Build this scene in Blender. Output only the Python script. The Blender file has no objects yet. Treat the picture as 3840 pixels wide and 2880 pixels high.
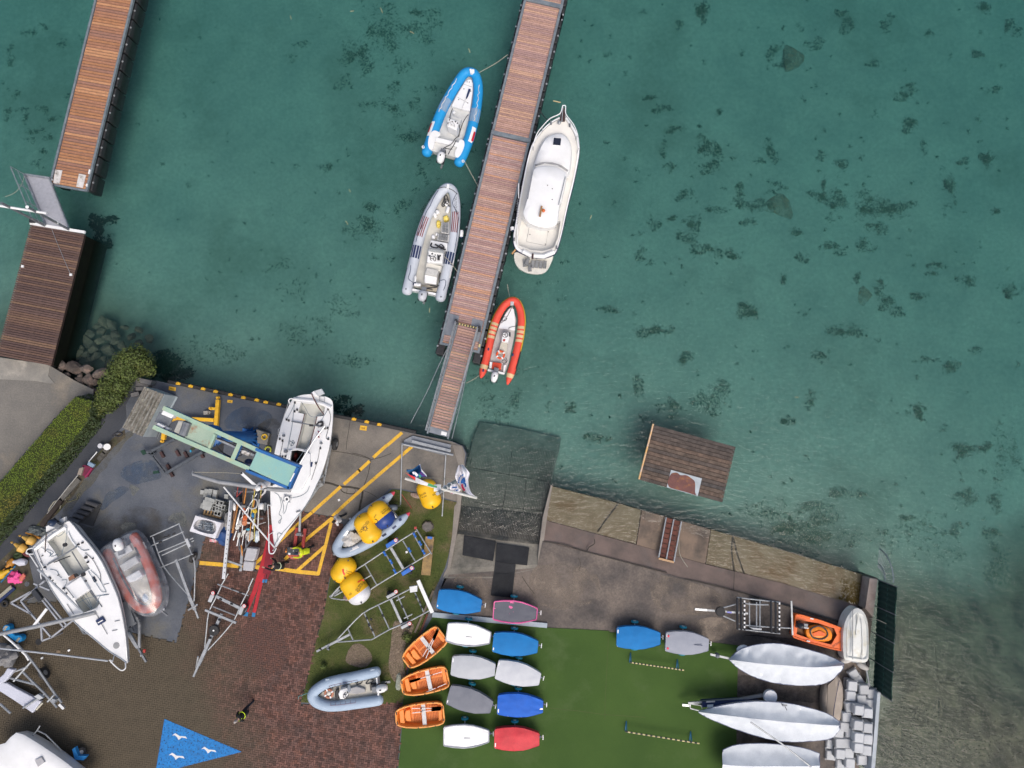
import bpy, math, random
from mathutils import Vector, Matrix, noise
from mathutils.geometry import tessellate_polygon
random.seed(7)
scn=bpy.context.scene
C=bpy.context.collection
rad=math.radians
H=36.0; FP=2571.0; TILT=rad(5.0); WZ=-0.45
cam_d=bpy.data.cameras.new('camera'); cam=bpy.data.objects.new('camera', cam_d); C.objects.link(cam)
cam.location=(0,0, H); cam.rotation_euler=(TILT,0,0)
cam_d.sensor_width=36.0; cam_d.lens=FP / 3840 * 36.0; cam_d.clip_end=2000; cam_d.clip_start=0.5
scn.camera=cam
w=bpy.data.worlds.new('World'); scn.world=w; w.use_nodes=True
nt=w.node_tree; nt.nodes.clear()
sky=nt.nodes.new('ShaderNodeTexSky'); sky.sky_type='NISHITA'; sky.sun_disc=False
SUN_EL, SUN_AZ=rad(58),rad(160)
sky.sun_elevation=SUN_EL; sky.sun_rotation=SUN_AZ
sky.air_density=1.0; sky.dust_density=6.0; sky.ozone_density=1.0
bg=nt.nodes.new('ShaderNodeBackground'); bg.inputs[1].default_value=0.13
wo=nt.nodes.new('ShaderNodeOutputWorld')
nt.links.new(sky.outputs[0], bg.inputs[0]); nt.links.new(bg.outputs[0], wo.inputs[0])
sd=bpy.data.lights.new('sun', 'SUN'); sd.energy=1.1; sd.angle=rad(35); sd.color=(1,.96,.9)
so=bpy.data.objects.new('sun', sd); C.objects.link(so)
sdir=Vector((math.sin(SUN_AZ) * math.cos(SUN_EL),math.cos(SUN_AZ) * math.cos(SUN_EL),math.sin(SUN_EL)))
so.rotation_euler=sdir.to_track_quat('Z', 'Y').to_euler(); so.location=(0,0,30)
scn.view_settings.view_transform='Standard'; scn.view_settings.look='None'
scn.cycles.max_bounces=5; scn.cycles.diffuse_bounces=3; scn.cycles.glossy_bounces=2; scn.cycles.transparent_max_bounces=24; scn.cycles.volume_bounces=0
scn.view_settings.exposure=0.3; scn.view_settings.gamma=1.0
VX=VY=0.0; VF=1.0
def view(x0=0, y0=0, f=1.0):
 global VX, VY, VF
 VX, VY, VF=x0, y0, f
F7=700 / 2212
ct, st=math.cos(TILT),math.sin(TILT)
def P(X, Y, z=0.0):
 a=(VX + X * VF - 1920) / FP; b=(1440 - (VY + Y * VF)) / FP
 dy=b * ct + st; dz=b * st - ct
 t=(z - H) / dz
 return Vector((a * t, dy * t, z))
def PL(pts, z=0.0): return [P(p[0], p[1], p[2] if len(p) > 2 else z) for p in pts]
class MB:
 def __init__(s): s.v=[]; s.f=[]; s.m=[]; s.k=0
 def add(s, vs, fs):
  n=len(s.v); s.v += [Vector(q) for q in vs]
  for f in fs: s.f.append([i + n for i in f]); s.m.append(s.k)
  return s
 def prism(s, top, z0, bottom=True):
  n=len(top); vs=list(top) + [Vector((p.x, p.y, z0)) for p in top]
  ar=sum(top[i].x * top[(i + 1) % n].y - top[(i + 1) % n].x * top[i].y for i in range(n))
  o=list(range(n))
  fs=[o if ar > 0 else o[::-1]]
  for i in range(n):
   j=(i + 1) % n; q=[i, i + n, j + n, j]
   fs.append(q if ar > 0 else q[::-1])
  if bottom: fs.append([i + n for i in (o[::-1] if ar > 0 else o)])
  return s.add(vs, fs)
 def pr(s, pts, z1, z0): return s.prism(PL(pts, z1),z0)
 def holed(s, outer, holes):
  polys=[outer] + holes; flat=[p for q in polys for p in q]
  for t in tessellate_polygon(polys):
   a, b, c=(flat[i] for i in t)
   if ((b - a).cross(c - a)).z < 0: t=(t[0], t[2], t[1])
   s.add([flat[i] for i in t],[(0,1,2)])
  return s
 def tube(s, pts, r, n=6, cap=True):
  pts=[Vector(p) for p in pts]
  if len(pts) < 2: return s
  rs=r if isinstance(r,(list, tuple)) else [r] * len(pts)
  ref=None; rings=[]
  for i, p in enumerate(pts):
   d=(pts[min(i + 1, len(pts) - 1)] - pts[max(i - 1,0)])
   d=d.normalized() if d.length > 1e-6 else Vector((1,0,0))
   if ref is None: ref=d.orthogonal().normalized() if abs(d.z) > .95 else d.cross(Vector((0,0,1))).normalized()
   u=ref - d * ref.dot(d); u=u.normalized() if u.length > 1e-6 else d.orthogonal().normalized(); ref=u
   w_=d.cross(u)
   rings.append([p + (u * math.cos(2 * math.pi * k / n) + w_ * math.sin(2 * math.pi * k / n)) * rs[i] for k in range(n)])
  return s.loft(rings, cap)
 def loft(s, rings, cap=True, closed=True):
  n=len(rings[0]); vs=[p for r in rings for p in r]; fs=[]
  for i in range(len(rings) - 1):
   for k in range(n if closed else n - 1):
    l=(k + 1) % n
    fs.append([i * n + k, i * n + l,(i + 1) * n + l,(i + 1) * n + k])
  if cap: fs.append(list(range(n))[::-1]); fs.append([(len(rings) - 1) * n + k for k in range(n)])
  return s.add(vs, fs)
 def box(s, c, u, v, w_):
  c, u, v, w_=Vector(c),Vector(u),Vector(v),Vector(w_)
  vs=[c + u * a + v * b + w_ * d for d in (-1,1) for b in (-1,1) for a in (-1,1)]
  return s.add(vs,[(0,2,3,1),(4,5,7,6),(0,1,5,4),(2,6,7,3),(0,4,6,2),(1,3,7,5)])
 def bar(s, a, b, w_, h):
  a, b=Vector(a),Vector(b); d=(b - a)
  u=Vector((0,0,1)).cross(d)
  if u.length < 1e-5: u=Vector((1,0,0))
  u=u.normalized(); n=d.normalized().cross(u)
  return s.box((a + b) / 2, d / 2, u * w_ / 2, n * h / 2)
 def ell(s, c, ax, ay, az, nu=12, nv=8):
  c=Vector(c); rings=[]
  vs=[]; fs=[]
  for j in range(1, nv):
   t=math.pi * j / nv
   for i in range(nu):
    q=2 * math.pi * i / nu
    vs.append(c + Vector(ax) * (math.sin(t) * math.cos(q)) + Vector(ay) * (math.sin(t) * math.sin(q)) + Vector(az) * math.cos(t))
  vs += [c + Vector(az),c - Vector(az)]; T0, B0=len(vs) - 2, len(vs) - 1
  for j in range(nv - 2):
   for i in range(nu):
    k=(i + 1) % nu
    fs.append((j * nu + i,(j + 1) * nu + i,(j + 1) * nu + k, j * nu + k))
  for i in range(nu):
   k=(i + 1) % nu
   fs.append((T0, i, k)); fs.append((B0,(nv - 2) * nu + k,(nv - 2) * nu + i))
  return s.add(vs, fs)
 def lathe(s, c, axis, prof, n=16):
  c=Vector(c); axis=Vector(axis).normalized(); u=axis.orthogonal().normalized(); v=axis.cross(u)
  rings=[[c + axis * h + (u * math.cos(2 * math.pi * k / n) + v * math.sin(2 * math.pi * k / n)) * r for k in range(n)] for r, h in prof]
  return s.loft(rings, True)
 def disc(s, c, r, n=16, z=None):
  c=Vector(c); return s.add([c + Vector((math.cos(2 * math.pi * k / n) * r, math.sin(2 * math.pi * k / n) * r,0)) for k in range(n)],[list(range(n))])
 def strip(s, pts, w_, z=0.0):
  """flat painted band along a polyline"""
  L, R=[],[]
  for i, p in enumerate(pts):
   d=pts[min(i + 1, len(pts) - 1)] - pts[max(i - 1,0)]; d.z=0; d.normalize()
   nrm=Vector((-d.y, d.x,0)) * w_ / 2
   L.append(p + nrm); R.append(p - nrm)
  for i in range(len(pts) - 1): s.add([L[i], R[i], R[i + 1], L[i + 1]],[(0,1,2,3)])
  return s
 def rope(s, pts, r, n=4, sub=4):
  return s.tube(smooth(pts, sub),r, n)
WPOS={}
def mesh(name, mb, org, mats, smooth_=False):
 me=bpy.data.meshes.new(name)
 me.from_pydata([p - org for p in mb.v],[], mb.f)
 for m in (mats if isinstance(mats,(list, tuple)) else [mats]): me.materials.append(m)
 if any(mb.m): me.polygons.foreach_set('material_index', mb.m)
 if smooth_:
  me.polygons.foreach_set('use_smooth',[True] * len(me.polygons))
  try: me.set_sharp_from_angle(angle=rad(45))
  except Exception: pass
 me.update(); return me
def tag(o, label=None, cat=None, group=None, kind=None):
 if label: o['label']=label
 if cat: o['category']=cat
 if group: o['group']=group
 if kind: o['kind']=kind
 return o
def thing(name, label, cat, loc, group=None):
 o=bpy.data.objects.new(name, None); C.objects.link(o); o.empty_display_size=.1
 o.location=loc; WPOS[o.name]=Vector(loc)
 return tag(o, label, cat, group)
def part(par, name, mb, mats, smooth_=False, kind=None, label=None, bev=0):
 org=WPOS[par.name]
 o=bpy.data.objects.new(name, mesh(name, mb, org, mats, smooth_)); C.objects.link(o)
 o.parent=par; WPOS[o.name]=org
 if kind: o['kind']=kind
 if label: o['label']=label
 if bev:
  b=o.modifiers.new('bevel', 'BEVEL'); b.width=bev; b.segments=2; b.limit_method='ANGLE'
 return o
def single(name, mb, mats, label=None, cat=None, group=None, kind=None, smooth_=False, org=None, bev=0):
 if org is None:
  n=len(mb.v); org=sum(mb.v, Vector()) / n; org.z=min(p.z for p in mb.v)
 o=bpy.data.objects.new(name, mesh(name, mb, org, mats, smooth_)); C.objects.link(o)
 o.location=org; WPOS[o.name]=Vector(org)
 if bev:
  b=o.modifiers.new('bevel', 'BEVEL'); b.width=bev; b.segments=2; b.limit_method='ANGLE'
 return tag(o, label, cat, group, kind)
def smooth(pts, sub=4, closed=False):
 pts=[Vector(p) for p in pts]; n=len(pts)
 if n < 3: return pts
 out=[]
 for i in range(n if closed else n - 1):
  g=(lambda k: pts[k % n]) if closed else (lambda k: pts[max(0, min(n - 1, k))])
  p0, p1, p2, p3=g(i - 1),g(i),g(i + 1),g(i + 2)
  for j in range(sub):
   t=j / sub
   out.append(.5 * ((2 * p1) + (p2 - p0) * t + (2 * p0 - 5 * p1 + 4 * p2 - p3) * t * t + (3 * p1 - p0 - 3 * p2 + p3) * t ** 3))
 if not closed: out.append(pts[-1])
 return out
def sag(a, b, s=.3, n=8):
 return [a.lerp(b, i / n) + Vector((0,0,-s * 4 * (i / n) * (1 - i / n))) for i in range(n + 1)]
def col4(c): return (c[0], c[1], c[2],1)
MATS={}
def M(name, c, rough=.6, c2=None, scale=2.0, lo=.35, hi=.65, grain=.12, gs=30, metal=0, bump=0, bs=25, ov=0, c3=None, s3=.5, stretch=None, spec=.4, coat=0, island=False, alpha=None):
 if name in MATS: return MATS[name]
 m=bpy.data.materials.new(name); m.use_nodes=True; t=m.node_tree; N=t.nodes; L=t.links
 b=N['Principled BSDF']; b.inputs['Roughness'].default_value=rough; b.inputs['Metallic'].default_value=metal
 b.inputs['Specular IOR Level'].default_value=spec; b.inputs['Coat Weight'].default_value=coat
 tc=N.new('ShaderNodeTexCoord'); vec=tc.outputs['Object']
 oi=N.new('ShaderNodeObjectInfo')
 ad=N.new('ShaderNodeVectorMath'); ad.operation='ADD'
 sc_=N.new('ShaderNodeVectorMath'); sc_.operation='SCALE'; L.new(oi.outputs['Random'], sc_.inputs[0]); sc_.inputs['Scale'].default_value=53.0
 L.new(vec, ad.inputs[0]); L.new(sc_.outputs[0], ad.inputs[1]); vec=ad.outputs[0]
 if stretch:
  mp=N.new('ShaderNodeMapping'); mp.inputs['Scale'].default_value=stretch[:3]
  if len(stretch) > 3: mp.inputs['Rotation'].default_value=(0,0, stretch[3])
  L.new(vec, mp.inputs[0]); vec=mp.outputs[0]
 def nz(s, d=4, r=.6):
  n=N.new('ShaderNodeTexNoise'); n.inputs['Scale'].default_value=s; n.inputs['Detail'].default_value=d
  n.inputs['Roughness'].default_value=r; L.new(vec, n.inputs['Vector']); return n.outputs[0]
 def mr(v, a, bb, x=0, y=1):
  n=N.new('ShaderNodeMapRange'); n.inputs[1].default_value=a; n.inputs[2].default_value=bb
  n.inputs[3].default_value=x; n.inputs[4].default_value=y; L.new(v, n.inputs[0]); return n.outputs[0]
 def mix(f, A, B, mode='MIX'):
  n=N.new('ShaderNodeMix'); n.data_type='RGBA'; n.blend_type=mode
  if isinstance(f,(int, float)): n.inputs[0].default_value=f
  else: L.new(f, n.inputs[0])
  for v, i in ((A,6),(B,7)):
   if isinstance(v, tuple): n.inputs[i].default_value=v
   else: L.new(v, n.inputs[i])
  return n.outputs[2]
 if c2 is None: c2=tuple(x * .8 for x in c)
 out=mix(mr(nz(scale),lo, hi),col4(c),col4(c2))
 if c3: out=mix(mr(nz(s3,5,.65),.52,.68),out, col4(c3))
 if grain: out=mix(1.0, out, mix(mr(nz(gs,3),.3,.7),(1 - grain,) * 3 + (1,),(1 + grain,) * 3 + (1,)), 'MULTIPLY')
 if ov:
  hs=N.new('ShaderNodeHueSaturation'); L.new(out, hs.inputs['Color'])
  L.new(mr(N.new('ShaderNodeNewGeometry').outputs['Random Per Island'] if island else oi.outputs['Random'],0,1,1 - ov,1 + ov),hs.inputs['Value']); out=hs.outputs[0]
 L.new(out, b.inputs['Base Color'])
 if alpha: L.new(mr(nz(alpha[0],5,.65),alpha[1], alpha[2],0, alpha[3]),b.inputs['Alpha'])
 if bump:
  bp=N.new('ShaderNodeBump'); bp.inputs['Strength'].default_value=bump; bp.inputs['Distance'].default_value=.02
  L.new(nz(bs,4),bp.inputs['Height']); L.new(bp.outputs[0], b.inputs['Normal'])
 MATS[name]=m; return m
def wood(name, cols, ov=.2, rough=.75, rot=0, dark=.84):
 m=M(name, cols[0], rough, cols[0],3, ov=ov, grain=.2, gs=14, stretch=(1,1,1))
 t=m.node_tree; N=t.nodes; L=t.links
 b=N['Principled BSDF']; src=b.inputs['Base Color'].links[0].from_socket
 oi=N.new('ShaderNodeObjectInfo'); cr=N.new('ShaderNodeValToRGB'); cr.color_ramp.interpolation='CONSTANT'
 e=cr.color_ramp.elements
 while len(e) < len(cols): e.new(1)
 for i, c in enumerate(cols): e[i].position=i / len(cols); e[i].color=col4(c)
 L.new(oi.outputs['Random'], cr.inputs[0])
 # replace first mix colours
 for n in N:
  if n.type == 'MIX' and n.blend_type == 'MIX' and not n.inputs[6].is_linked and tuple(n.inputs[6].default_value)[:3] != (1 - .2,) * 3:
   if abs(n.inputs[6].default_value[0] - cols[0][0]) < 1e-4:
    L.new(cr.outputs[0], n.inputs[6])
    mm=N.new('ShaderNodeMix'); mm.data_type='RGBA'; mm.blend_type='MULTIPLY'; mm.inputs[0].default_value=1
    L.new(cr.outputs[0], mm.inputs[6]); mm.inputs[7].default_value=(dark, dark, dark,1); L.new(mm.outputs[2], n.inputs[7]); break
 return m
white=M('white_gelcoat',(.78,.79,.80),.35,(.70,.71,.71),1.2, grain=.04, gs=60, coat=.2)
offw=M('ivory_gelcoat',(.66,.65,.60),.5,(.58,.57,.52),1.5, grain=.06)
deckgrey=M('pale_grey_deck',(.60,.61,.60),.6,(.52,.53,.52),3, grain=.06)
galv=M('galvanised_steel',(.36,.38,.40),.45,(.24,.26,.28),5, metal=.4, grain=.15)
steel=M('dull_grey_steel',(.20,.22,.24),.5,(.13,.14,.16),4, metal=.3)
alu=M('aluminium',(.58,.60,.62),.4,(.48,.50,.52),3, metal=.5)
black=M('black_plastic',(.018,.019,.022),.5,(.03,.03,.033),6)
rubber=M('black_rubber',(.022,.022,.024),.8,(.04,.04,.04),8)
navy=M('navy_plastic',(.015,.03,.10),.5)
darkglass=M('dark_glass',(.012,.016,.03),.08, spec=.8)
rope_m=M('rope_pale',(.42,.40,.32),.9,(.30,.29,.24),20)
rope_dk=M('rope_dark',(.05,.05,.055),.9)
rope_bl=M('rope_blue_grey',(.16,.22,.27),.9)
yellow=M('yellow_paint_metal',(.75,.43,.02),.5,(.62,.34,.02),3)
redp=M('red_paint',(.42,.05,.04),.55,(.30,.04,.035),3)
orange=M('orange_plastic',(.82,.27,.05),.45,(.74,.22,.035),2, grain=.06)
bluep=M('blue_plastic',(.02,.14,.52),.45,(.02,.11,.42),3)
teal=M('teal_rubber',(.01,.25,.35),.6,(.01,.2,.3),4)
def np_noise(x, y, s): return noise.noise(Vector((x * s, y * s,3.3)))
SHORE=[(-3500,1150),(-300,1330),(200,1390),(480,1420),(1740,1680),(2060,1850),(3280,2190),(3520,2560),(4300,3050),(6500,3900)]
SDEP=[.8,.9,1.1,1.7,1.9,1.9,1.35,.75,.4,.3]
view(); SH=[P(x, y, WZ) for x, y in SHORE]
def depth_at(x, y):
 best=1e9; dd=1
 for i in range(len(SH) - 1):
  a, b=SH[i], SH[i + 1]; ab=(b - a).xy; ap=Vector((x, y)) - a.xy
  t=max(0, min(1, ap.dot(ab) / ab.length_squared)); d=(ap - ab * t).length
  if d < best:
   best=d; sgn=ab.x * ap.y - ab.y * ap.x; dd=SDEP[i] * (1 - t) + SDEP[i + 1] * t; side=sgn
 d=best if side > 0 else -best
 if d <= 0: return dd + 0.05 * d if dd < .6 else dd
 return dd + (2.75 - dd) * (1 - math.exp(-d / 7.0)) + .008 * d
def bed_z(x, y):
 return WZ - max(.05, depth_at(x, y)) + .10 * np_noise(x, y,.25) + .04 * np_noise(x, y,1.1)
mb=MB(); nx, ny, x0, y0, stp=190,120,-66,-34,.7
for j in range(ny + 1):
 for i in range(nx + 1):
  x, y=x0 + i * stp, y0 + j * stp; mb.v.append(Vector((x, y, bed_z(x, y))))
for j in range(ny):
 for i in range(nx):
  a=j * (nx + 1) + i; mb.f.append([a, a + 1, a + nx + 2, a + nx + 1]); mb.m.append(0)
E_=400
mb.add([(-E_,-E_,-4),(E_,-E_,-4),(E_, E_,-4),(-E_, E_,-4)],[(0,1,2,3)])
sand=M('lake_sand',(.46,.44,.36),.9,(.36,.36,.30),.35, grain=.12, gs=5, c3=(.30,.30,.24),s3=.16)
lb=single('lake_bed', mb, sand, 'pale sandy lake bed seen through the green water', kind='structure', smooth_=True, org=Vector((0,0,-4)))
def inpoly(p, poly):
 r=False; n=len(poly)
 for i in range(n):
  a, b=poly[i], poly[(i + 1) % n]
  if (a.y > p.y) != (b.y > p.y) and p.x < (b.x - a.x) * (p.y - a.y) / (b.y - a.y) + a.x: r=not r
 return r
view(); MUD=[(PL([(3300,2120),(3480,2180),(3640,2190),(3760,2150),(4300,1900),(4300,3300),(3180,3300),(3250,2500)], WZ),1.0),(PL([(-300,1180),(150,1080),(420,1130),(620,1280),(700,1400),(500,1560),(-300,1500)], WZ),.8),(PL([(2650,2000),(2860,2000),(3050,2090),(3300,2120),(3330,2240),(3000,2200)], WZ),.75)]
offs=[Vector((a * .9, b * .9,0)) for a in (-1.5,-.75,0,.75,1.5) for b in (-1.5,-.75,0,.75,1.5)]
at_=lb.data.attributes.new('mud', 'FLOAT', 'POINT'); vals=[]
bbx=[(min(p.x for p in q) - 2, max(p.x for p in q) + 2, min(p.y for p in q) - 2, max(p.y for p in q) + 2) for q, _ in MUD]
for vtx in lb.data.vertices:
 p=Vector((vtx.co.x, vtx.co.y,0)); k=0
 for (q, wgt),bb_ in zip(MUD, bbx):
  if bb_[0] < p.x < bb_[1] and bb_[2] < p.y < bb_[3]:
   pp=p + Vector((1.2 * np_noise(p.x, p.y,.35),1.2 * np_noise(p.y, p.x,.35),0)); k=max(k, wgt * sum(inpoly(pp + o, q) for o in offs) / 25)
 vals.append(k)
at_.data.foreach_set('value', vals)
N=sand.node_tree.nodes; L=sand.node_tree.links; b=N['Principled BSDF']; src=b.inputs['Base Color'].links[0].from_socket
an=N.new('ShaderNodeAttribute'); an.attribute_name='mud'; mq=N.new('ShaderNodeMix'); mq.data_type='RGBA'; L.new(an.outputs['Fac'], mq.inputs[0]); L.new(src, mq.inputs[6])
nn_=N.new('ShaderNodeTexNoise'); nn_.inputs['Scale'].default_value=.9; nn_.inputs['Detail'].default_value=7; tcx=N.new('ShaderNodeTexCoord'); L.new(tcx.outputs['Object'], nn_.inputs['Vector'])
cr_=N.new('ShaderNodeValToRGB'); cr_.color_ramp.elements[0].position=.35; cr_.color_ramp.elements[0].color=(.05,.042,.027,1); cr_.color_ramp.elements[1].position=.68; cr_.color_ramp.elements[1].color=(.17,.14,.09,1); L.new(nn_.outputs[0], cr_.inputs[0]); L.new(cr_.outputs[0], mq.inputs[7]); L.new(mq.outputs[2], b.inputs['Base Color'])
wm=bpy.data.materials.new('lake_water'); wm.use_nodes=True; t=wm.node_tree; t.nodes.clear(); L=t.links
tr=t.nodes.new('ShaderNodeBsdfTransparent'); tr.inputs[0].default_value=(.97,.98,.98,1)
gl=t.nodes.new('ShaderNodeBsdfGlossy'); gl.inputs['Roughness'].default_value=.06
fr=t.nodes.new('ShaderNodeFresnel'); fr.inputs[0].default_value=1.33
mx=t.nodes.new('ShaderNodeMixShader'); ou=t.nodes.new('ShaderNodeOutputMaterial')
tc=t.nodes.new('ShaderNodeTexCoord'); n1=t.nodes.new('ShaderNodeTexNoise'); n1.inputs['Scale'].default_value=2.2; n1.inputs['Detail'].default_value=5
bp=t.nodes.new('ShaderNodeBump'); bp.inputs['Strength'].default_value=.5; bp.inputs['Distance'].default_value=.10
mp=t.nodes.new('ShaderNodeMapping'); mp.inputs['Scale'].default_value=(1,2.2,1); mp.inputs['Rotation'].default_value=(0,0,.5)
L.new(tc.outputs['Object'], mp.inputs[0]); L.new(mp.outputs[0], n1.inputs['Vector']); L.new(n1.outputs[0], bp.inputs['Height'])
L.new(bp.outputs[0], gl.inputs['Normal']); L.new(bp.outputs[0], fr.inputs['Normal'])
L.new(fr.outputs[0], mx.inputs[0]); L.new(tr.outputs[0], mx.inputs[1]); L.new(gl.outputs[0], mx.inputs[2]); L.new(mx.outputs[0], ou.inputs[0])
va=t.nodes.new('ShaderNodeVolumeAbsorption'); va.inputs['Color'].default_value=(.23,.70,.72,1); va.inputs['Density'].default_value=.40
vs_=t.nodes.new('ShaderNodeVolumeScatter'); vs_.inputs['Color'].default_value=(.30,.78,.76,1); vs_.inputs['Density'].default_value=.05; vs_.inputs['Anisotropy'].default_value=.0; ads=t.nodes.new('ShaderNodeAddShader'); L.new(va.outputs[0], ads.inputs[0]); L.new(vs_.outputs[0], ads.inputs[1])
L.new(ads.outputs[0], ou.inputs['Volume'])
mb=MB(); mb.box((0,0,(WZ - 6) / 2),(E_ - 5,0,0),(0, E_ - 5,0),(0,0,(WZ + 6) / 2))
single('lake_water', mb, wm, 'clear green lake water', kind='structure', org=Vector((0,0, WZ)))
con_blue=M('yard_concrete',(.112,.122,.140),.85,(.066,.078,.100),.55, grain=.16, gs=16, c3=(.125,.122,.108),s3=.35, bump=.2)
con_warm=M('quay_concrete',(.20,.18,.155),.85,(.14,.128,.115),.6, grain=.14, gs=18, c3=(.10,.096,.09),s3=.4, bump=.2)
con_dark=M('hardstand_concrete',(.155,.128,.108),.8,(.075,.066,.062),.55, lo=.38, hi=.62, grain=.22, gs=11, c3=(.045,.041,.040),s3=.42, bump=.3)
con_pink=M('pink_concrete',(.195,.145,.125),.85,(.125,.10,.088),.9, grain=.12, c3=(.15,.125,.115),s3=.6)
con_olive=M('mossy_apron_concrete',(.145,.115,.068),.8,(.195,.165,.11),.8, grain=.16, gs=12, c3=(.12,.075,.03),s3=.5)
asph=M('grey_asphalt',(.175,.165,.148),.9,(.12,.118,.11),.5, grain=.16, gs=14, c3=(.215,.19,.155),s3=.5)
asph_dk=M('dark_asphalt',(.032,.038,.05),.85,(.05,.055,.066),.8, grain=.2, gs=18)
paint_y=M('yellow_road_paint',(.72,.42,.03),.7,(.62,.36,.04),3, grain=.12, gs=20, c3=(.50,.30,.05),s3=4, alpha=(13,.2,.42,1))
BOT=-5.0
view()
quay=MB().pr([(455,1412),(568,1424),(1077,1532),(1247,1563),(1450,1604),(1695,1655),(1735,1672),(1748,1700),(1742,1760),(1712,1900),(1690,2080),(1680,2140),(1668,2165),(1655,2200),(1640,2290),(1600,2400),(1560,2520),(1500,2900),(1490,3300),(-2600,3300),(-2600,1360),(0,1348),(200,1480),(345,1490)],0, BOT)
single('yard', quay, con_blue, 'blue grey stained concrete boatyard floor by the crane', kind='structure', org=Vector((0,0, BOT)))
view(400,1350, F7)
view()
mb=MB().prism([p + Vector((0,0,.004)) for p in PL([(1120,1541),(1247,1564),(1450,1605),(1695,1657),(1733,1673),(1745,1702),(1738,1760),(1712,1880),(1640,1860),(1500,1832),(1460,1832),(1420,1875),(1340,1960),(1290,1945),(1248,1937),(1133,1916),(1060,1900)],0)],-.02)
single('quay_slab', mb, con_warm, 'warm grey concrete quay slab with cracks beside the water', kind='structure')
crackm=M('crack_dirt',(.035,.03,.026),.95,(.06,.055,.045),6)
def crack(name, pts, w_, z=.009):
 return single(name, MB().strip(smooth([p + Vector((random.uniform(-.02,.02),random.uniform(-.02,.02),0)) for p in PL(pts, z)],3),w_),crackm, kind='structure')
view(1150,1700, F7)
for cr, ww in (([(100,330),(270,350),(390,390),(520,400),(650,430),(665,480),(640,590),(625,680)],.10),([(390,390),(420,450),(500,475),(600,470),(660,440)],.05),([(665,430),(730,250),(760,70)],.035),([(760,70),(880,45),(1000,0)],.03),([(760,70),(650,20),(540,0)],.03),([(670,440),(760,480),(830,520)],.02),([(470,400),(480,430),(475,470)],.02),([(560,410),(575,440),(560,470)],.02)):
 crack('crack', cr, ww)
view(950,1400,500 / 1185)
crack('crack',[(860,420),(845,520),(830,600),(825,680)],.025)
crack('crack',[(690,690),(850,715),(1040,760)],.03)
view(1600,1550,900 / 2212)
for cr, ww in (([(1545,1160),(1550,1200),(1500,1230),(1480,1270)],.05),([(1080,1180),(1250,1210),(1490,1280),(1900,1390),(2212,1470)],.05),([(1400,1330),(1420,1390),(1400,1450)],.02),([(880,1500),(930,1580),(990,1659)],.03)):
 crack('crack', cr, ww)
view(2000,1750,1400 / 2212)
crack('crack',[(900,665),(1080,705),(1240,748),(1330,775)],.05); crack('crack',[(1190,620),(1185,735)],.03)
view(0,1550, F7)
mb=MB().prism([p + Vector((0,0,.004)) for p in PL([(-6000,-600),(-200,-590),(0,-600),(300,-580),(600,-560),(900,-380),(1110,-280),(1100,-50),(700,0),(0,800),(-2500,3600),(-6000,5000)],0)],-.02)
single('path', mb, asph, 'grey asphalt lakeside path behind the hedge', kind='structure')
cap=M('pale_quay_cap',(.27,.255,.225),.9,(.19,.185,.17),1.5, grain=.15, c3=(.34,.32,.28),s3=1.2)
view(0,1125, F7)
mb=MB().prism([p + Vector((0,0,.03)) for p in PL([(-6000,560),(0,680),(600,770),(575,900),(650,990),(540,980),(430,960),(0,940),(-6000,840)],0)],-1.8)
single('quay_cap', mb, cap, 'pale worn concrete cap along the path edge', kind='structure')
view(0,1550, F7)
mb=MB().prism([p + Vector((0,0,.008)) for p in PL([(1330,-200),(1560,-250),(1600,-300),(1490,-100),(1500,60),(1440,170),(1330,300),(1050,590),(720,1000),(430,1340),(0,1760),(-2400,4300),(-2800,4000),(-300,1750),(300,1000),(800,450),(1200,80)],0)],-.02)
single('driveway', mb, asph_dk, 'dark asphalt strip between hedge and boatyard', kind='structure')  # near-black blue-grey along the whole strip
soil=M('dark_soil',(.055,.048,.035),.95,(.09,.075,.05),2.5, grain=.25, gs=12, c3=(.05,.065,.02),s3=1.2)
mb=MB().prism([p + Vector((0,0,.012)) for p in PL([(1480,190),(1490,280),(1350,400),(1180,600),(1010,760),(880,960),(700,1170),(520,1340),(340,1480),(330,1700),(420,2100),(200,2400),(-100,2500),(-100,1850),(430,1330),(720,1000),(1050,590),(1330,300)],0)],-.02)
single('soil_margin', mb, soil, 'dark soil and moss margin along the yard edge', kind='structure')
def blot(name, pts, m, z):
 c=smooth(PL(pts, z),5, True)
 c=[p + Vector((.12 * np_noise(p.x, p.y,2.2),.12 * np_noise(p.y, p.x,2.2),0)) for p in c]
 return single(name, MB().add(c,[list(range(len(c)))]),m, kind='structure')
st_blue=M('blue_paint_stain',(.05,.09,.16),.85,(.08,.105,.14),1.6, grain=.2, c3=(.11,.12,.13),s3=1.3, alpha=(1.3,.3,.65,.85))
st_pale=M('pale_stain',(.19,.20,.185),.9,(.14,.15,.145),2.5, grain=.15, alpha=(2.2,.3,.6,.7))
st_olive=M('olive_stain',(.11,.105,.075),.9,(.13,.13,.115),1.2, grain=.18, alpha=(.9,.35,.65,.8))
blot('paint_stain',[(1180,1100),(1290,940),(1480,860),(1500,940),(1330,1060),(1230,1150)], st_blue,.010)
blot('paint_stain',[(1500,620),(1800,560),(1900,760),(1600,830),(1450,760)], st_blue,.006)
blot('dirt_stain',[(1560,830),(1640,880),(1650,910),(1570,980),(1520,880)], st_pale,.012)
blot('dirt_stain',[(1430,1340),(1500,1290),(1620,1310),(1600,1390),(1470,1400)], st_pale,.010)
blot('dirt_stain',[(2000,1240),(2150,1150),(2200,1260),(2180,1360),(2040,1300)], st_pale,.009)
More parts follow.
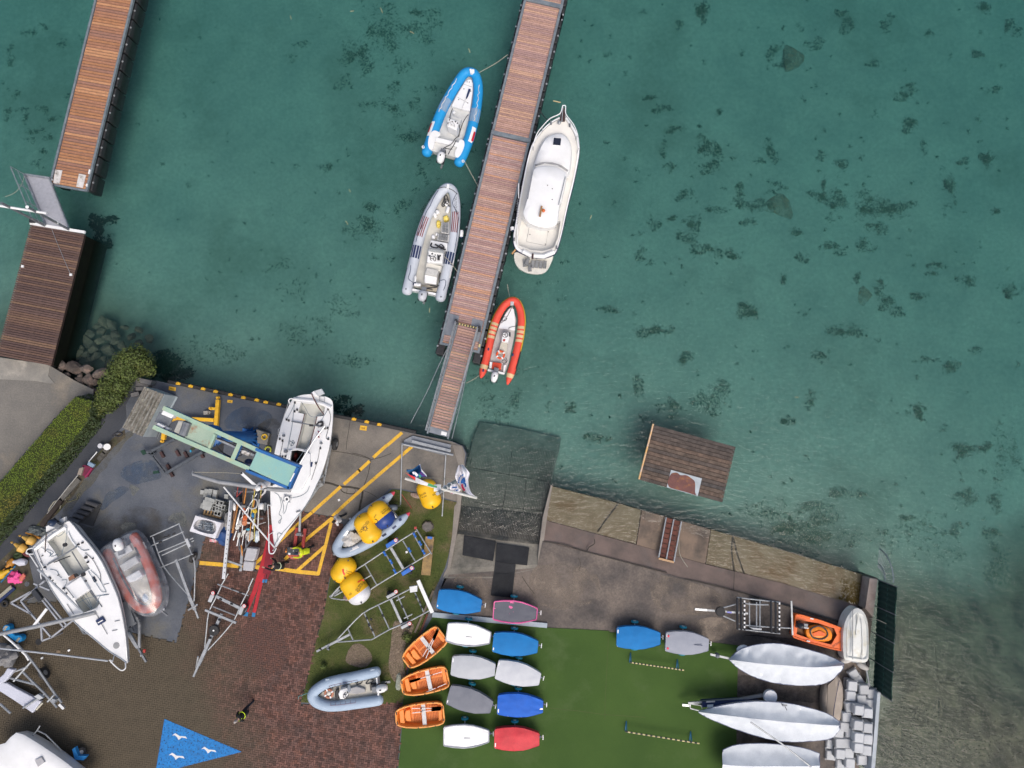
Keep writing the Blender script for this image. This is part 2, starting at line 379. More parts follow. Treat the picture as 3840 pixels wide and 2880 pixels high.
blot('moss_stain',[(1500,230),(1560,260),(1250,640),(950,1000),(800,1250),(700,1250),(900,900),(1150,640),(1330,420)], st_olive,.007)
blot('moss_stain',[(820,1250),(1100,1350),(1300,1200),(1700,1100),(2100,1300),(1900,1500),(1500,1500),(1000,1480)], M('brown_stain',(.07,.065,.055),.9,(.10,.095,.085),1.0, grain=.2, alpha=(.9,.4,.7,.7)),.005)
view(400,1350, F7)
blot('paint_stain',[(1400,700),(1600,560),(1900,600),(1950,760),(1700,900),(1450,820)], st_blue,.006)
blot('dirt_stain',[(1800,760),(1980,700),(2060,780),(1950,880),(1830,860)], M('brown_stain',(.07,.065,.055)),.008)
def inpoly(p, poly):
 r=False; n=len(poly)
 for i in range(n):
  a, b=poly[i], poly[(i + 1) % n]
  if (a.y > p.y) != (b.y > p.y) and p.x < (b.x - a.x) * (p.y - a.y) / (b.y - a.y) + a.x: r=not r
 return r
view()
pav=PL([(-60,2250),(90,2262),(253,2257),(475,2368),(661,2411),(718,2218),(769,2019),(850,1950),(1010,1895),(1133,1919),(1248,1940),(1262,1945),(1300,1990),(1235,2170),(1216,2300),(1190,2385),(1160,2520),(1125,2640),(1290,2645),(1500,2630),(1512,2700),(1503,2741),(1490,2890),(1488,2960),(-60,2960)],0)
jm=M('paver_joint_dirt',(.028,.026,.02),.95,(.045,.04,.03),4, grain=.2)
pv=single('paving', MB().prism([p + Vector((0,0,.012)) for p in pav],-.02),jm, 'red brown herringbone brick paving of the boatyard', kind='structure')
bm_=M('paving_brick',(.135,.066,.052),.85,(.085,.05,.043),1.3, grain=.16, gs=9, ov=.42, island=True, c3=(.135,.06,.042),s3=2.2)
def mossy(m, c_moss, x0_, x1_, rot=0):
 t=m.node_tree; N=t.nodes; L=t.links; b=N['Principled BSDF']; src=b.inputs['Base Color'].links[0].from_socket
 g=N.new('ShaderNodeNewGeometry'); sp=N.new('ShaderNodeSeparateXYZ'); L.new(g.outputs['Position'], sp.inputs[0])
 nn=N.new('ShaderNodeTexNoise'); nn.inputs['Scale'].default_value=.5; nn.inputs['Detail'].default_value=4; L.new(g.outputs['Position'], nn.inputs['Vector'])
 ma=N.new('ShaderNodeMath'); ma.operation='MULTIPLY_ADD'; L.new(nn.outputs[0], ma.inputs[0]); ma.inputs[1].default_value=4.5; L.new(sp.outputs[0], ma.inputs[2])
 my=N.new('ShaderNodeMath'); my.operation='MULTIPLY_ADD'; L.new(sp.outputs[1], my.inputs[0]); my.inputs[1].default_value=.28; L.new(ma.outputs[0], my.inputs[2])
 r=N.new('ShaderNodeMapRange'); r.inputs[1].default_value=x0_; r.inputs[2].default_value=x1_; r.inputs[3].default_value=1; r.inputs[4].default_value=0; L.new(my.outputs[0], r.inputs[0])
 n2=N.new('ShaderNodeTexNoise'); n2.inputs['Scale'].default_value=2.4; n2.inputs['Detail'].default_value=8; n2.inputs['Roughness'].default_value=.75; L.new(g.outputs['Position'], n2.inputs['Vector'])
 mc=N.new('ShaderNodeMix'); mc.data_type='RGBA'; L.new(n2.outputs[0], mc.inputs[0]); mc.inputs[6].default_value=col4(c_moss); mc.inputs[7].default_value=col4(tuple(v * 2.6 for v in c_moss))
 mx_=N.new('ShaderNodeMix'); mx_.data_type='RGBA'; L.new(r.outputs[0], mx_.inputs[0]); L.new(src, mx_.inputs[6]); L.new(mc.outputs[2], mx_.inputs[7])
 L.new(mx_.outputs[2], b.inputs['Base Color'])
mossy(bm_,(.045,.036,.024),-17.5,-13.5)
U=.104; ang=rad(-7); ca, sa=math.cos(ang),math.sin(ang)
xs=[p.x for p in pav]; ys=[p.y for p in pav]; cx, cy=(min(xs) + max(xs)) / 2,(min(ys) + max(ys)) / 2
near=[]; mb=MB(); g=.013
view(); ctr=P(980,2430,0)
def brick_at(c, hx, hy):
 ux=Vector((ca, sa,0)) * hx; uy=Vector((-sa, ca,0)) * hy; jz=random.uniform(-.003,.003)
 b0=c + Vector((0,0,.010)); t0=c + Vector((0,0,.034 + jz))
 return [b0 - ux - uy, b0 + ux - uy, b0 + ux + uy, b0 - ux + uy, t0 - ux - uy, t0 + ux - uy, t0 + ux + uy, t0 - ux + uy]
BF=[(4,5,6,7),(0,1,5,4),(1,2,6,5),(2,3,7,6),(3,0,4,7)]
cand=[]
R_=int(max(max(xs) - min(xs),max(ys) - min(ys)) / U * .75)
for iy in range(-R_, R_):
 for ix in range(-R_, R_):
  r4=(ix - iy) % 4
  if r4 == 0: lx, ly, hx, hy=ix + 1, iy + .5, U - g / 2, U / 2 - g / 2
  elif r4 == 3: lx, ly, hx, hy=ix + .5, iy + 1, U / 2 - g / 2, U - g / 2
  else: continue
  lx *= U; ly *= U
  c=Vector((cx + lx * ca - ly * sa, cy + lx * sa + ly * ca,0))
  if c.x < min(xs) or c.x > max(xs) or c.y < min(ys) or c.y > max(ys): continue
  if inpoly(c, pav): cand.append((c, hx, hy, r4))
cand.sort(key=lambda q: (q[0] - ctr).length_squared)
pm={}
for i,(c, hx, hy, r4) in enumerate(cand):
 if i < 300:
  if r4 not in pm:
   t_=MB().add(brick_at(Vector(),hx, hy),BF); pm[r4]=mesh('brick', t_, Vector(),bm_)
  o=bpy.data.objects.new('brick', pm[r4]); C.objects.link(o); o.parent=pv; o.location=c - WPOS[pv.name]; o.location.z += random.uniform(-.003,.003)
 else: mb.add(brick_at(c, hx, hy),BF)
bs_=part(pv, 'bricks', mb, bm_, kind='stuff')
lines=thing('yellow_line_marking', 'yellow painted lines making a hatched triangle on the paving', 'road marking', P(1230,2080,0))
view(650,1750, F7); zl=.047
ln=lambda pts, ww, z: part(lines, 'line', MB().strip(PL(pts, z),ww),paint_y)
ln([(310,1140),(560,1160),(780,1180),(1200,1205),(1480,1245),(1725,1268)],.20, zl)
ln([(1715,1280),(1800,950),(1885,600)],.165, zl + .002)
ln([(970,1150),(1230,910),(1500,660),(1640,545)],.165, zl)
ln([(1320,1100),(1600,840),(1880,610)],.165, zl + .004)
ln([(1465,1235),(1640,1080),(1800,940)],.165, zl + .004)
ln([(1640,545),(1985,235)],.165,.010); ln([(2020,210),(2212,40)],.165,.010)
ln([(1885,590),(2050,430),(2212,290)],.165,.010)
view(950,1400,500 / 1185)
ln([(1065,748),(1185,640)],.165,.012)
view(); ln([(1345,1767),(1386,1729)],.165,.010); ln([(1450,1672),(1508,1622)],.165,.012); ln([(1350,1841),(1450,1755),(1580,1645)],.165,.012)
num_m=M('number_ink',(.20,.09,.02),.8)
view(400,1350, F7)
def plate(pts, kind):
 t_=thing('painted_number_patch', kind, 'painted mark', P(*pts[0],.012),None)
 part(t_, 'patch', MB().add(PL(pts,.014),[(3,2,1,0)]),paint_y)
 a, b, c, d=PL(pts,.017)
 for i in range(4):
  u0, u1=.25 + i * .13,.25 + i * .13 + .08
  q=[a.lerp(b, u0).lerp(d.lerp(c, u0),.4),a.lerp(b, u1).lerp(d.lerp(c, u1),.35),a.lerp(b, u1).lerp(d.lerp(c, u1),.62),a.lerp(b, u0).lerp(d.lerp(c, u0),.65)]
  part(t_, 'numeral', MB().add(q,[(3,2,1,0)]),num_m)
plate([(738,312),(822,325),(815,370),(733,355)], 'yellow painted number patch on quay by the roofed block')
plate([(1432,470),(1495,478),(1488,512),(1428,502)], 'worn yellow painted number patch on quay behind the yellow frame')
view(950,1400,500 / 1185)
plate([(950,462),(1012,470),(1005,512),(944,502)], 'bright yellow painted number patch on quay right of the launched keelboat')
view()
er=thing('quay_fender', 'black rubber fender strip along the quay edge', 'fender', P(1000,1515,0))
ed=[(630,1436),(800,1470),(1077,1530),(1250,1563),(1450,1602),(1560,1626)]
part(er, 'strip', MB().tube([p + Vector((0,.08,-.02)) for p in PL(ed,0)],.10,6),rubber)
bol=[(667,1437),(714,1447),(761,1457),(808,1467),(864,1479),(912,1490),(962,1499),(996,1507),(1045,1515),(1327,1571),(1375,1581),(1422,1591)]
for i,(x, y) in enumerate(bol):
 c=P(x, y,.14)
 b_=MB().lathe((c.x, c.y,0),(0,0,1),[(.05,0),(.05,.07),(.075,.08),(.08,.13),(.06,.145)],8)
 b_.box((c.x, c.y - .02,.105),(.11,-.02,0),(.02,.06,0),(0,0,.025))
 single('mooring_cleat', b_, yellow, 'small yellow mooring cleat on the quay edge', 'cleat', 'yellow cleats along the quay edge')
grassm=M('lawn',(.075,.085,.022),.95,(.045,.065,.014),1.1, lo=.3, hi=.7, grain=.3, gs=22, c3=(.13,.10,.055),s3=.7, bump=.5, bs=30)
view()
lawn=PL([(1312,1968),(1420,1880),(1470,1835),(1505,1838),(1600,1860),(1716,1884),(1700,1990),(1680,2090),(1668,2130),(1640,2190),(1622,2230),(1610,2290),(1580,2360),(1540,2450),(1525,2500),(1518,2600),(1508,2636),(1400,2640),(1280,2640),(1128,2634),(1150,2560),(1176,2440),(1215,2300),(1236,2180),(1260,2100)],.03)
single('lawn', MB().prism(lawn,-.03),grassm, 'patchy green lawn between paving and slipway', kind='structure')
gb=M('grass_blade',(.085,.115,.022),.9,(.055,.085,.016),3, c3=(.16,.13,.06),s3=.7, grain=.3)
mb=MB(); bx=[min(p.x for p in lawn),max(p.x for p in lawn),min(p.y for p in lawn),max(p.y for p in lawn)]
n_=0
while n_ < 26000:
 q=Vector((random.uniform(bx[0], bx[1]),random.uniform(bx[2], bx[3]),.03))
 n_ += 1
 if not inpoly(q, lawn) or np_noise(q.x, q.y,.8) < -.25: continue
 a=random.uniform(0,6.28); h=random.uniform(.03,.09); d=Vector((math.cos(a),math.sin(a),0))
 e=Vector((-d.y, d.x,0)) * .010
 mb.add([q - e, q + e, q + d * h * .8 + Vector((0,0, h * .7))],[(0,1,2)])
single('grass', mb, gb, 'short grass growing on the lawn', kind='stuff')
gm=M('gravel',(.23,.18,.13),.9,(.13,.10,.075),14, lo=.35, hi=.65, grain=.3, gs=40, bump=.6, bs=40)
view(1100,2100, F7)
for pts in ([(680,1030),(780,990),(900,1080),(930,1180),(850,1270),(700,1250),(620,1190)],[(1190,740),(1290,740),(1420,760),(1400,870),(1330,1000),(1300,1200),(1340,1440),(1280,1480),(1180,1420),(1130,1250),(1150,1050)]):
 c=smooth(PL(pts,.042),4, True)
 mb=MB().prism(c,0)
 for _ in range(1400):
  a=Vector((random.uniform(min(p.x for p in c),max(p.x for p in c)),random.uniform(min(p.y for p in c),max(p.y for p in c)),.042))
  if inpoly(a, c):
   s_=random.uniform(.015,.04); mb.ell(a,(s_, random.uniform(-.01,.01),0),(0, s_ * .8,0),(0,0, s_ * .5),5,4)
 single('gravel', mb, gm, 'patch of brown gravel on the lawn', kind='stuff')
view(1600,1550,900 / 2212)
kerbm=M('kerb_concrete',(.25,.225,.195),.9,(.19,.17,.15),1.5, grain=.15)
mb=MB().prism(PL([(235,290),(320,298),(352,490),(325,720),(312,860),(270,1160),(215,1440),(150,1520),(160,1480),(190,1425),(235,1120),(255,860),(275,830),(285,700),(300,500),(270,400)],.05),-2.6)
single('kerb_wall', mb, kerbm, 'low pale concrete kerb wall between lawn and slipway', 'wall')
def sloped(name, rows, m, label, thick=.25, smooth_=False):
 mb=MB(); n=len(rows[0]); vs=[P(x, y, z) for r in rows for (x, y, z) in r]; fs=[]
 for i in range(len(rows) - 1):
  for k in range(n - 1): fs.append([i * n + k,(i + 1) * n + k,(i + 1) * n + k + 1, i * n + k + 1])
 mb.add(vs, fs); m2=len(vs)
 bot=[p - Vector((0,0, thick)) for p in vs]
 rim=[k for k in range(n)] + [i * n + n - 1 for i in range(1, len(rows))] + [(len(rows) - 1) * n + k for k in range(n - 2,-1,-1)] + [i * n for i in range(len(rows) - 2,0,-1)]
 mb.add([vs[i] for i in rim] + [bot[i] for i in rim],[[i,(i + 1) % len(rim),(i + 1) % len(rim) + len(rim),i + len(rim)] for i in range(len(rim))])
 return single(name, mb, m, label, kind='structure')
slipm=M('slipway_concrete',(.24,.225,.19),.85,(.15,.14,.12),.9, grain=.15, gs=12, c3=(.09,.088,.076),s3=.5)
sl=sloped('slipway',[[(160,1520,-.004),(600,1520,-.004),(1030,1430,-.004)],[(205,1430,-.02),(620,1410,-.02),(1022,1395,-.02)],[(290,1090,-.40),(680,1160,-.42),(1060,1200,-.42)],[(320,830,-.85),(720,870,-.85),(1100,930,-.85)],[(360,500,-1.4),(760,560,-1.4),(1150,620,-1.4)],[(440,215,-1.95),(800,270,-1.95),(1220,360,-2.0)],[(490,80,-2.25),(830,135,-2.25),(1240,230,-2.3)]], slipm, 'concrete slipway of grooved slabs running down into the water',1.2)
rb=M('slipway_rib',(.19,.178,.15),.85,(.12,.113,.1),.9, grain=.15)
FLAT=False
def slz(X, Y):
 ks=[(1520,0),(1405,-.02),(1130,-.41),(860,-.85),(540,-1.4),(260,-1.97),(130,-2.25)]
 Y=Y - (X - 680) * .12 * (1 if Y < 1300 else .1)
 if Y > 1500 or FLAT: return 0
 for (a, za),(b, zb) in zip(ks, ks[1:]):
  if b <= Y <= a: return za + (zb - za) * (a - Y) / (a - b)
 return -1.7
mb=MB()
for k in range(52):
 u=k / 51; X0, X1=300 + 740 * u,430 + 760 * u
 pts=[P(X0 + (X1 - X0) * v,1080 + 100 * u - (860 + 40 * u - 40) * v,0) for v in (0,1)]
 path=[]
 for v in [i / 8 for i in range(9)]:
  X=X0 + (X1 - X0) * v; Y=1070 + 110 * u - (830) * v
  path.append(P(X, Y, slz(X, Y) + .012))
 mb.tube(path,.018,4)
part(sl, 'ribs', mb, rb, kind='stuff'); view(1600,1550,900 / 2212)
sloped('algae_film',[[(x, y, slz(x, y) + .022) for x, y in r] for r in ([(285,1110),(480,1140),(680,1170),(880,1195),(1055,1210)],[(300,1000),(490,1020),(690,1050),(880,1070),(1070,1090)],[(322,850),(520,870),(720,890),(900,910),(1092,930)])], M('dark_algae_film',(.02,.024,.026),.5,(.035,.038,.036),2, grain=.25, alpha=(1.0,.25,.6,.95)), 'dark wet algae film on the slipway at the waterline',.001)
view(1600,1550,900 / 2212)
for pts in ([(385,495),(720,560),(1130,630)],[(430,815),(650,860),(900,880),(1090,900)],[(790,330),(760,560),(700,860),(685,1000)],[(920,580),(890,900),(860,1070)],[(450,240),(400,470)]):
 single('slab_joint', MB().strip([P(x, y, slz(x, y) + .018) for x, y in pts],.03),crackm, kind='structure')
mb=MB().prism(PL([(1145,660),(1160,665),(1110,960),(1080,1180),(1060,1380),(1040,1415),(1018,1412),(1040,1200),(1070,960)],-.02),-2.2)
single('slip_wall', mb, kerbm, 'narrow concrete wall between the slipway and the apron', 'wall')
view(2000,1750,1400 / 2212)
def apron(name, C_, B_, zc, zb, m, lab): return sloped(name,[[(x, y, zc) for x, y in C_],[(x, y, zb) for x, y in B_]], m, lab,1.2)
apron('apron_slab',[(112,117),(505,217),(640,258)],[(70,315),(372,397),(607,460)],-.60,-.47, con_olive, 'mossy submerged concrete apron beside the slipway')
apron('apron_slab',[(644,259),(790,297),(1050,372)],[(612,462),(780,510),(1018,576)],-.475,-.38, M('wet_brown_concrete',(.17,.12,.085),.55,(.085,.065,.05),1.0, grain=.15, c3=(.06,.045,.035),s3=.8), 'wet brown concrete apron under the rusty ramp')
apron('apron_slab',[(1054,373),(1500,502),(1990,652)],[(1022,577),(1480,694),(1965,835)],-.60,-.46, con_olive, 'long mossy concrete apron awash beside the beach fence')
weedb=M('brown_algae',(.075,.05,.008),.9,(.12,.085,.02),5, grain=.3)
mb=MB()
for _ in range(900):
 u, v=random.random() ** .6, random.random()
 p=P(1480,560,-.5).lerp(P(1980,690,-.5),u).lerp(P(1480,680,-.43).lerp(P(1960,825,-.43),u),v)
 if np_noise(p.x, p.y,.9) + u * .7 < .45: continue
 a=random.uniform(0,6.28); s_=random.uniform(.04,.12); d=Vector((math.cos(a) * s_, math.sin(a) * s_,0)); e=Vector((-d.y, d.x,0)) * .4
 p.z=-.60 + .15 * v + .02
 mb.add([p - d, p + e, p + d + Vector((0,0,.02)),p - e],[(0,1,2,3)])
single('algae', mb, weedb, 'brown algae growing on the submerged apron', kind='stuff')
for pts in ([(505,217,-.58),(440,300,-.52),(380,385,-.46)],[(1182,415,-.58),(1175,500,-.53),(1190,620,-.45)],[(1182,415,-.58),(1215,540,-.5),(1255,650,-.44)]):
 single('crack', MB().strip(smooth([P(x, y, z + .02) for x, y, z in pts],3),.09),crackm, kind='structure')
sloped('shore_strip',[[(68,317,-.42),(607,462,-.40),(1018,578,-.375),(1480,692,-.42),(1925,825,-.42)],[(58,440,-.03),(600,582,-.03),(900,665,-.03),(1300,768,-.03),(1850,930,-.03)]], con_pink, 'pinkish concrete strip sloping to the water',.6)
mb=MB().pr([(20,600),(55,440),(600,582),(900,665),(1300,768),(1850,930),(1905,870),(1970,830),(1990,660),(2040,660),(2010,900),(1985,1100),(1930,1780),(1900,2500),(-900,2500),(-700,1000),(-500,640)],-.006, BOT)
single('hardstanding', mb, con_dark, 'blotchy dark concrete hardstanding behind the apron', kind='structure', org=Vector((0,0, BOT)))
tanw=M('tan_wear',(.25,.205,.165),.85,(.19,.158,.13),1.5, grain=.2, gs=12, alpha=(.9,.42,.66,.9)); drkw=M('oil_wear',(.035,.032,.032),.7,(.05,.045,.042),2, grain=.2, alpha=(.8,.4,.68,.9))
view(1600,1550,900 / 2212)
for q, m_, z_ in (([(980,1430),(1150,1380),(1450,1430),(1600,1560),(1500,1750),(1150,1800),(950,1650)], tanw,.002),([(250,1520),(560,1480),(600,1650),(300,1760)], tanw,.003),([(2100,1500),(2700,1660),(2600,1850),(2150,1800)], tanw,.005)): blot('worn_patch', q, m_, z_)
view(2600,2150,800 / 2212)
for q, m_, z_ in (([(0,480),(380,470),(450,640),(200,700),(0,600)], tanw,.003),([(500,650),(1000,660),(1500,820),(1540,1000),(900,700)], drkw,.004),([(480,1050),(1300,1180),(1340,1330),(700,1280),(470,1240)], drkw,.003)): blot('worn_patch', q, m_, z_)
turfm=M('artificial_turf',(.050,.098,.018),.95,(.034,.074,.013),.35, lo=.3, hi=.7, grain=.22, gs=40, c3=(.058,.10,.028),s3=.6, bump=.4, bs=120)
view()
turf=PL([(1622,2315),(1800,2333),(2052,2354),(2200,2361),(2285,2366),(2287,2372),(2312,2372),(2662,2408),(2770,2421),(2766,2530),(2763,2640),(2760,2960),(1486,2960),(1506,2741),(1510,2640),(1530,2520),(1575,2390)],.02)
tu=single('artificial_turf', MB().prism(turf,-.02),turfm, 'dark green artificial turf under the dinghies', kind='structure')
seam=M('turf_seam',(.07,.095,.03),.9)
part(tu, 'seam', MB().strip(PL([(2283,2372),(2277,2480),(2270,2610),(2268,2700)],.026),.025),seam)
part(tu, 'seam', MB().strip(PL([(2058,2655),(2160,2665),(2270,2680),(2420,2690)],.026),.03),seam)
mat_m=M('rubber_mat',(.016,.018,.022),.8,(.03,.032,.036),3, grain=.25, gs=40, bump=.6, bs=60)
view(1600,1550,900 / 2212)
def rmat(pts, lab, zz):
 t_=thing('rubber_mat', lab, 'mat', P(*pts[0],0))
 top=[P(x, y, slz(x, y) + zz) for x, y in pts]
 mb=MB(); n=4; a, b, c, d=top
 part(t_, 'sheet', MB().add(top + [p - Vector((0,0,.03)) for p in top],[(0,3,2,1),(0,1,5,4),(1,2,6,5),(2,3,7,6),(3,0,4,7)]),mat_m)
 for i in range(1,24):
  for (p, q, r, s_) in ((a, b, d, c),(a, d, b, c)):
   mb.bar(p.lerp(q, i / 24) + Vector((0,0,.006)),r.lerp(s_, i / 24) + Vector((0,0,.006)),.02,.012)
 part(t_, 'ribs', mb, mat_m, kind='stuff')
rmat([(345,1125),(640,1183),(612,1362),(330,1308)], 'black ribbed rubber mat on the slipway beside the kerb wall',.03)
rmat([(645,1196),(946,1238),(926,1402),(632,1366)], 'black ribbed rubber mat on the slipway beside the narrow wall',.035)
rmat([(632,1368),(822,1392),(790,1668),(592,1668)], 'long black rubber mat running up from the slipway',.05)
view(1600,2150, F7); FLAT=True
rmat([(795,0),(1042,0),(1000,290),(758,262)], 'black rubber mat end beside the pink covered dinghy',.042)
Z3=Vector((0,0,1))
weed=M('seaweed',(.10,.13,.08),.9,(.16,.18,.11),2, grain=.3, alpha=(3,.25,.7,.5))
mb=MB()
def clump(px, py, rx, ry, dens=1.0):
 c=P(px, py, WZ - 2.2); k=.0148 * VF * (1.4 if max(rx, ry) * VF > 16 else 1); rx *= k; ry *= k
 n=int(dens * (9 + rx * ry * 3.14 * 115)); ph=random.uniform(0,6.28); big=max(rx, ry)
 arms=[(random.uniform(0,6.28),random.uniform(.5,1.25),random.uniform(-1,1)) for _ in range(3)]
 for _ in range(n):
  aa, ln2, cv=random.choice(arms); u=random.random() ** .8 * ln2; wdt=.34 * (1 - .5 * u) * random.gauss(0,1); a=aa + cv * u
  x, y=c.x + rx * (u * math.cos(a) - wdt * math.sin(a)),c.y + ry * (u * math.sin(a) + wdt * math.cos(a)); z=bed_z(x, y) + random.uniform(.02,.18)
  t_=random.uniform(0,6.28); s_=random.uniform(.04,.14); d=Vector((math.cos(t_) * s_, math.sin(t_) * s_, random.uniform(-.04,.06))); e=Vector((-d.y, d.x,0)) * random.uniform(.25,.5)
  p=Vector((x, y, z)); mb.add([p - d, p + e, p + d, p - e],[(0,1,2,3)])
view(2300,0,1540 / 2129)
for q in [(440,20,50,40),(470,60,40,50),(1230,40,40,30),(1245,100,40,50),(350,95,25,20),(1450,75,35,25),(1950,15,50,40),(2110,110,40,60),(1070,200,50,35),(900,290,60,30),(870,240,40,40),(1920,245,45,20),(1395,295,40,20),(1540,475,50,30),(1590,420,30,30),(1565,630,50,45),(215,490,50,20),(270,545,60,25),(555,550,25,20),(330,650,60,20),(470,635,20,20),(265,750,20,50),(300,835,25,30),(480,730,50,40),(530,780,50,60),(510,850,50,40),(825,730,25,45),(860,790,25,35),(1115,790,25,30),(1190,830,40,30),(775,820,25,20),(680,970,35,40),(710,1030,55,35),(800,1060,50,40),(550,1070,45,25),(390,1000,40,30),(870,950,40,25),(1110,920,20,40),(1080,1010,50,40),(1180,1030,70,50),(1340,1010,70,45),(1350,1100,80,50),(1390,1180,50,40),(1330,1260,40,40),(1490,1090,60,60),(1560,1050,40,20),(1780,930,40,50),(2000,810,55,45),(220,1130,30,40),(300,1110,40,20),(440,1140,30,70),(395,1210,40,50),(450,1290,50,25),(540,1300,50,40),(640,1300,55,35),(720,1140,35,30),(985,1180,45,20),(1000,1330,35,30),(1160,1270,45,30),(1200,1300,40,20),(890,1440,25,30),(145,1310,35,35),(1700,1370,40,25),(1680,1410,30,15),(1270,1430,25,30),(1390,1490,25,50),(1450,1570,55,40),(1500,1610,35,30),(1640,1530,50,25),(1870,1440,50,30),(2090,1500,40,50),(710,1610,55,40),(2030,1090,35,20),(1690,130,25,20),(2045,435,35,20),(1640,740,15,40),(1845,810,35,25)]: clump(*q)
view(2100,900,1740 / 1270)
for q in [(350,325,25,20),(215,400,15,35),(430,430,45,40),(130,185,35,10),(250,240,40,25),(720,320,20,15),(690,435,15,20),(620,490,20,15),(995,470,20,30),(1090,580,35,25),(1160,565,25,20),(1000,325,20,10),(1070,335,30,20),(1150,300,20,10),(1100,710,30,25),(1190,725,25,20),(935,765,15,12),(1090,795,20,18),(1190,810,25,25),(600,770,60,30),(700,740,60,30),(790,690,40,20),(650,800,80,30),(520,205,30,22),(780,240,45,22),(90,540,30,15),(25,450,20,15),(310,460,25,20)]: clump(*q)
for q in [(640,790,110,45),(820,800,90,40),(980,830,90,50),(560,740,50,30),(1240,600,40,80),(1220,900,60,60)]: clump(*q, dens=.25)
view(960,0,1040 / 1100)
for q in [(480,60,75,65),(500,140,60,60),(640,100,70,50),(340,190,60,65),(410,230,45,55),(330,310,30,30),(570,240,25,40),(540,330,25,40),(490,400,60,25),(560,430,40,25),(620,390,25,40),(590,510,50,40),(700,340,30,20),(270,650,25,25),(640,660,20,30),(570,810,30,35),(440,790,25,40),(420,900,60,50),(130,210,25,20),(180,150,40,15),(650,20,60,30)]: clump(*q, dens=.6)
view(0,0,960 / 2212)
for q in [(330,190,60,30),(190,230,70,40),(150,920,60,25),(340,920,60,40),(420,980,60,40),(200,1010,30,60),(310,1100,60,40),(390,1160,40,40),(260,1190,50,25),(320,1290,50,30),(280,1390,40,30),(60,500,40,60),(90,780,40,30),(30,960,40,60),(560,800,40,30),(480,330,40,40),(30,400,40,40),(1600,1580,35,35),(1390,1390,30,25)]: clump(*q, dens=.7)
view()
for q in [(1100,1080,45,40),(1250,1150,70,40),(1050,1000,45,30),(1380,830,60,50),(1150,1250,90,60),(1300,1330,80,40),(760,1320,120,60),(1930,1470,35,70),(1980,1390,60,20),(2050,1500,14,50),(1860,1540,60,50),(1790,1440,50,60)]: clump(*q, dens=.22)
for _ in range(750):
 x, y=random.uniform(-100,3940),random.uniform(-100,2150)
 if y > 1300 and x < 2000: continue
 if np_noise(x * .003, y * .003,1) < -.25: continue
 s_=random.uniform(5,15); clump(x, y, s_ * random.uniform(.7,1.5),s_, dens=.5 if x > 2100 else .25)
single('seaweed', mb, weed, 'dark green seaweed tufts scattered over the sandy lake bed', kind='stuff')
mb=MB(); view()
for q in [(640,1365,60,40),(690,1390,50,28),(610,1395,50,35),(1270,1520,55,26),(1330,1545,40,18),(385,840,45,30),(350,900,30,60),(400,910,26,24)]: clump(*q, dens=1.4)
single('dark_clumps', mb, M('clump_near_black',(.02,.03,.015),.9), 'near black blade clumps in the water along the quay foot', kind='stuff')  # near-black blade clumps, set in to darken the water at these spots
def rockmesh(c, r, seed, flat=.6, ax=None):
 rn=random.Random(seed); mb=MB(); mb.ell((0,0,0),(1,0,0),(0,1,0),(0,0,1),12,8)
 pl=[(Vector((rn.uniform(-1,1),rn.uniform(-1,1),rn.uniform(-.4,1))).normalized(),rn.uniform(.42,.72)) for _ in range(12)]
 a=ax if ax is not None else rn.uniform(0,3.14); e=rn.uniform(.75,1.25); out=[]
 for v in mb.v:
  v=v.copy()
  for n, d in pl:
   k=v.dot(n)
   if k > d: v -= n * (k - d)
  v *= 1.18 + .05 * noise.noise(v * 3 + Vector((seed,0,0)))
  v=Vector((v.x * e, v.y / e, v.z * flat)) * r
  out.append(Vector((v.x * math.cos(a) - v.y * math.sin(a),v.x * math.sin(a) + v.y * math.cos(a),v.z)) + c)
 mb.v=out; return mb
rock1=M('boulder_stone',(.075,.062,.055),.9,(.13,.105,.09),3, grain=.25, gs=14, ov=.25, c3=(.18,.13,.11),s3=2, bump=.5)
rock2=M('submerged_stone',(.13,.11,.075),.9,(.075,.066,.05),1.5, grain=.25, gs=8, ov=.25, bump=.4)
rock3=M('tan_stone',(.42,.27,.17),.9,(.30,.2,.13),2, grain=.2, bump=.4)
view(0,1125, F7)
for i,(x, y, r) in enumerate([(725,760,55),(860,810,85),(1015,815,68),(1150,870,75),(770,900,62),(1035,935,75),(930,970,62),(1035,1045,46),(1110,1080,42),(640,860,52),(720,945,30),(795,965,26),(1190,1010,42),(930,895,34),(690,800,40),(1090,960,50)]):
 c=P(x, y,-.1); rr=r * F7 * .0155; c.z=-.32 + rr * .35
 single('boulder', rockmesh(c, rr, i + 3),rock1, 'dark boulder heaped on the bank between the jetty deck and the bush', 'boulder', 'boulders on the bank beside the bush')
for i,(x, y, r) in enumerate([(1130,230,80),(1235,260,75),(1130,350,60),(960,470,70),(1040,560,80),(1210,560,80),(1080,650,60),(1350,650,55),(1255,745,60),(900,560,55),(870,650,60),(1400,540,60),(1480,420,60),(1300,390,60),(990,380,55),(1100,470,55),(1290,480,55),(1560,330,50),(1700,450,55),(1600,500,50),(1180,690,45),(960,640,50),(1060,290,45),(1400,300,45),(1190,430,55),(1010,700,50)]):
 c=P(x, y,-1.0); rr=r * F7 * .0155; c.z=-1.2 - .0006 * (900 - y) - rr * .2
 single('submerged_boulder', rockmesh(c, rr, i + 33,.7),rock2, 'pale boulder lying under water beside the jetty deck', 'boulder', 'boulders under water beside the jetty deck')
view(2300,0,1540 / 2129)
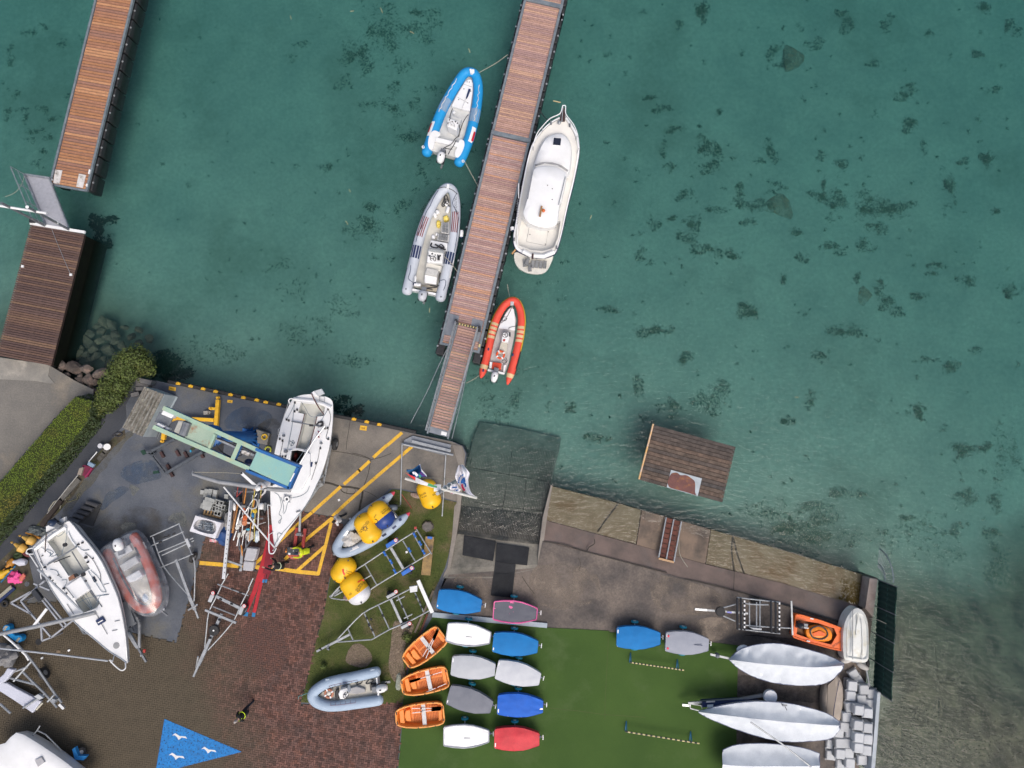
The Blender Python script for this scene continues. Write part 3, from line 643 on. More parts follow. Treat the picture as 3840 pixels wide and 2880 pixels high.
for i,(x, y, r, lab) in enumerate([(955,255,85, 'flat brown rock on the lake bed ringed by seaweed, away from the weed bank'),(885,1045,78, 'flat brown rock on the lake bed beside the largest weed bank'),(1330,1525,48, 'small brown rock on the lake bed between raft and open water')]):
 c=P(x, y, WZ - 2.2); c.z=bed_z(c.x, c.y) + .05
 single('submerged_rock', rockmesh(c, r * .723 * .0152,90 + i,.3),M('brown_lake_rock',(.42,.28,.17),.9,(.28,.21,.14),3, lo=.4, hi=.6, grain=.3, gs=6, alpha=(2.5,.3,.65,.75)),lab, 'rock')
subm=M('submerged_slab',(.16,.132,.088),.9,(.08,.066,.043),.9, lo=.35, hi=.65, grain=.3, gs=7, c3=(.08,.068,.045),s3=.5, bump=.4)
view(2900,1800,940 / 1444)
for pts in ([(745,918),(957,940),(957,1158),(745,1158)],[(968,942),(1188,965),(1188,1178),(968,1165)],[(745,1168),(957,1170),(955,1418),(745,1418)],[(968,1176),(1188,1187),(1192,1498),(965,1480)],[(1198,1194),(1500,1232),(1500,1600),(1203,1560)],[(640,800),(735,805),(735,1416),(605,1416)],[(745,1426),(955,1426),(952,1700),(745,1700)],[(968,1486),(1192,1506),(1198,1720),(963,1700)]):
 q=PL(pts, WZ - .6); q=[Vector((p.x, p.y, bed_z(p.x, p.y) + .015)) for p in q]
 single('submerged_slab', MB().add(q + [p - Z3 * .2 for p in q],[(3,2,1,0),(0,1,5,4),(1,2,6,5),(2,3,7,6),(3,0,4,7)]),subm, 'brown concrete slab under shallow water', kind='structure')
pebm=M('shallow_pebbles',(.15,.125,.09),.9,(.09,.076,.055),6, grain=.3)
mb=MB()
for _ in range(2600):
 X, Y=random.uniform(620,1460),random.uniform(560,1680)
 if np_noise(X * .01, Y * .01,1.3) + (Y - 1100) / 900 < .05: continue
 s_=random.uniform(.02,.06); q=P(X, Y, WZ - .6); q.z=bed_z(q.x, q.y) + .06
 mb.ell(q,(s_, s_ * .2,0),(0, s_ * .8,0),(0,0, s_ * .5),5,4)
single('pebbles', mb, pebm, 'pebbles strewn over the shallow slabs', kind='stuff')
reed=M('dry_reed',(.55,.45,.25),.8)
for i,(x, y, dx, dy) in enumerate([(1090,65,4,14),(1320,42,14,-2),(1430,38,8,20),(1545,122,14,8),(1760,190,6,16),(1610,1163,-1,18),(1311,715,6,10),(2988,1490,12,2),(2215,815,-6,16),(1300,835,8,14)]):
 view(); a, b=P(x - dx / 2, y - dy / 2, WZ + .01),P(x + dx / 2, y + dy / 2, WZ + .01)
 single('reed_stalk', MB().tube([a,(a + b) / 2 + Vector((.01,.01,0)),b],.014,5),reed, 'short dry reed stalk floating on open water', 'reed', 'floating reed stalks')
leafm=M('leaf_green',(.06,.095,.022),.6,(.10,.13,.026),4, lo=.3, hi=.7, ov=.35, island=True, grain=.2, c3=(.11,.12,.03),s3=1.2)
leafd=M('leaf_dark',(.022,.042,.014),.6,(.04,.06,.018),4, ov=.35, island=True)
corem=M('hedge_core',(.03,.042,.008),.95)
def leaf(mb, p, n, s_):
 n=(n + Vector((random.gauss(0,.45),random.gauss(0,.45),random.gauss(0,.45)))).normalized()
 u=n.orthogonal().normalized(); a=random.uniform(0,6.28); v=n.cross(u); d=(u * math.cos(a) + v * math.sin(a)) * s_; e=n.cross(d) * .55
 mb.add([p - d, p + e * .9 - d * .1, p + d + n * s_ * .2, p - e * .9 - d * .1],[(0,1,2,3)])
view(0,1125, F7)
hr=thing('clipped_hedge', 'clipped bright green hedge between the path and dark driveway', 'hedge', P(600,1659,0))
top=PL([(890,1145),(1090,1195),(1060,1400),(1000,1500),(600,1985),(350,2250),(0,2680),(-900,3700),(-1500,3500),(0,2150),(700,1345)],1.05)
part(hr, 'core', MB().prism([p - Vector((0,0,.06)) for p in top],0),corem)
mb=MB(); bx=(min(p.x for p in top),max(p.x for p in top),min(p.y for p in top),max(p.y for p in top))
k=0
while k < 42000:
 q=Vector((random.uniform(bx[0], bx[1]),random.uniform(bx[2], bx[3]),1.05))
 k += 1
 if inpoly(q, top):
  q.z += .06 * np_noise(q.x, q.y,1.3) + random.uniform(-.01,.03); leaf(mb, q, Vector((0,0,3.5)),random.uniform(.02,.038))
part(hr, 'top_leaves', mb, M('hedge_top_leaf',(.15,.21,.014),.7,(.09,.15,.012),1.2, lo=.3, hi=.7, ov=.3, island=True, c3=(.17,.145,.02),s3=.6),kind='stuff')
mb=MB()
for i in range(len(top)):
 a, b=top[i], top[(i + 1) % len(top)]; d=b - a; nrm=Vector((d.y,-d.x,0)).normalized()
 ctr_=sum(top, Vector()) / len(top)
 for _ in range(int(d.length * 260)):
  t_=random.random(); z=random.uniform(.02,1.08); bulge=.22 * (1 - z) + .06 * np_noise(t_ * d.length, z,2)
  for sg in (1,):
   n2=nrm if not inpoly(a.lerp(b, t_) + nrm * .1, top) else -nrm
   leaf(mb, Vector((0,0, z)) + (a.lerp(b, t_) + n2 * bulge).xy.to_3d(),n2 + Vector((0,0,.5)),random.uniform(.04,.075))
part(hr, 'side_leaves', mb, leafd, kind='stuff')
bu=thing('leafy_bush', 'rounded dark leafy bush leaning over the quay corner', 'bush', P(1450,900,0))
mbl, mbc=MB(),MB()
for (x, y, r, zc) in [(1590,700,160,.9),(1480,760,150,.95),(1700,760,130,.7),(1390,880,140,.9),(1540,860,130,1.0),(1310,1010,130,.8),(1440,1010,120,1.0),(1270,1130,120,.7),(1380,1140,110,.8),(1210,1230,95,.55),(1300,1260,85,.55),(1660,640,90,.6),(1760,830,90,.4),(1160,1320,70,.4),(1060,1420,60,.35),(960,1530,60,.3)]:
 c=P(x, y, zc); R=r * F7 * .0142
 mbc.ell(c,(R * .8,0,0),(0, R * .8,0),(0,0, R * .75),10,7)
 for _ in range(int(900 * R * R / .5)):
  n=Vector((random.gauss(0,1),random.gauss(0,1),random.gauss(0,1) + .3)).normalized()
  rr=R * (1 + .25 * noise.noise(n * 2.3 + c) + random.uniform(-.18,.06)); leaf(mbl, c + n * rr, n, random.uniform(.035,.07))
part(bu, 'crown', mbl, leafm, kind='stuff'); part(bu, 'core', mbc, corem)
tk=MB()
for x, y in ((1450,950),(1350,1080),(1560,820)): tk.tube([P(x, y,-.3),P(x, y,.5) + Vector((.1,.05,0))],[.07,.04],6)
part(bu, 'stem', tk, M('bark',(.08,.06,.045),.9))
for (vx, vy, x, y, r, lab) in ((1150,1700,1050,650,95, 'dark leafy shrub behind the grey inflatable boat motor'),(1100,2100,1350,910,70, 'low green shrub beside the gravel strip and orange rowing boat'),(1100,2100,365,1250,40, 'small weed tuft on the lawn near the grey inflatable boat')):
 view(vx, vy, F7); c=P(x, y,.12); R=r * F7 * .014; mb=MB()
 for _ in range(int(260 + 500 * R)):
  n=Vector((random.gauss(0,1),random.gauss(0,1),abs(random.gauss(0,.8)))).normalized(); leaf(mb, c + Vector((n.x * R * random.uniform(.3,1),n.y * R * random.uniform(.3,1),n.z * .3)),n, random.uniform(.03,.05))
 single('low_shrub', mb, leafm, lab, 'shrub', org=c * 1)
wood_o=wood('pier_plank_orange',[(.42,.20,.10),(.35,.17,.10),(.30,.155,.11),(.45,.23,.12),(.33,.16,.095)],.12)
wood_p=wood('pier_plank_pink',[(.47,.29,.225),(.40,.25,.21),(.37,.235,.215),(.50,.31,.22),(.44,.275,.225)],.1)
wood_q=wood('pier_plank_mauve',[(.46,.30,.255),(.40,.25,.23),(.50,.33,.28),(.42,.285,.265),(.50,.28,.185)],.1)
wood_d=wood('deck_plank_dark',[(.125,.075,.06),(.10,.062,.055),(.15,.09,.066),(.115,.072,.062),(.17,.105,.07)],.12)
wood_r=wood('raft_plank',[(.105,.082,.07),(.088,.072,.064),(.12,.088,.068),(.078,.068,.064),(.13,.09,.068)],.12, dark=.5)
frame_m=M('pier_frame_steel',(.20,.235,.26),.55,(.14,.165,.19),4, metal=.2)
def planks(root, a, b, width, pitch, m, th=.035, gap=.014, name='plank', flip=False):
 d=(b - a); Ln=d.length; d=d / Ln; nrm=Vector((0,0,1)).cross(d).normalized(); up=d.cross(nrm)
 n=max(1, round(Ln / pitch)); pt_=Ln / n
 me=mesh(name, MB().box((0,0,0),d * (pt_ - gap) / 2, nrm * width / 2, up * th / 2),Vector(),m)
 for i in range(n):
  o=bpy.data.objects.new(name, me); C.objects.link(o); o.parent=root
  p=a + d * pt_ * (i + .5) - Vector((0,0, th / 2)); p.z += random.uniform(-.004,.004)
  o.location=p - WPOS[root.name]
 return d, nrm
def floats(root, a, b, width, zt, out=.16, ln=1.0):
 d=(b - a).normalized(); nrm=Vector((0,0,1)).cross(d).normalized(); L_=(b - a).length; i=0
 while i * ln < L_:
  for sg in (-1,1):
   c=a + d * (ln * (i + .5)) + nrm * sg * (width / 2 - .2 + out); c.z=zt
   part(root, 'float', MB().box(c - Z3 * .2, d * ln * .46, nrm * .22,(0,0,.48)),black, bev=.05)
   part(root, 'ring', MB().lathe(c + nrm * sg * .2 + Vector((0,0,.28)),(0,0,1),[(.05,-.01),(.06,0),(.05,.02)],8),galv)
  i += 1
ZP=.06
view(0,0,960 / 2212)
pl, pr_=P(450,1585, ZP),P(742,1638, ZP); tl, tr_=P(832,0, ZP),P(1150,0, ZP)
b_=(pl + pr_) / 2; ax=((tl + tr_) / 2 - b_).normalized(); nn=Vector((0,0,1)).cross(ax); wd=(pr_ - pl).length
a_=b_ + ax * 13.5
lp=thing('floating_pier', 'orange brown planked floating pier with two white pads at its end', 'pier', b_ + Vector((0,0, WZ - ZP)))
planks(lp, b_, a_, wd,.165, wood_o, gap=.03)
for sg in (-1,1): part(lp, 'side_rail', MB().bar(b_ - ax * .1 + nn * sg * (wd / 2 + .07),a_ + nn * sg * (wd / 2 + .07),.11,.14),frame_m)
part(lp, 'end_rail', MB().bar(b_ - ax * .07 + nn * (wd / 2 + .02),b_ - ax * .07 - nn * (wd / 2 + .02),.10,.14),frame_m)
part(lp, 'deck_base', MB().box((a_ + b_) / 2 - Vector((0,0,.12)),ax * 6.75, nn * (wd / 2 - .02),(0,0,.06)),steel)
floats(lp, b_, a_, wd,-.42)
pad=M('white_pad',(.62,.61,.60),.7,(.50,.48,.46),3, c3=(.2,.18,.15),s3=3)
for pts in ([(478,1465),(538,1472),(512,1590),(458,1582)],[(682,1500),(742,1512),(715,1624),(658,1612)]): part(lp, 'white_pad', MB().pr(pts, ZP + .03, ZP),pad)
for pts in ([(768,1462),(780,1464),(772,1502),(760,1500)],[(745,1585),(757,1588),(752,1612),(740,1608)]): part(lp, 'cleat', MB().pr(pts, ZP + .12, ZP),white)
part(lp, 'hinge', MB().ell(P(446,1552, ZP + .08),(.1,0,0),(0,.08,0),(0,0,.06),8,6),galv)
view(0,600, F7); ZD=.55
q0, q1=P(360,768, ZD),P(1003,872, ZD); view(0,1125, F7); q2=P(608,772, ZD)
ax=(q2 - q1).normalized(); wd=(q1 - q0).length; mid0=(q0 + q1) / 2; ln_=(q2 - q1).length; nn=Vector((0,0,1)).cross(ax); mid1=mid0 + ax * ln_
ld=thing('jetty_deck', 'dark brown planked fixed jetty deck reaching from the path', 'jetty', mid1 - Vector((0,0, ZD + .5)))
planks(ld, mid0, mid1, wd,.122, wood_d, gap=.026)
for sg in (-1,0,1): part(ld, 'joist', MB().bar(mid0 + nn * sg * (wd / 2 - .15) - Vector((0,0,.16)),mid1 + nn * sg * (wd / 2 - .15) - Vector((0,0,.16)),.16,.22),M('dark_beam',(.05,.03,.025),.8))
skm=M('shade_black',(.003,.004,.003),.9,(.005,.007,.004),3, spec=.1)
part(ld, 'shade_skirt', MB().box((mid0 + mid1) / 2 - Z3 * 1.2,(mid1 - mid0) / 2 * .99, nn * (wd / 2 - .04),(0,0,.95)),skm)  # added box; its near-black colour stands in for shade under the deck
view(0,600, F7)
part(ld, 'end_beam', MB().bar(P(362,752, ZD + .06),P(1008,858, ZD + .06),.14,.12),white)
for x, y in ((268,1260),(840,1360)): part(ld, 'cleat_plate', MB().box(P(x, y, ZD + .03),(.06,0,0),(0,.06,0),(0,0,.03)),white)
part(ld, 'chain', MB().rope(PL([(600,780),(660,940),(760,1180),(830,1340)], ZD + .02),.012),galv)
gwm=M('perforated_plate',(.42,.43,.47),.6,(.34,.35,.39),6, grain=.1, gs=60)
gw=thing('access_gangway', 'pale grey perforated metal gangway with a handrail on one side', 'gangway', P(690,790, ZD))
g0, g1, g2, g3=P(300,175,.16),P(590,218,.16),P(820,805, ZD + .06),P(555,782, ZD + .06)
mb=MB().add([g0, g1, g2, g3] + [p - Vector((0,0,.05)) for p in (g0, g1, g2, g3)],[(3,2,1,0),(4,5,6,7),(0,1,5,4),(1,2,6,5),(2,3,7,6),(3,0,4,7)])
part(gw, 'tread_plate', mb, gwm)
mb=MB()
for i in range(1,60): mb.bar(g0.lerp(g3, i / 60) + Vector((0,0,.004)),g1.lerp(g2, i / 60) + Vector((0,0,.004)),.025,.012)
for i in range(1,18): mb.bar(g0.lerp(g1, i / 18) + Vector((0,0,.004)),g3.lerp(g2, i / 18) + Vector((0,0,.004)),.02,.010)
part(gw, 'tread_grid', mb, gwm, kind='stuff')
for a, b in ((g0, g3),(g1, g2)): part(gw, 'side_beam', MB().bar(a + Vector((0,0,.03)),b + Vector((0,0,.03)),.06,.12),galv)
part(gw, 'end_plate', MB().bar(g0 + Vector((0,0,.04)),g1 + Vector((0,0,.04)),.12,.05),galv)
for hz, rr in ((1.1,.03),(.6,.02),(.18,.02)): part(gw, 'rail', MB().tube([g0 + Vector((0,0, hz)),g3 + Vector((0,0, hz))], rr,6),galv)
for f_ in (.0,.33,.66,.97): part(gw, 'post', MB().tube([g0.lerp(g3, f_),g0.lerp(g3, f_) + Vector((0,0,1.1))],.02,6),galv)
part(gw, 'cable', MB().rope([P(290,190,.9),P(250,300,.4),P(170,390,.0),P(60,435, WZ)],.012),rope_m)
ga=thing('lifting_gantry', 'grey steel gantry with white crossbar over the jetty end', 'gantry', P(690,800, ZD))
t1, t2=P(545,785, ZD),P(828,830, ZD)
for q in (t1, t2): part(ga, 'leg', MB().tube([q, q + Vector((0,.12,3.2))],.065,10),steel)
cd=(t2 - t1).normalized(); z_=Vector((0,.1,2.62))
part(ga, 'crossbar', MB().tube([t1 - cd * .9 + z_, t2 + cd * .55 + z_],.06,10),white)
part(ga, 'cap', MB().ell(t2 + Vector((0,.12,3.22)),(.09,0,0),(0,.09,0),(0,0,.05),10,6),white)
part(ga, 'bracket', MB().box(t2 + Vector((0,.05,1.05)),(.07,0,0),(0,.07,0),(0,0,.05)),white)
part(ga, 'winch', MB().box(P(390,725, ZD + .12),(.12,0,0),(0,.1,0),(0,0,.12)),black)
view(); pa, pb=P(2055,-60, ZP),P(1725,1300, ZP); ax=(pb - pa).normalized(); nn=Vector((0,0,1)).cross(ax)
view(1800,0,400 / 1185); wd=abs((P(487,0, ZP) - P(940,0, ZP)).dot(nn)); view()
cp=thing('floating_pier', 'long pinkish planked floating pier in jointed sections with moored boats', 'pier',(pa + pb) / 2 + Vector((0,0, WZ - ZP)))
def along(px, py): q=P(px, py, ZP); return pa + ax * (q - pa).dot(ax)
j0, j1=along(2040,12),along(1916,513)
segs=[(pa, j0 - ax * .12, wood_p),(j0 + ax * .12, j1 - ax * .14, wood_p),(j1 + ax * .14, pb, wood_q)]
for s0, s1, m_ in segs:
 planks(cp, s0, s1, wd - .30,.108, m_, gap=.02)
 for sg in (-1,1): part(cp, 'side_rail', MB().bar(s0 + nn * sg * (wd / 2 - .08),s1 + nn * sg * (wd / 2 - .08),.13,.16),frame_m)
 part(cp, 'deck_base', MB().box((s0 + s1) / 2 - Vector((0,0,.13)),ax * (s1 - s0).length / 2, nn * (wd / 2 - .06),(0,0,.06)),steel)
 floats(cp, s0, s1, wd,-.42, out=.10, ln=.95)
for j in (j0, j1): part(cp, 'joint_beam', MB().bar(j + nn * wd / 2 + Vector((0,0,.0)),j - nn * wd / 2,.23,.14),frame_m)
part(cp, 'end_beam', MB().bar(pb + ax * .06 + nn * (wd / 2 - .02),pb + ax * .06 - nn * (wd / 2 - .02),.12,.16),frame_m)
view(1600,1080,400 / 1106)
plm=M('grey_sheet',(.23,.25,.28),.5,(.17,.19,.22),2, metal=.2)
for pts in ([(235,262),(338,290),(292,500),(178,482)],[(478,312),(588,345),(540,560),(500,550),(455,395)]): part(cp, 'cover_plate', MB().pr(pts, ZP + .02, ZP + .004),plm)
part(cp, 'cleat', MB().pr([(542,580),(558,584),(552,616),(536,612)], ZP + .12, ZP),M('cream_paint',(.6,.5,.25),.6))
gz0, gz1=ZP + .16,.16
G0, G1, G2, G3=P(328,385, gz0),P(522,425, gz0),P(222,1530, gz1),P(22,1490, gz1)
cg=thing('shore_gangway', 'planked gangway with steel rails linking the central pier to the quay', 'gangway',(G2 + G3) / 2)
m0, m1=(G0 + G1) / 2,(G2 + G3) / 2; gd=(m1 - m0).normalized(); gn=Vector((0,0,1)).cross(gd).normalized(); gwid=(G1 - G0).length
planks(cg, m0, m1 - gd * .25, gwid,.142, wood_p, gap=.03)
for sg in (-1,1):
 part(cg, 'side_beam', MB().bar(m0 + gn * sg * (gwid / 2 + .05) - gd * .1, m1 + gn * sg * (gwid / 2 + .05) + gd * .15,.08,.16),frame_m)
 for hz in (1.0,.55): part(cg, 'rail', MB().tube([m0 + gn * sg * (gwid / 2 + .08) + Vector((0,0, hz)),m1 + gn * sg * (gwid / 2 + .08) + Vector((0,0, hz))],.025,6),galv)
 for i in range(5):
  q=m0.lerp(m1,.04 + .23 * i) + gn * sg * (gwid / 2 + .08); part(cg, 'post', MB().tube([q, q + Vector((0,0,1.0))],.022,6),galv)
part(cg, 'end_plate', MB().box(m1 - gd * .1, gd * .16, gn * gwid / 2,(0,0,.02)),plm)
part(cg, 'sign', MB().box(m1 - gd * .08 + gn * (.28) * 1 + Vector((0,0,.03)),gd * .09, gn * .15,(0,0,.008)),white)
ys_, bs2=M('stripe_yellow',(.62,.52,.22),.6),black
ra, rb_=P(322,368, gz0 + .05),P(522,414, gz0 + .05)
for i in range(14): part(cg, 'roller_stripe', MB().tube([ra.lerp(rb_, i / 14),ra.lerp(rb_,(i + 1) / 14)],.05,8),ys_ if i % 2 else bs2)
for q in ((305,355),(545,425)): part(cg, 'wheel_bracket', MB().box(P(*q, gz0 + .1),(.07,0,0),(0,.14,0),(0,0,.14)),black)
part(cg, 'base_beam', MB().bar(P(-150,1590,.22),P(250,1690,.22),.14,.12),galv)
view(); part(cg, 'landing_plate', MB().pr([(1548,1634),(1692,1668),(1684,1696),(1668,1708),(1512,1668),(1516,1650)],.12,.0),plm)
part(cg, 'pivot_bar', MB().tube([P(1506,1664,.25),P(1600,1684,.25),P(1700,1706,.25)],.06,8),galv)
for a, b in (((1508,1668,.3),(1502,1893,.03)),((1672,1706,.3),(1658,1936,.03))): part(cg, 'stay', MB().tube([P(*a),P(*b)],.035,6),galv)
view(1600,1080,400 / 1106)
part(cg, 'chain', MB().rope([P(270,520,1.0),P(180,690,.5),P(90,880,.4),P(0,1080,.4),P(-130,1330,.3),P(-165,1400,.1)],.022),galv)
part(cg, 'chain', MB().rope([P(482,640,.9),P(430,800,.5),P(370,1100,.5),P(300,1400,.5),P(262,1560,.3)],.022),galv)
view(2300,1500,.27125); ZR=WZ + .14
R0, R1, R2, R3=P(550,330, ZR),P(1690,655, ZR),P(1508,1425, ZR),P(352,1097, ZR)
rf=thing('swimming_raft', 'dark weathered planked raft floating off the apron', 'raft',(R0 + R2) / 2 + Vector((0,0, WZ - ZR)))
ma, mc_=(R0 + R1) / 2,(R2 + R3) / 2
dd_, nn_=planks(rf, ma, mc_,(R1 - R0).length,.20, wood_r, th=.05, gap=.022)
part(rf, 'underframe', MB().box((ma + mc_) / 2 - Vector((0,0,.18)),(mc_ - ma) / 2 * .97, nn_ * (R1 - R0).length * .485,(0,0,.12)),M('dark_beam',(.05,.03,.025)))
part(rf, 'edge_rope', MB().tube(PL([(550,330),(485,590),(440,760),(352,1097)], ZR + .05),.05,6),M('orange_rope',(.66,.40,.15),.8,(.55,.42,.35),3))
part(rf, 'metal_sheet', MB().pr([(797,967),(1225,1085),(1166,1327),(738,1207)], ZR + .012, ZR),M('galvanised_sheet',(.40,.46,.50),.5))
rust=smooth(PL([(800,1020),(880,1005),(930,1040),(1010,1040),(1090,1090),(1130,1140),(1130,1270),(1140,1315),(1000,1272),(800,1218),(760,1180),(755,1120)], ZR + .018),3, True)
part(rf, 'rust_patch', MB().add(rust,[list(range(len(rust)))]),M('rust',(.16,.07,.06),.8,(.12,.055,.05),2, c3=(.25,.11,.05),s3=3))
Z3=Vector((0,0,1))
def frames(path):
 out=[]
 for i, p in enumerate(path):
  d=(path[min(i + 1, len(path) - 1)] - path[max(i - 1,0)]); dh=Vector((d.x, d.y,0)).normalized()
  u=dh.cross(Z3).normalized(); out.append((p, u, u.cross(dh).normalized()))
 return out
class Tube:
 """inflatable collar: port stern -> bow -> starboard stern; angle 0=inboard,90=top,180=outboard"""
 def __init__(s, pts, radii, z, bow_rise=.12, sub=5):
  n=len(pts); q=[]
  for i,(x, y) in enumerate(pts):
   t=i / (n - 1); q.append(P(x, y, z + bow_rise * max(0,1 - abs(t - .5) * 3.2)))
  s.path=smooth(q, sub); m=len(s.path)
  rr=[(radii[min(int(i / (m - 1) * (len(radii) - 1)),len(radii) - 2)], radii[min(int(i / (m - 1) * (len(radii) - 1)) + 1, len(radii) - 1)],(i / (m - 1) * (len(radii) - 1)) % 1) for i in range(m)]
  s.r=[a * (1 - f) + b * f for a, b, f in rr]; s.r[-1]=radii[-1]
  s.fr=frames(s.path)
  s.cum=[0]
  for a, b in zip(s.path, s.path[1:]): s.cum.append(s.cum[-1] + (b - a).length)
 def at(s, t):
  L_=t * s.cum[-1]
  for i in range(len(s.cum) - 1):
   if s.cum[i + 1] >= L_:
    f=(L_ - s.cum[i]) / max(1e-6, s.cum[i + 1] - s.cum[i])
    a, b=s.fr[i], s.fr[i + 1]; return (a[0].lerp(b[0], f),a[1].lerp(b[1], f).normalized(),a[2].lerp(b[2], f).normalized(),s.r[i] * (1 - f) + s.r[i + 1] * f)
  a=s.fr[-1]; return a + (s.r[-1],)
 def mesh(s, n=14, capr=True):
  mb=MB(); rings=[]
  def ring(p, u, w_, r): return [p + (u * math.cos(2 * math.pi * k / n) + w_ * math.sin(2 * math.pi * k / n)) * r for k in range(n)]
  p0, u0, w0=s.fr[0]; d0=(s.path[0] - s.path[1]).normalized(); p1, u1, w1=s.fr[-1]; d1=(s.path[-1] - s.path[-2]).normalized()
  if capr:
   for a in (80,55,30): rings.append(ring(p0 + d0 * s.r[0] * math.sin(rad(a)) * .8, u0, w0, s.r[0] * math.cos(rad(a))))
  for (p, u, w_),r in zip(s.fr, s.r): rings.append(ring(p, u, w_, r))
  if capr:
   for a in (30,55,80): rings.append(ring(p1 + d1 * s.r[-1] * math.sin(rad(a)) * .8, u1, w1, s.r[-1] * math.cos(rad(a))))
  return mb.loft(rings)
 def pt(s, t, ang, off=0):
  p, u, w_, r=s.at(t); return p + (u * math.cos(rad(ang)) + w_ * math.sin(rad(ang))) * (r + off)
 def patch(s, t0, t1, a0, a1, off=.006, nt=10, na=5, mb=None):
  mb=mb or MB(); g=[[s.pt(t0 + (t1 - t0) * i / nt, a0 + (a1 - a0) * j / na, off) for j in range(na + 1)] for i in range(nt + 1)]
  for i in range(nt):
   for j in range(na): mb.add([g[i][j], g[i + 1][j], g[i + 1][j + 1], g[i][j + 1]],[(0,1,2,3), ])
  return mb
 def line(s, t0, t1, ang, r, n=12, off=.012, wob=0):
  return MB().tube([s.pt(t0 + (t1 - t0) * i / n, ang + wob * math.sin(i * 2.4),off) for i in range(n + 1)], r,5)
 def near(s, X, Y):
  q=P(X, Y, s.path[0].z + .1); return min(((p - q).length, c) for p, c in zip(s.path, s.cum))[1] / s.cum[-1]
def ring(mb, c, R, r, nrm=Z3, n=16, m=5):
 nrm=Vector(nrm).normalized(); u=nrm.orthogonal().normalized(); v=nrm.cross(u)
 rings=[]
 for k in range(n):
  a=2 * math.pi * k / n; d=u * math.cos(a) + v * math.sin(a)
  rings.append([Vector(c) + d * (R + r * math.cos(2 * math.pi * j / m)) + nrm * r * math.sin(2 * math.pi * j / m) for j in range(m)])
 rings.append(rings[0]); return mb.loft(rings, False)
def outboard(root, X, Y, X2, Y2, z, m, wd=.20, leg=True, name='outboard_motor'):
 a, b=P(X, Y, z),P(X2, Y2, z); d=(b - a); L_=d.length; d.normalize(); nrm=Z3.cross(d)
 mb=MB(); rings=[]
 for (f, sc_, h0, h1) in ((0,.55,-.12,.10),(.08,.82,-.2,.2),(.35,1,-.25,.27),(.7,.92,-.25,.25),(.92,.65,-.2,.16),(1,.4,-.14,.08)):
  c=a + d * L_ * f; rings.append([c + nrm * wd * sc_ * math.cos(t) + Z3 * ((h1 - h0) / 2 * math.sin(t) + (h0 + h1) / 2) for t in [2 * math.pi * k / 12 for k in range(12)]])
 o=part(root, name, mb.loft(rings),m, True)
 part(o, 'cowl_band', MB().box(a + d * L_ * .5 + Z3 * -.16, d * L_ * .46, nrm * wd * .97,(0,0,.03)),black)
 part(o, 'cowl_badge', MB().box(a + d * L_ * .45 + Z3 * .262, d * .05, nrm * .03,(0,0,.008)),black)
 if leg: part(o, 'motor_leg', MB().box(a + d * L_ * .35 - Z3 * .55, d * .10, nrm * .06,(0,0,.4)).box(a + d * L_ * .6 - Z3 * .85, d * .22, nrm * .05,(0,0,.05)),M('motor_grey',(.25,.26,.28),.5))
 part(o, 'clamp', MB().box(a - d * .10 - Z3 * .1, d * .12, nrm * .12,(0,0,.12)),steel)
 return o
FONT=None
def text(par, s_, A, B, z, m, on=None, h=None, name='lettering'):
 cu=bpy.data.curves.new('txt', 'FONT'); cu.body=s_; cu.resolution_u=2
 to=bpy.data.objects.new('txt', cu); C.objects.link(to)
 dg=bpy.context.evaluated_depsgraph_get(); me=to.evaluated_get(dg).to_mesh()
 vs=[v.co.copy() for v in me.vertices]; fs=[list(p.vertices) for p in me.polygons]
 to.evaluated_get(dg).to_mesh_clear(); bpy.data.objects.remove(to); bpy.data.curves.remove(cu)
 a, b=P(*A, z),P(*B, z); d=b - a; W_=d.length; d.normalize(); u=Z3.cross(d)
 x0_, x1_=min(v.x for v in vs),max(v.x for v in vs); k=W_ / max(1e-6, x1_ - x0_); ky=(h / .72) if h else k
 mb=MB(); out=[]
 for v in vs:
  p=a + d * (v.x - x0_) * k + u * v.y * ky
  if on: p=on(p)
  out.append(p)
 mb.add(out, fs); return part(par, name, mb, m)
def wheel(root, c, axis, R=.25, w_=.16, hub=None, name='wheel'):
 axis=Vector(axis).normalized()
 o=part(root, name, MB().lathe(c, axis,[(R * .55,-w_ / 2),(R * .9,-w_ / 2),(R,-w_ * .3),(R, w_ * .3),(R * .9, w_ / 2),(R * .55, w_ / 2)],18),rubber, True)
 part(o, 'rim', MB().lathe(c, axis,[(R * .3,-w_ * .52),(R * .55,-w_ * .48),(R * .55, w_ * .48),(R * .3, w_ * .52),(.03, w_ * .55)],14),hub or galv, True)
 return o
def steer(root, c, R, nrm, m=black):
 mb=MB(); ring(mb, c, R,.018, nrm); n=Vector(nrm).normalized(); u=n.orthogonal().normalized(); v=n.cross(u)
 for a in (0,2.09,4.19): mb.tube([c, c + (u * math.cos(a) + v * math.sin(a)) * R],.012,4)
 mb.tube([c, c - n * .12],.02,5); return part(root, 'steering_wheel', mb, m)
view(1500,200,400 / 1327)
hy=M('hypalon_blue',(.012,.28,.62),.55,(.012,.25,.56),1.2, grain=.05)
hyd=M('hypalon_blue_grey',(.16,.27,.42),.6,(.20,.30,.42),4)
b1=thing('inflatable_boat', 'bright blue rigid inflatable boat with white deck moored by the pier', 'boat', P(700,800, WZ))
tb=Tube([(335,1235),(395,1050),(455,880),(535,690),(625,520),(725,355),(800,255),(865,232),(930,262),(965,350),(972,480),(955,650),(920,830),(862,1050),(795,1230),(735,1360)],[.29,.29,.285,.27,.25,.25,.27,.285,.29,.29], WZ + .24,.2)
part(b1, 'tube', tb.mesh(),hy, True)
floor_z=WZ + .14
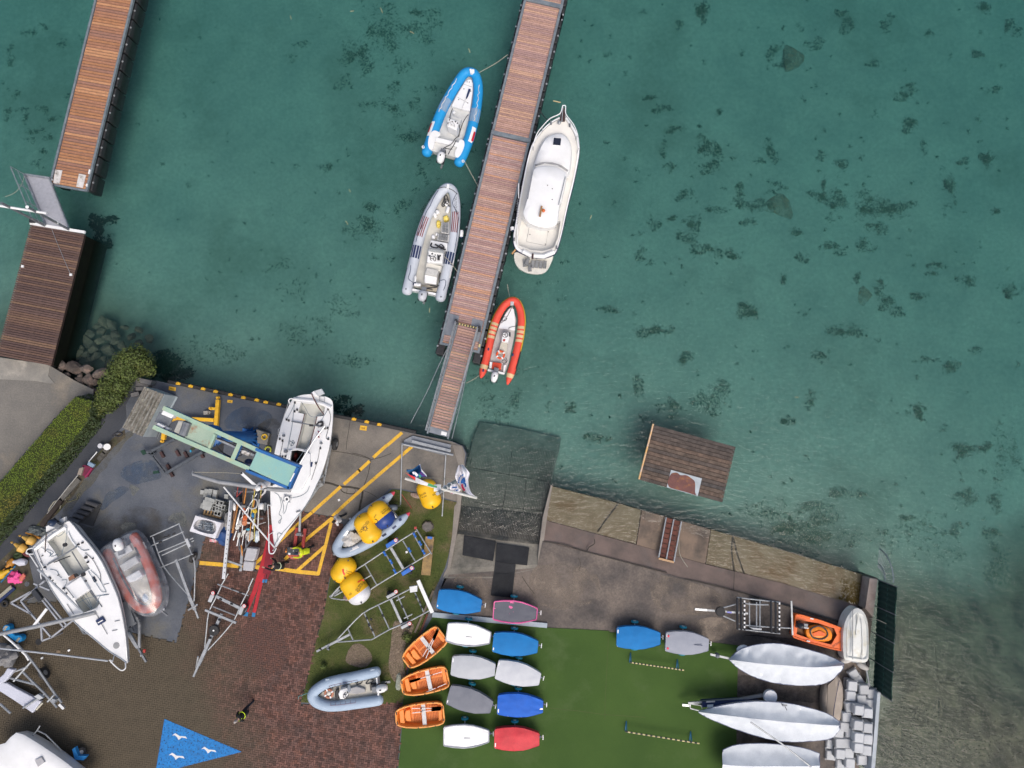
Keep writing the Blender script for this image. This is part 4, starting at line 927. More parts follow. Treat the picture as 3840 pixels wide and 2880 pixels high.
part(b1, 'hull', MB().pr([(335,1240),(480,900),(640,560),(760,340),(860,270),(935,330),(945,480),(900,800),(770,1200),(715,1300),(420,1215)], floor_z, WZ - .3),deckgrey)
part(b1, 'bow_deck', MB().pr([(850,325),(885,322),(906,370),(905,480),(870,720),(640,655),(700,530),(810,350)], WZ + .33, floor_z),white, bev=.02)
for a, b in (((715,545),(850,620)),((800,385),(900,420))): part(b1, 'hatch_seam', MB().tube(PL([a, b], WZ + .335),.008,4),steel)
for q in ((730,575),(843,617),(795,442),(880,470),(835,355),(862,357)): part(b1, 'latch', MB().ell(P(*q, WZ + .34),(.03,0,0),(0,.03,0),(0,0,.012),8,4),black)
part(b1, 'seat_base', MB().pr([(640,770),(765,815),(750,880),(620,840)], WZ + .55, floor_z),deckgrey, bev=.03)
con=part(b1, 'console', MB().pr([(592,800),(735,852),(700,960),(585,905)], WZ + .95, floor_z),white, bev=.04)
for q in ((615,828),(650,850),(690,850),(715,868),(600,870)): part(con, 'gauge', MB().ell(P(*q, WZ + .96),(.045,0,0),(0,.045,0),(0,0,.015),8,4),black)
steer(b1, P(640,893, WZ + 1.0),.18,(-.2,-.7,.6),M('wheel_grey',(.5,.5,.5)))
part(con, 'throttle', MB().bar(P(695,905, WZ + .9),P(690,965, WZ + .85),.05,.05),black)
part(b1, 'stern_bench', MB().pr([(440,1038),(732,1108),(720,1165),(435,1090)], WZ + .62, floor_z),white, bev=.03)
part(b1, 'stern_deck', MB().pr([(420,1100),(715,1170),(700,1295),(405,1212)], WZ + .40, WZ - .1),deckgrey, bev=.02)
for pts in ([(400,970),(440,958),(495,985),(500,1010),(440,1080),(425,1150),(400,1195),(360,1180),(348,1110),(365,1020)],[(735,1080),(770,1070),(798,1095),(800,1150),(765,1240),(720,1290),(680,1270),(690,1200),(720,1150)]):
 part(b1, 'stern_cap', MB().prism(smooth(PL(pts, WZ + .56),3, True),WZ + .3),white, bev=.02)
for t0, sgn in ((tb.near(560,640),1),(tb.near(930,800),1)): part(b1, 'wear_patch', tb.patch(t0 - .035, t0 + .035,20,165,.004),hyd)
for (x, y),(x2, y2) in (((505,740),(715,340)),((890,870),(962,430))):
 t0, t1=tb.near(x, y),tb.near(x2, y2); part(b1, 'lifeline', tb.line(t0, t1,100,.018,14,.02,8),M('white_rope',(.7,.7,.68),.8))
for x, y in ((405,930),(870,1060)):
 t0=tb.near(x, y); o=part(b1, 'logo_panel', tb.patch(t0 - .05, t0 + .03,100,150,.006),white); part(b1, 'logo_red', tb.patch(t0 - .03, t0 + .02,128,160,.010),M('logo_red',(.6,.03,.05),.5))
part(b1, 'bow_plate', MB().pr([(862,192),(885,188),(895,200),(908,190),(926,202),(925,235),(897,250),(872,240)], WZ + .74, WZ + .55),white, bev=.02)
for q in ((288,1165),(785,1340)): part(b1, 'handle', ring(MB(),P(*q, WZ + .54),.06,.025),white)
outboard(b1,525,1235,490,1360, WZ + .75, white,.22)
for pts in ([(655,690),(635,740),(620,800),(640,830)],[(848,765),(800,830),(770,900),(735,1010),(720,1045)],[(740,1030),(690,1060),(640,1130),(560,1170),(505,1215)],[(730,880),(745,940),(735,1030)],[(700,1080),(660,1160),(630,1200),(600,1260)],[(550,1180),(590,1190),(650,1195)],[(510,1200),(560,1200),(570,1250)]):
 part(b1, 'control_cable', MB().rope([p + Z3 * random.uniform(0,.04) for p in PL(pts, WZ + .66)],.022),rope_dk)
part(b1, 'tank', MB().ell(P(670,738, WZ + .3),(.09,0,0),(0,.09,0),(0,0,.12),10,8),white)
pd=thing('paddle', 'dark bladed paddle lying on the bow of the blue inflatable', 'paddle', P(820,560, WZ + .35))
part(pd, 'shaft', MB().tube([P(765,705, WZ + .37),P(822,560, WZ + .37)],.016,6),M('pale_shaft',(.6,.6,.6)))
part(pd, 'blade', MB().pr([(855,440),(880,445),(850,530),(828,565),(818,560),(835,500)], WZ + .39, WZ + .36),navy)
def mooring(lab, pts, m=rope_m, r=.018, nm='mooring_line'):
 return single(nm, MB().rope(pts, r),m, lab, 'rope')
mooring('pale mooring line from the blue inflatable bow to the pier',[P(985,238, WZ + .5),P(1100,175, WZ + .15),P(1210,110, WZ + .1),P(1340,15, ZP + .02)])
mooring('pale mooring line from the blue inflatable stern to the pier',[P(808,1350, WZ + .45),P(870,1470, WZ + .1),P(930,1580, WZ + .2),P(975,1655, ZP)])
view(1450,660,400 / 1276)
hg=M('hypalon_grey',(.50,.54,.60),.6,(.43,.47,.53),1.5, grain=.06)
b2=thing('inflatable_boat', 'light grey workboat inflatable with navy stripes and console moored by the pier', 'boat', P(520,900, WZ))
tg=Tube([(245,1375),(285,1200),(335,1000),(380,800),(435,620),(505,440),(585,290),(660,185),(730,140),(790,180),(820,300),(825,460),(812,640),(785,830),(742,1040),(692,1250),(645,1455)],[.29,.285,.28,.27,.25,.25,.26,.27,.28,.285,.29], WZ + .24,.2)
part(b2, 'tube', tg.mesh(),hg, True)
part(b2, 'rubbing_strake', tg.patch(.0,1,172,205,.008,60,2),navy)
part(b2, 'hull', MB().pr([(245,1380),(400,780),(600,340),(720,190),(800,320),(790,640),(660,1250),(620,1400),(330,1330)], WZ + .14, WZ - .3),M('worn_deck',(.56,.55,.50),.8,(.47,.46,.42),2, grain=.1))
for x, y, t_, m_, bands in ((355,920,.028, navy,((60,82),(90,112),(120,140),(32,52))),(745,1010,.028, navy,((60,82),(90,112),(120,140),(32,52))),(440,620,.045, M('brown_strip',(.22,.05,.05),.6),((55,66),(76,87),(97,108),(118,128))),(800,555,.045, M('brown_strip',(.22,.05,.05),.6),((55,66),(76,87),(97,108),(118,128)))):
 t0=tg.near(x, y)
 for a, b in bands: part(b2, 'tube_stripe', tg.patch(t0 - t_, t0 + t_, a, b,.008,8,2),m_)
for x, y in ((330,1050),(770,1100)): t0=tg.near(x, y); part(b2, 'maker_panel', tg.patch(t0 - .03, t0 + .05,142,165,.009),white)
for t0, t1 in ((.02,.06),(.12,.15),(.2,.23),(.78,.81),(.86,.89),(.95,.985)): part(b2, 'strake_block', tg.patch(t0, t1,160,210,.015,4,2),navy)
ink=M('black_ink',(.02,.02,.025),.6)
def on_tube(tb_): return lambda p: min(((q - p).xy.length, q, i) for i, q in enumerate(tb_.path))[1] * 0 + Vector((p.x, p.y, tube_z(tb_, p) + .008))
def tube_z(tb_, p):
 d, i=min(((q - p).xy.length, i) for i, q in enumerate(tb_.path)); r=tb_.r[i]
 return tb_.path[i].z + math.sqrt(max(0, r * r - min(d, r * .985) ** 2))
text(b2, 'CENTRO NAUTICO',(418,425),(585,185),WZ + .6, ink, on_tube(tg),.16); text(b2, 'BARDOLINO',(845,430),(838,250),WZ + .6, ink, on_tube(tg),.15)
con=part(b2, 'console', MB().pr([(495,880),(680,910),(665,1045),(480,1030)], WZ + .95, WZ + .14),white, bev=.04)
part(con, 'windscreen', MB().pr([(505,868),(680,895),(678,910),(502,884)], WZ + 1.25, WZ + .9),M('tinted_screen',(.35,.38,.4),.2)); ring(MB(),Vector(),1,.1)
part(con, 'grab_rail', MB().tube(smooth(PL([(500,960),(495,880),(530,868),(600,875),(680,905),(685,960)], WZ + 1.3),3),.025,6),galv)
for q, s_ in (((545,930),.05),((580,945),.035),((640,955),.05),((515,955),.05),((610,945),.03)): part(con, 'gauge', MB().ell(P(*q, WZ + .965),(s_,0,0),(0, s_,0),(0,0,.015),8,4),black)
steer(b2, P(555,990, WZ + 1.02),.15,(-.1,-.6,.7))
part(con, 'throttle', MB().box(P(622,980, WZ + 1.0),(.06,0,0),(0,.12,0),(0,0,.06)),black)
part(b2, 'seat', MB().pr([(470,1035),(660,1075),(640,1140),(465,1090)], WZ + .62, WZ + .14),offw, bev=.04)
part(b2, 'seat_back', MB().pr([(480,1095),(620,1125),(600,1200),(455,1170)], WZ + .80, WZ + .3),M('seat_vinyl',(.52,.52,.50),.7),bev=.04)
part(b2, 'locker', MB().pr([(455,1175),(605,1195),(590,1295),(450,1275)], WZ + .58, WZ + .14),white, bev=.04)
part(b2, 'console_locker', MB().pr([(525,765),(728,800),(715,890),(510,860)], WZ + .60, WZ + .14),white, bev=.04)
part(b2, 'transom', MB().pr([(310,1345),(590,1400),(585,1425),(305,1370)], WZ + .42, WZ - .1),white)
part(b2, 'battery_tray', MB().pr([(410,1300),(610,1320),(600,1385),(405,1365)], WZ + .34, WZ + .1),M('tan_box',(.42,.38,.3)))
for pts in ([(420,1330),(480,1340),(560,1335),(610,1330)],[(430,1355),(500,1350),(550,1365)],[(520,1310),(600,1320),(640,1300)],[(640,1160),(625,1230),(640,1290)]): part(b2, 'cable', MB().rope(PL(pts, WZ + .45),.025),rope_dk)
outboard(b2,440,1375,415,1495, WZ + .78, M('grey_cowl',(.52,.55,.6),.4),.24)
for (pts, w2) in (([(620,185),(560,280),(520,370),(480,430),(440,540),(420,620),(380,680),(350,790)],0),([(840,215),(790,330),(830,420),(860,500),(850,600),(840,720),(810,900)],0),([(290,1070),(280,1160),(260,1230),(330,1280)],0),([(640,1250),(700,1245),(705,1300),(680,1370)],0)):
 pp=[Vector((q.x, q.y, tube_z(tg, q) + .02)) for q in smooth(PL(pts, WZ + .5),3)]
 part(b2, 'lifeline', MB().tube(pp,.016,4),M('rope_navy',(.04,.06,.12),.9))
part(b2, 'bow_rope', MB().tube([Vector((q.x, q.y, tube_z(tg, q) + .02)) for q in smooth(PL([(610,150),(690,140),(780,170),(845,215)], WZ + .6),4)],.018,5),rope_dk)
part(b2, 'bow_fairlead', MB().pr([(722,95),(750,98),(745,150),(715,145)], WZ + .78, WZ + .5),white)
for q in ((230,1350),(650,1445)): part(b2, 'valve', MB().ell(Vector((P(*q, WZ + .55).x, P(*q, WZ + .55).y, WZ + .535)),(.04,0,0),(0,.04,0),(0,0,.01),8,4),black)
def fender(a, b, lab, r=.09, z=.0, cap=navy, par=None):
 A, B=P(*a, z),P(*b, z); d=(B - A)
 f=thing('fender', lab, 'fender',(A + B) / 2 - Z3 * r)
 part(f, 'body', MB().tube([A, A + d * .12, A + d * .85, A + d * .95],[r * .75, r, r, r * .8],12),white, True)
 part(f, 'cap', MB().tube([A + d * .9, A + d * 1.0, A + d * 1.12],[r * .85, r * .8, r * .3],10),cap, True); return f
zf=WZ + .25
fender((720,445),(742,365), 'white fender with navy end below the rope pile in the grey inflatable',.10, zf); fender((620,455),(598,410), 'white fender with navy end standing beside the port tube of the grey inflatable',.11, zf)
fender((590,500),(565,440), 'white fender lying against the port tube of the grey inflatable',.10, zf, teal); fender((705,355),(738,310), 'white fender half under the rope pile in the grey inflatable',.09, zf + .02)
fender((898,650),(893,735), 'white fender hung between the grey inflatable and pier',.10, WZ + .3); fender((345,1195),(340,1275), 'slim white fender standing near the stern quarter of the grey inflatable',.06, WZ + .6)
fender((410,1305),(325,1295), 'white fender lying across the stern of the grey inflatable',.10, WZ + .42)
single('rope_pile', MB().rope([P(700,230, zf + .1),P(680,300, zf + .12),P(660,350, zf),P(690,360, zf),P(700,280, zf + .15),P(740,290, zf + .1),P(720,340, zf + .1),P(690,250, zf + .15),P(715,230, zf),P(735,300, zf + .05),P(680,345, zf + .05)],.03),rope_dk, 'dark heap of rope in the bow of the grey inflatable', 'rope')
netm=M('yellow_bag',(.70,.52,.04),.6,(.75,.62,.2),6, grain=.15)
def blob(name, lab, cat, X, Y, rx, ry, h, z, m, seed=1, n=18, rough_=.25, group=None):
 c=P(X, Y, z); mb=MB().ell((0,0,0),(1,0,0),(0,1,0),(0,0,1),n,12)
 out=[]
 for v in mb.v:
  k=1 + rough_ * noise.noise(v * 1.7 + Vector((seed * 3.1,0,0))) + rough_ * .6 * noise.noise(v * 4 + Vector((0, seed,0)))
  out.append(c + Vector((v.x * rx * k, v.y * ry * k, max(0, v.z + .25) * h * k * .8)))
 mb.v=out; return single(name, mb, m, lab, cat, group, smooth_=True)
blob('mesh_sack', 'yellow mesh sack with a tied neck beside the block crate', 'sack',712,515,.17,.19,.28, WZ + .15, netm,2); blob('mesh_sack', 'yellow mesh sack bunched in two rings beside the block crate', 'sack',622,580,.13,.22,.25, WZ + .15, netm,3)
blkm=M('concrete_block',(.22,.23,.24),.9,(.16,.17,.18),4, grain=.2, ov=.15)
def crate(pts, lab, nx_, ny_):
 t_=thing('block_crate', lab, 'crate', P(*pts[0], WZ + .15)); a, b, c, d=PL(pts, WZ + .5)
 ctr_=(a + b + c + d) / 4; part(t_, 'tray', MB().prism([a, b, c, d], WZ + .15),M('crate_white',(.6,.6,.6),.6))
 for i in range(nx_):
  for j in range(ny_):
   u0, u1, v0, v1=(i + .08) / nx_,(i + .94) / nx_,(j + .05) / ny_,(j + .95) / ny_
   q=[a.lerp(b,.07 + .86 * u).lerp(d.lerp(c,.07 + .86 * u),.05 + .9 * v) for u, v in ((u0, v0),(u1, v0),(u1, v1),(u0, v1))]
   hh=random.uniform(.04,.08); part(t_, 'block', MB().prism([p + Z3 * hh for p in q], WZ + .45),blkm)
crate([(658,558),(750,556),(748,695),(656,680)], 'white crate of grey concrete blocks beside the yellow sacks',2,3); crate([(618,690),(748,705),(738,785),(605,765)], 'white crate of grey blocks in front of the console of the grey inflatable',4,2)
single('bottle_pack', MB().ell(P(560,730, WZ + .25),(.10,.05,0),(-.05,.12,0),(0,0,.1),9,6).ell(P(600,700, WZ + .25),(.06,.08,0),(-.06,.06,0),(0,0,.1),8,6),white, 'white plastic bottles lying beside the block crates', 'bottle')
single('rope_tangle', MB().rope([P(540,800, WZ + .63),P(530,840, WZ + .7),P(600,860, WZ + .7),P(650,820, WZ + .75),P(690,860, WZ + .7),P(620,840, WZ + .75),P(580,815, WZ + .7),P(660,870, WZ + .7),P(710,880, WZ + .66)],.04),rope_dk, 'tangle of dark rope on the console locker', 'rope')
mooring('thin mooring line from grey inflatable console to the pier',[P(680,950, WZ + .8),P(760,1030, WZ + .55),P(850,1150, ZP)])
mooring('thin mooring line from the pier toward the grey inflatable bow',[P(1030,0, ZP),P(1060,60, WZ + .1),P(1090,120, ZP)])
view(1600,1080,400 / 1106)
hr_=M('hypalon_red',(.70,.075,.045),.6,(.62,.065,.04),1.5, grain=.06)
cream=M('cream_strip',(.62,.45,.25),.6)
b3=thing('inflatable_boat', 'red rescue inflatable with yellow edge and cream stripes beside the pier', 'boat', P(790,560, WZ))
tr3=Tube([(560,935),(578,880),(612,750),(645,610),(680,455),(728,310),(790,200),(850,145),(895,130),(935,150),(970,225),(985,335),(972,480),(940,640),(898,800),(858,930),(835,1005)],[.03,.21,.215,.21,.21,.20,.20,.20,.20,.21,.21,.215,.21,.03], WZ + .2,.15,6)
part(b3, 'tube', tr3.mesh(capr=False),hr_, True)
part(b3, 'yellow_edge', tr3.patch(.2,.8,140,175,.012,50,2),M('yellow_edge',(.75,.5,.03),.6)); part(b3, 'rubbing_strake', tr3.patch(.07,.93,178,215,.02,50,2),black)
part(b3, 'rubbing_strake', tr3.patch(.09,.22,140,176,.012,16,2),black); part(b3, 'rubbing_strake', tr3.patch(.78,.9,140,176,.012,16,2),black)
part(b3, 'hull', MB().pr([(640,840),(700,560),(750,380),(840,220),(890,190),(930,330),(905,520),(850,780),(810,890)], WZ + .14, WZ - .25),M('grey_floor',(.46,.45,.44),.8,(.38,.37,.37),2))
part(b3, 'bow_deck', MB().pr([(878,200),(905,220),(918,330),(915,440),(745,415),(790,310),(850,220)], WZ + .30, WZ + .1),white, bev=.02)
for x, y, offs in ((685,430,(-.045,-.02,.005,.03)),(955,500,(-.05,-.025,0,.025))):
 t0=tr3.near(x, y)
 for o_ in offs: part(b3, 'cream_stripe', tr3.patch(t0 + o_ - .008, t0 + o_ + .008,15,165,.007,3,8),cream)
for x, y in ((595,820),(860,900)): t0=tr3.near(x, y); part(b3, 'cream_stripe', tr3.patch(t0 - .012, t0 + .012,15,165,.007,3,8),cream)
for q in ((641,635),(893,693),(587,855)): part(b3, 'valve', MB().ell(Vector((P(*q, WZ + .4).x, P(*q, WZ + .4).y, WZ + .41)),(.055,0,0),(0,.085,0),(0,0,.012),10,4),navy)
con=part(b3, 'console', MB().pr([(785,455),(868,462),(845,565),(775,555)], WZ + .72, WZ + .14),white, bev=.04)
steer(b3, P(812,485, WZ + .8),.15,(-.1,-.5,.7)); part(con, 'throttle', MB().box(P(862,482, WZ + .72),(.04,0,0),(0,.11,0),(0,0,.07)),black)
part(con, 'cushion', MB().pr([(792,528),(816,530),(812,553),(790,551)], WZ + .74, WZ + .6),redp); part(b3, 'seat', MB().pr([(770,560),(840,565),(825,690),(735,680)], WZ + .45, WZ + .14),M('ivory_seat',(.55,.52,.44)),bev=.04)
part(b3, 'fuel_tank', MB().pr([(685,768),(778,778),(770,845),(672,835)], WZ + .4, WZ + .14),M('tank_red',(.65,.06,.02),.4),bev=.03)
part(b3, 'transom', MB().pr([(636,840),(808,878),(803,895),(632,858)], WZ + .38, WZ - .1),white); part(b3, 'side_pocket', MB().pr([(655,765),(680,770),(672,835),(650,830)], WZ + .35, WZ + .14),white); part(b3, 'side_pocket', MB().pr([(800,800),(825,795),(805,870),(795,865)], WZ + .35, WZ + .14),white)
outboard(b3,715,870,690,975, WZ + .66, white,.19)
for pts in ([(880,205),(860,250),(830,300),(800,300),(785,340),(820,335),(830,310),(775,365)],[(950,390),(900,400),(860,410),(850,425)],[(820,720),(835,760),(800,780),(780,760),(810,745),(830,775)]): part(b3, 'rope', MB().rope(PL(pts, WZ + .33),.014),rope_dk)
for q in ((870,105),(932,118)): part(b3, 'bow_handle', MB().ell(P(*q, WZ + .45),(.08,0,0),(0,.03,0),(0,0,.03),8,6),M('grey_plastic',(.5,.52,.54)))
part(b3, 'bow_pad', MB().pr([(870,140),(905,142),(900,180),(868,178)], WZ + .56, WZ + .45),M('grey_plastic',(.5,.52,.54)))
def lifering(X, Y, z, R, lab, m, tilt=(0,0,1)):
 t_=thing('life_ring', lab, 'life ring', P(X, Y, z - .06)); c=P(X, Y, z)
 part(t_, 'ring', ring(MB(),c, R, R * .3, tilt,24,10),m, True)
 for k in range(4):
  a=k * math.pi / 2 + .5; d=Vector((math.cos(a),math.sin(a),0)); part(t_, 'band', MB().box(c + d * R, d * R * .31, Z3.cross(d) * .04,(0,0, R * .31)),white, bev=.02)
lifering(765,692, WZ + .56,.19, 'orange life ring on the seat of the red rescue inflatable', M('ring_red',(.68,.10,.03),.5))
mooring('thin line from the red rescue inflatable bow up to the cruiser',[P(862,100, WZ + .4),P(850,40, WZ + .1),P(835,-40, WZ + .05)]); mooring('thin line from the red rescue inflatable stern to the gangway',[P(545,905, WZ + .4),P(480,950, WZ + .2),P(410,985,.1)])
view(1850,350,400 / 935)
b4=thing('motor_cruiser', 'white motor cruiser with hardtop and bow rails moored along the pier', 'boat', P(460,800, WZ))
gun=[(612,195),(500,252),(400,352),(335,460),(295,600),(255,800),(218,1000),(188,1180),(175,1275),(190,1345),(225,1385),(340,1432),(450,1436),(530,1410),(562,1360),(600,1230),(650,1000),(700,800),(738,620),(755,490),(742,380),(700,290),(640,205)]
def gz(y): return WZ + .95 + .5 * max(0,(900 - y) / 700) ** 1.5
G=smooth([P(x, y, gz(y)) for x, y in gun],3, True); cg_=sum(G, Vector()) / len(G)
def shrink(k, z=None, dz=0): return [Vector((cg_.x + (p.x - cg_.x) * k, cg_.y + (p.y - cg_.y) * (k + (1 - k) * .5),(p.z + dz) if z is None else z)) for p in G]
part(b4, 'hull', MB().loft([shrink(.72, WZ - .5),shrink(.90, WZ - .05),shrink(.97, WZ + .4),G], False),white, True)
part(b4, 'rub_rail', MB().tube(shrink(1.003, dz=-.12) + [shrink(1.003, dz=-.12)[0]],.035,5),M('navy_trim',(.03,.03,.08)))
inner=shrink(.94, dz=0); mb=MB()
for i in range(len(G)):
 j=(i + 1) % len(G); mb.add([G[i], G[j], inner[j], inner[i]],[(0,1,2,3)])
part(b4, 'gunwale', mb, white)
side=M('cream_deck',(.70,.69,.65),.7,(.64,.63,.60),2, grain=.05)
deck_o=[p - Z3 * .06 for p in inner]
cock=PL([(250,1090),(300,1150),(430,1190),(545,1170),(570,1120),(590,1120),(565,1270),(530,1355),(430,1385),(330,1375),(225,1335),(212,1270)], WZ + .88)
mb=MB().holed(deck_o,[[Vector((p.x, p.y, WZ + .92)) for p in cock]]); part(b4, 'side_deck', mb, side)
n_=len(cock); part(b4, 'cockpit_lining', MB().loft([[Vector((p.x, p.y, WZ + .92)) for p in cock][::-1],[Vector((p.x, p.y, WZ + .42)) for p in cock][::-1]], False),white); part(b4, 'cockpit_floor', MB().add([Vector((p.x, p.y, WZ + .43)) for p in cock],[list(range(n_))[::-1]]),side)
hl=part(b4, 'floor_hatch', MB().tube(PL([(315,1168),(480,1198),(460,1335),(290,1300),(315,1168)], WZ + .44),.008,4),steel)
for q in ((320,1236),(482,1214),(457,1322)): part(hl, 'hinge', MB().ell(P(*q, WZ + .45),(.04,0,0),(0,.02,0),(0,0,.012),8,4),black)
fc=smooth(PL([(530,350),(600,345),(655,385),(688,470),(683,590),(655,690),(560,650),(430,625),(365,635),(375,560),(415,450),(465,380)], WZ + 1.62),3, True); c_=sum(fc, Vector()) / len(fc)
sh=lambda k, z: [Vector((c_.x + (p.x - c_.x) * k, c_.y + (p.y - c_.y) * k, z)) for p in fc]
part(b4, 'foredeck_cabin', MB().loft([sh(1.06, WZ + 1.0),sh(1.0, WZ + 1.5),sh(.9, WZ + 1.62),sh(.5, WZ + 1.68)]),white, True)
ha=part(b4, 'deck_hatch', MB().pr([(522,380),(600,386),(592,466),(514,458)], WZ + 1.74, WZ + 1.6),white, bev=.02); part(ha, 'hatch_glass', MB().pr([(530,388),(595,394),(588,456),(522,450)], WZ + 1.75, WZ + 1.73),darkglass)
rf_=[(262,1050),(275,990),(300,900),(335,720),(365,655),(430,635),(545,640),(635,695),(645,740),(605,920),(578,1000),(570,1100),(545,1150),(480,1174),(380,1162),(300,1122)]
R_=smooth(PL(rf_, WZ + 2.35),3, True); c_=sum(R_, Vector()) / len(R_); sh=lambda k, z: [Vector((c_.x + (p.x - c_.x) * k, c_.y + (p.y - c_.y) * k, z)) for p in R_]
part(b4, 'hardtop', MB().loft([sh(.99, WZ + 2.24),sh(1.0, WZ + 2.3),sh(.96, WZ + 2.36),sh(.6, WZ + 2.42)]),white, True)
part(b4, 'wheelhouse', MB().pr([(330,930),(372,640),(450,615),(560,630),(655,690),(600,960)], WZ + 2.2, WZ + .9),white)
ws=PL([(362,640),(430,620),(520,622),(600,648),(658,690)], WZ + 1.66); wt=PL([(368,650),(432,630),(520,634),(598,660),(648,698)], WZ + 2.25)
part(b4, 'windscreen', MB().loft([[p + Vector((0,.10,0)) for p in ws],[p + Vector((0,.05,0)) for p in wt]], False, False),darkglass)
for a, b in (((350,672),(302,925)),((632,730),(572,978))): part(b4, 'roof_rail', MB().tube(PL([a, b], WZ + 2.45),.02,6),galv)
part(b4, 'searchlight_mast', MB().bar(P(425,990, WZ + 2.5),P(408,1080, WZ + 2.55),.09,.10),M('varnish',(.35,.2,.09),.5)); part(b4, 'beacon', MB().ell(P(440,1028, WZ + 2.55),(.09,0,0),(0,.09,0),(0,0,.09),10,8),M('amber',(.6,.14,.03),.4))
for q in ((475,806),(517,836),(516,930)): part(b4, 'stud', MB().ell(P(*q, WZ + 2.43),(.03,0,0),(0,.03,0),(0,0,.02),6,4),black)
pl_=PL([(345,470),(380,360),(430,290),(500,218),(585,178),(605,115),(620,105),(634,115),(636,182),(700,268),(738,360),(752,480)], WZ + 1.75)
part(b4, 'bow_rail', MB().tube(smooth(pl_,3),.028,6),white)
for x, y in ((350,455),(430,300),(505,235),(590,185),(640,190),(735,370),(748,480)): q=P(x, y, WZ + 1.75); part(b4, 'stanchion', MB().tube([q, Vector((q.x + (cg_.x - q.x) * .02, q.y - .02, gz(y) - .05))],.015,5),galv)
part(b4, 'bow_roller', MB().pr([(600,130),(632,130),(628,240),(582,238)], WZ + 1.5, WZ + 1.3),M('dark_teak',(.06,.03,.03),.6)); part(b4, 'windlass', MB().ell(P(578,255, WZ + 1.5),(.10,0,0),(0,.12,0),(0,0,.08),10,8).tube([P(610,120, WZ + 1.6),P(600,250, WZ + 1.55)],.03,6),galv)
for (X, Y) in ((505,260),(670,280),(182,1280),(555,1350)): part(b4, 'cleat', MB().box(P(X, Y, gz(Y) + .05),(.04,0,0),(0,.09,0),(0,0,.03)),steel)
pf=smooth(PL([(185,1395),(186,1470),(225,1535),(300,1572),(390,1583),(455,1565),(495,1510),(528,1415),(440,1450),(330,1440),(240,1400)], WZ + .32),2, True)
part(b4, 'swim_platform', MB().prism(pf, WZ + .12),M('platform_ivory',(.62,.61,.56),.6),bev=.03)
part(b4, 'stern_bench', MB().tube(PL([(262,1385),(330,1420),(440,1428),(530,1390)], WZ + 1.0),.13,8),white, True)
for s0, s1 in (((210,1150),(210,1330)),((222,790),(222,920))): part(b4, 'boarding_pole', MB().tube(PL([s0, s1], WZ + 1.25),.03,6),white)
part(b4, 'spiral_hose', MB().tube([P(212 + 8 * math.sin(i * 1.6),930 + i * 5.6, WZ + 1.2 + .03 * math.cos(i * 1.6)) for i in range(40)],.012,4),M('hose_grey',(.3,.32,.36)))
part(b4, 'rudder_blade', MB().pr([(158,1400),(212,1342),(214,1358),(165,1412)], WZ + .85, WZ + .75),M('teak',(.52,.3,.13),.6)); part(b4, 'ensign_socket', MB().tube(PL([(347,1405),(342,1452)], WZ + 1.15),.05,8),M('dark_teak',(.06,.03,.03)))
fender((168,1170),(170,1205), 'round white fender between the cruiser and pier',.12, WZ + .75)
for i,(X, Y, dz, a) in enumerate([(275,1488,0,.1),(298,1475,.14,-.35),(346,1498,0,-.15),(381,1498,0,-.15),(416,1502,0,-.12),(451,1502,0,-.1),(320,1528,0,.05)]):
 c=P(X, Y, WZ + .40 + dz); u=Vector((math.cos(a),math.sin(a),0))
 single('concrete_block', MB().box(c, u * .09, Z3.cross(u) * .19,(0,0,.08)),blkm, 'grey concrete block in the row on the cruiser swim platform', 'block', 'blocks on the swim platform')
mooring('dark mooring line from the cruiser bow cleat to the pier',[P(500,248, WZ + 1.4),P(450,210, WZ + .6),P(400,140, ZP)], rope_dk,.025); single('boat_hook', MB().tube(PL([(525,65),(590,80)], WZ + .02),.035,6),reed, 'cream pole floating off the cruiser bow', 'pole')
view(400,1350, F7)
mint=M('mint_paint',(.33,.47,.36),.6,(.28,.42,.33),2, grain=.08, c3=(.40,.42,.26),s3=1.6)
cblue=M('crane_blue',(.015,.12,.36),.5,(.012,.09,.28),2)
mint2=M('mint_plate',(.22,.42,.40),.6,(.25,.44,.38),1.2, grain=.06, c3=(.42,.41,.22),s3=1.0)
rustp=M('rusty_plate',(.33,.42,.33),.7,(.28,.38,.30),2, c3=(.28,.10,.04),s3=1.8, stretch=(1,1,1))
JZ=5.45
cr=thing('jib_crane', 'blue slewing crane with mint green lattice jib above the keelboat', 'crane', P(1735,910,0))
cb=P(1735,912,0)
part(cr, 'base_plate', MB().pr([(1612,806),(1848,862),(1800,1035),(1585,1005)],.08,0),cblue)
part(cr, 'column', MB().tube([cb, cb + Z3 * .9, cb + Z3 * 5.1],[.33,.27,.24],16),cblue, True)
for k in range(12):
 a=2 * math.pi * k / 12; d=Vector((math.cos(a),math.sin(a),0)); t_=Z3.cross(d) * .012
 v=[cb + d * .2 + Z3 * .08, cb + d * .52 + Z3 * .08, cb + d * .25 + Z3 * .75]
 part(cr, 'fin', MB().add([p + t_ for p in v] + [p - t_ for p in v],[(0,1,2),(5,4,3),(0,3,4,1),(1,4,5,2),(2,5,3,0)]),cblue)
def jbar(a, b, wd, h=.30, nm='jib_beam', top=mint, dz=0):
 A, B=P(*a, JZ + dz),P(*b, JZ + dz); o=part(cr, nm, MB().bar(A - Z3 * h / 2, B - Z3 * h / 2, wd, h),cblue)
 part(o, 'top_flange', MB().bar(A + Z3 * .012, B + Z3 * .012, wd + .02,.02),top); return o
jbar((668,566),(1795,1070),.17); jbar((552,792),(1690,1288),.17); jbar((1578,982),(1487,1188),.17,.28, dz=-.004)
part(cr, 'deck_plate', MB().pr([(1000,742),(1300,872),(1215,1062),(925,922)], JZ - .06, JZ - .12),rustp)
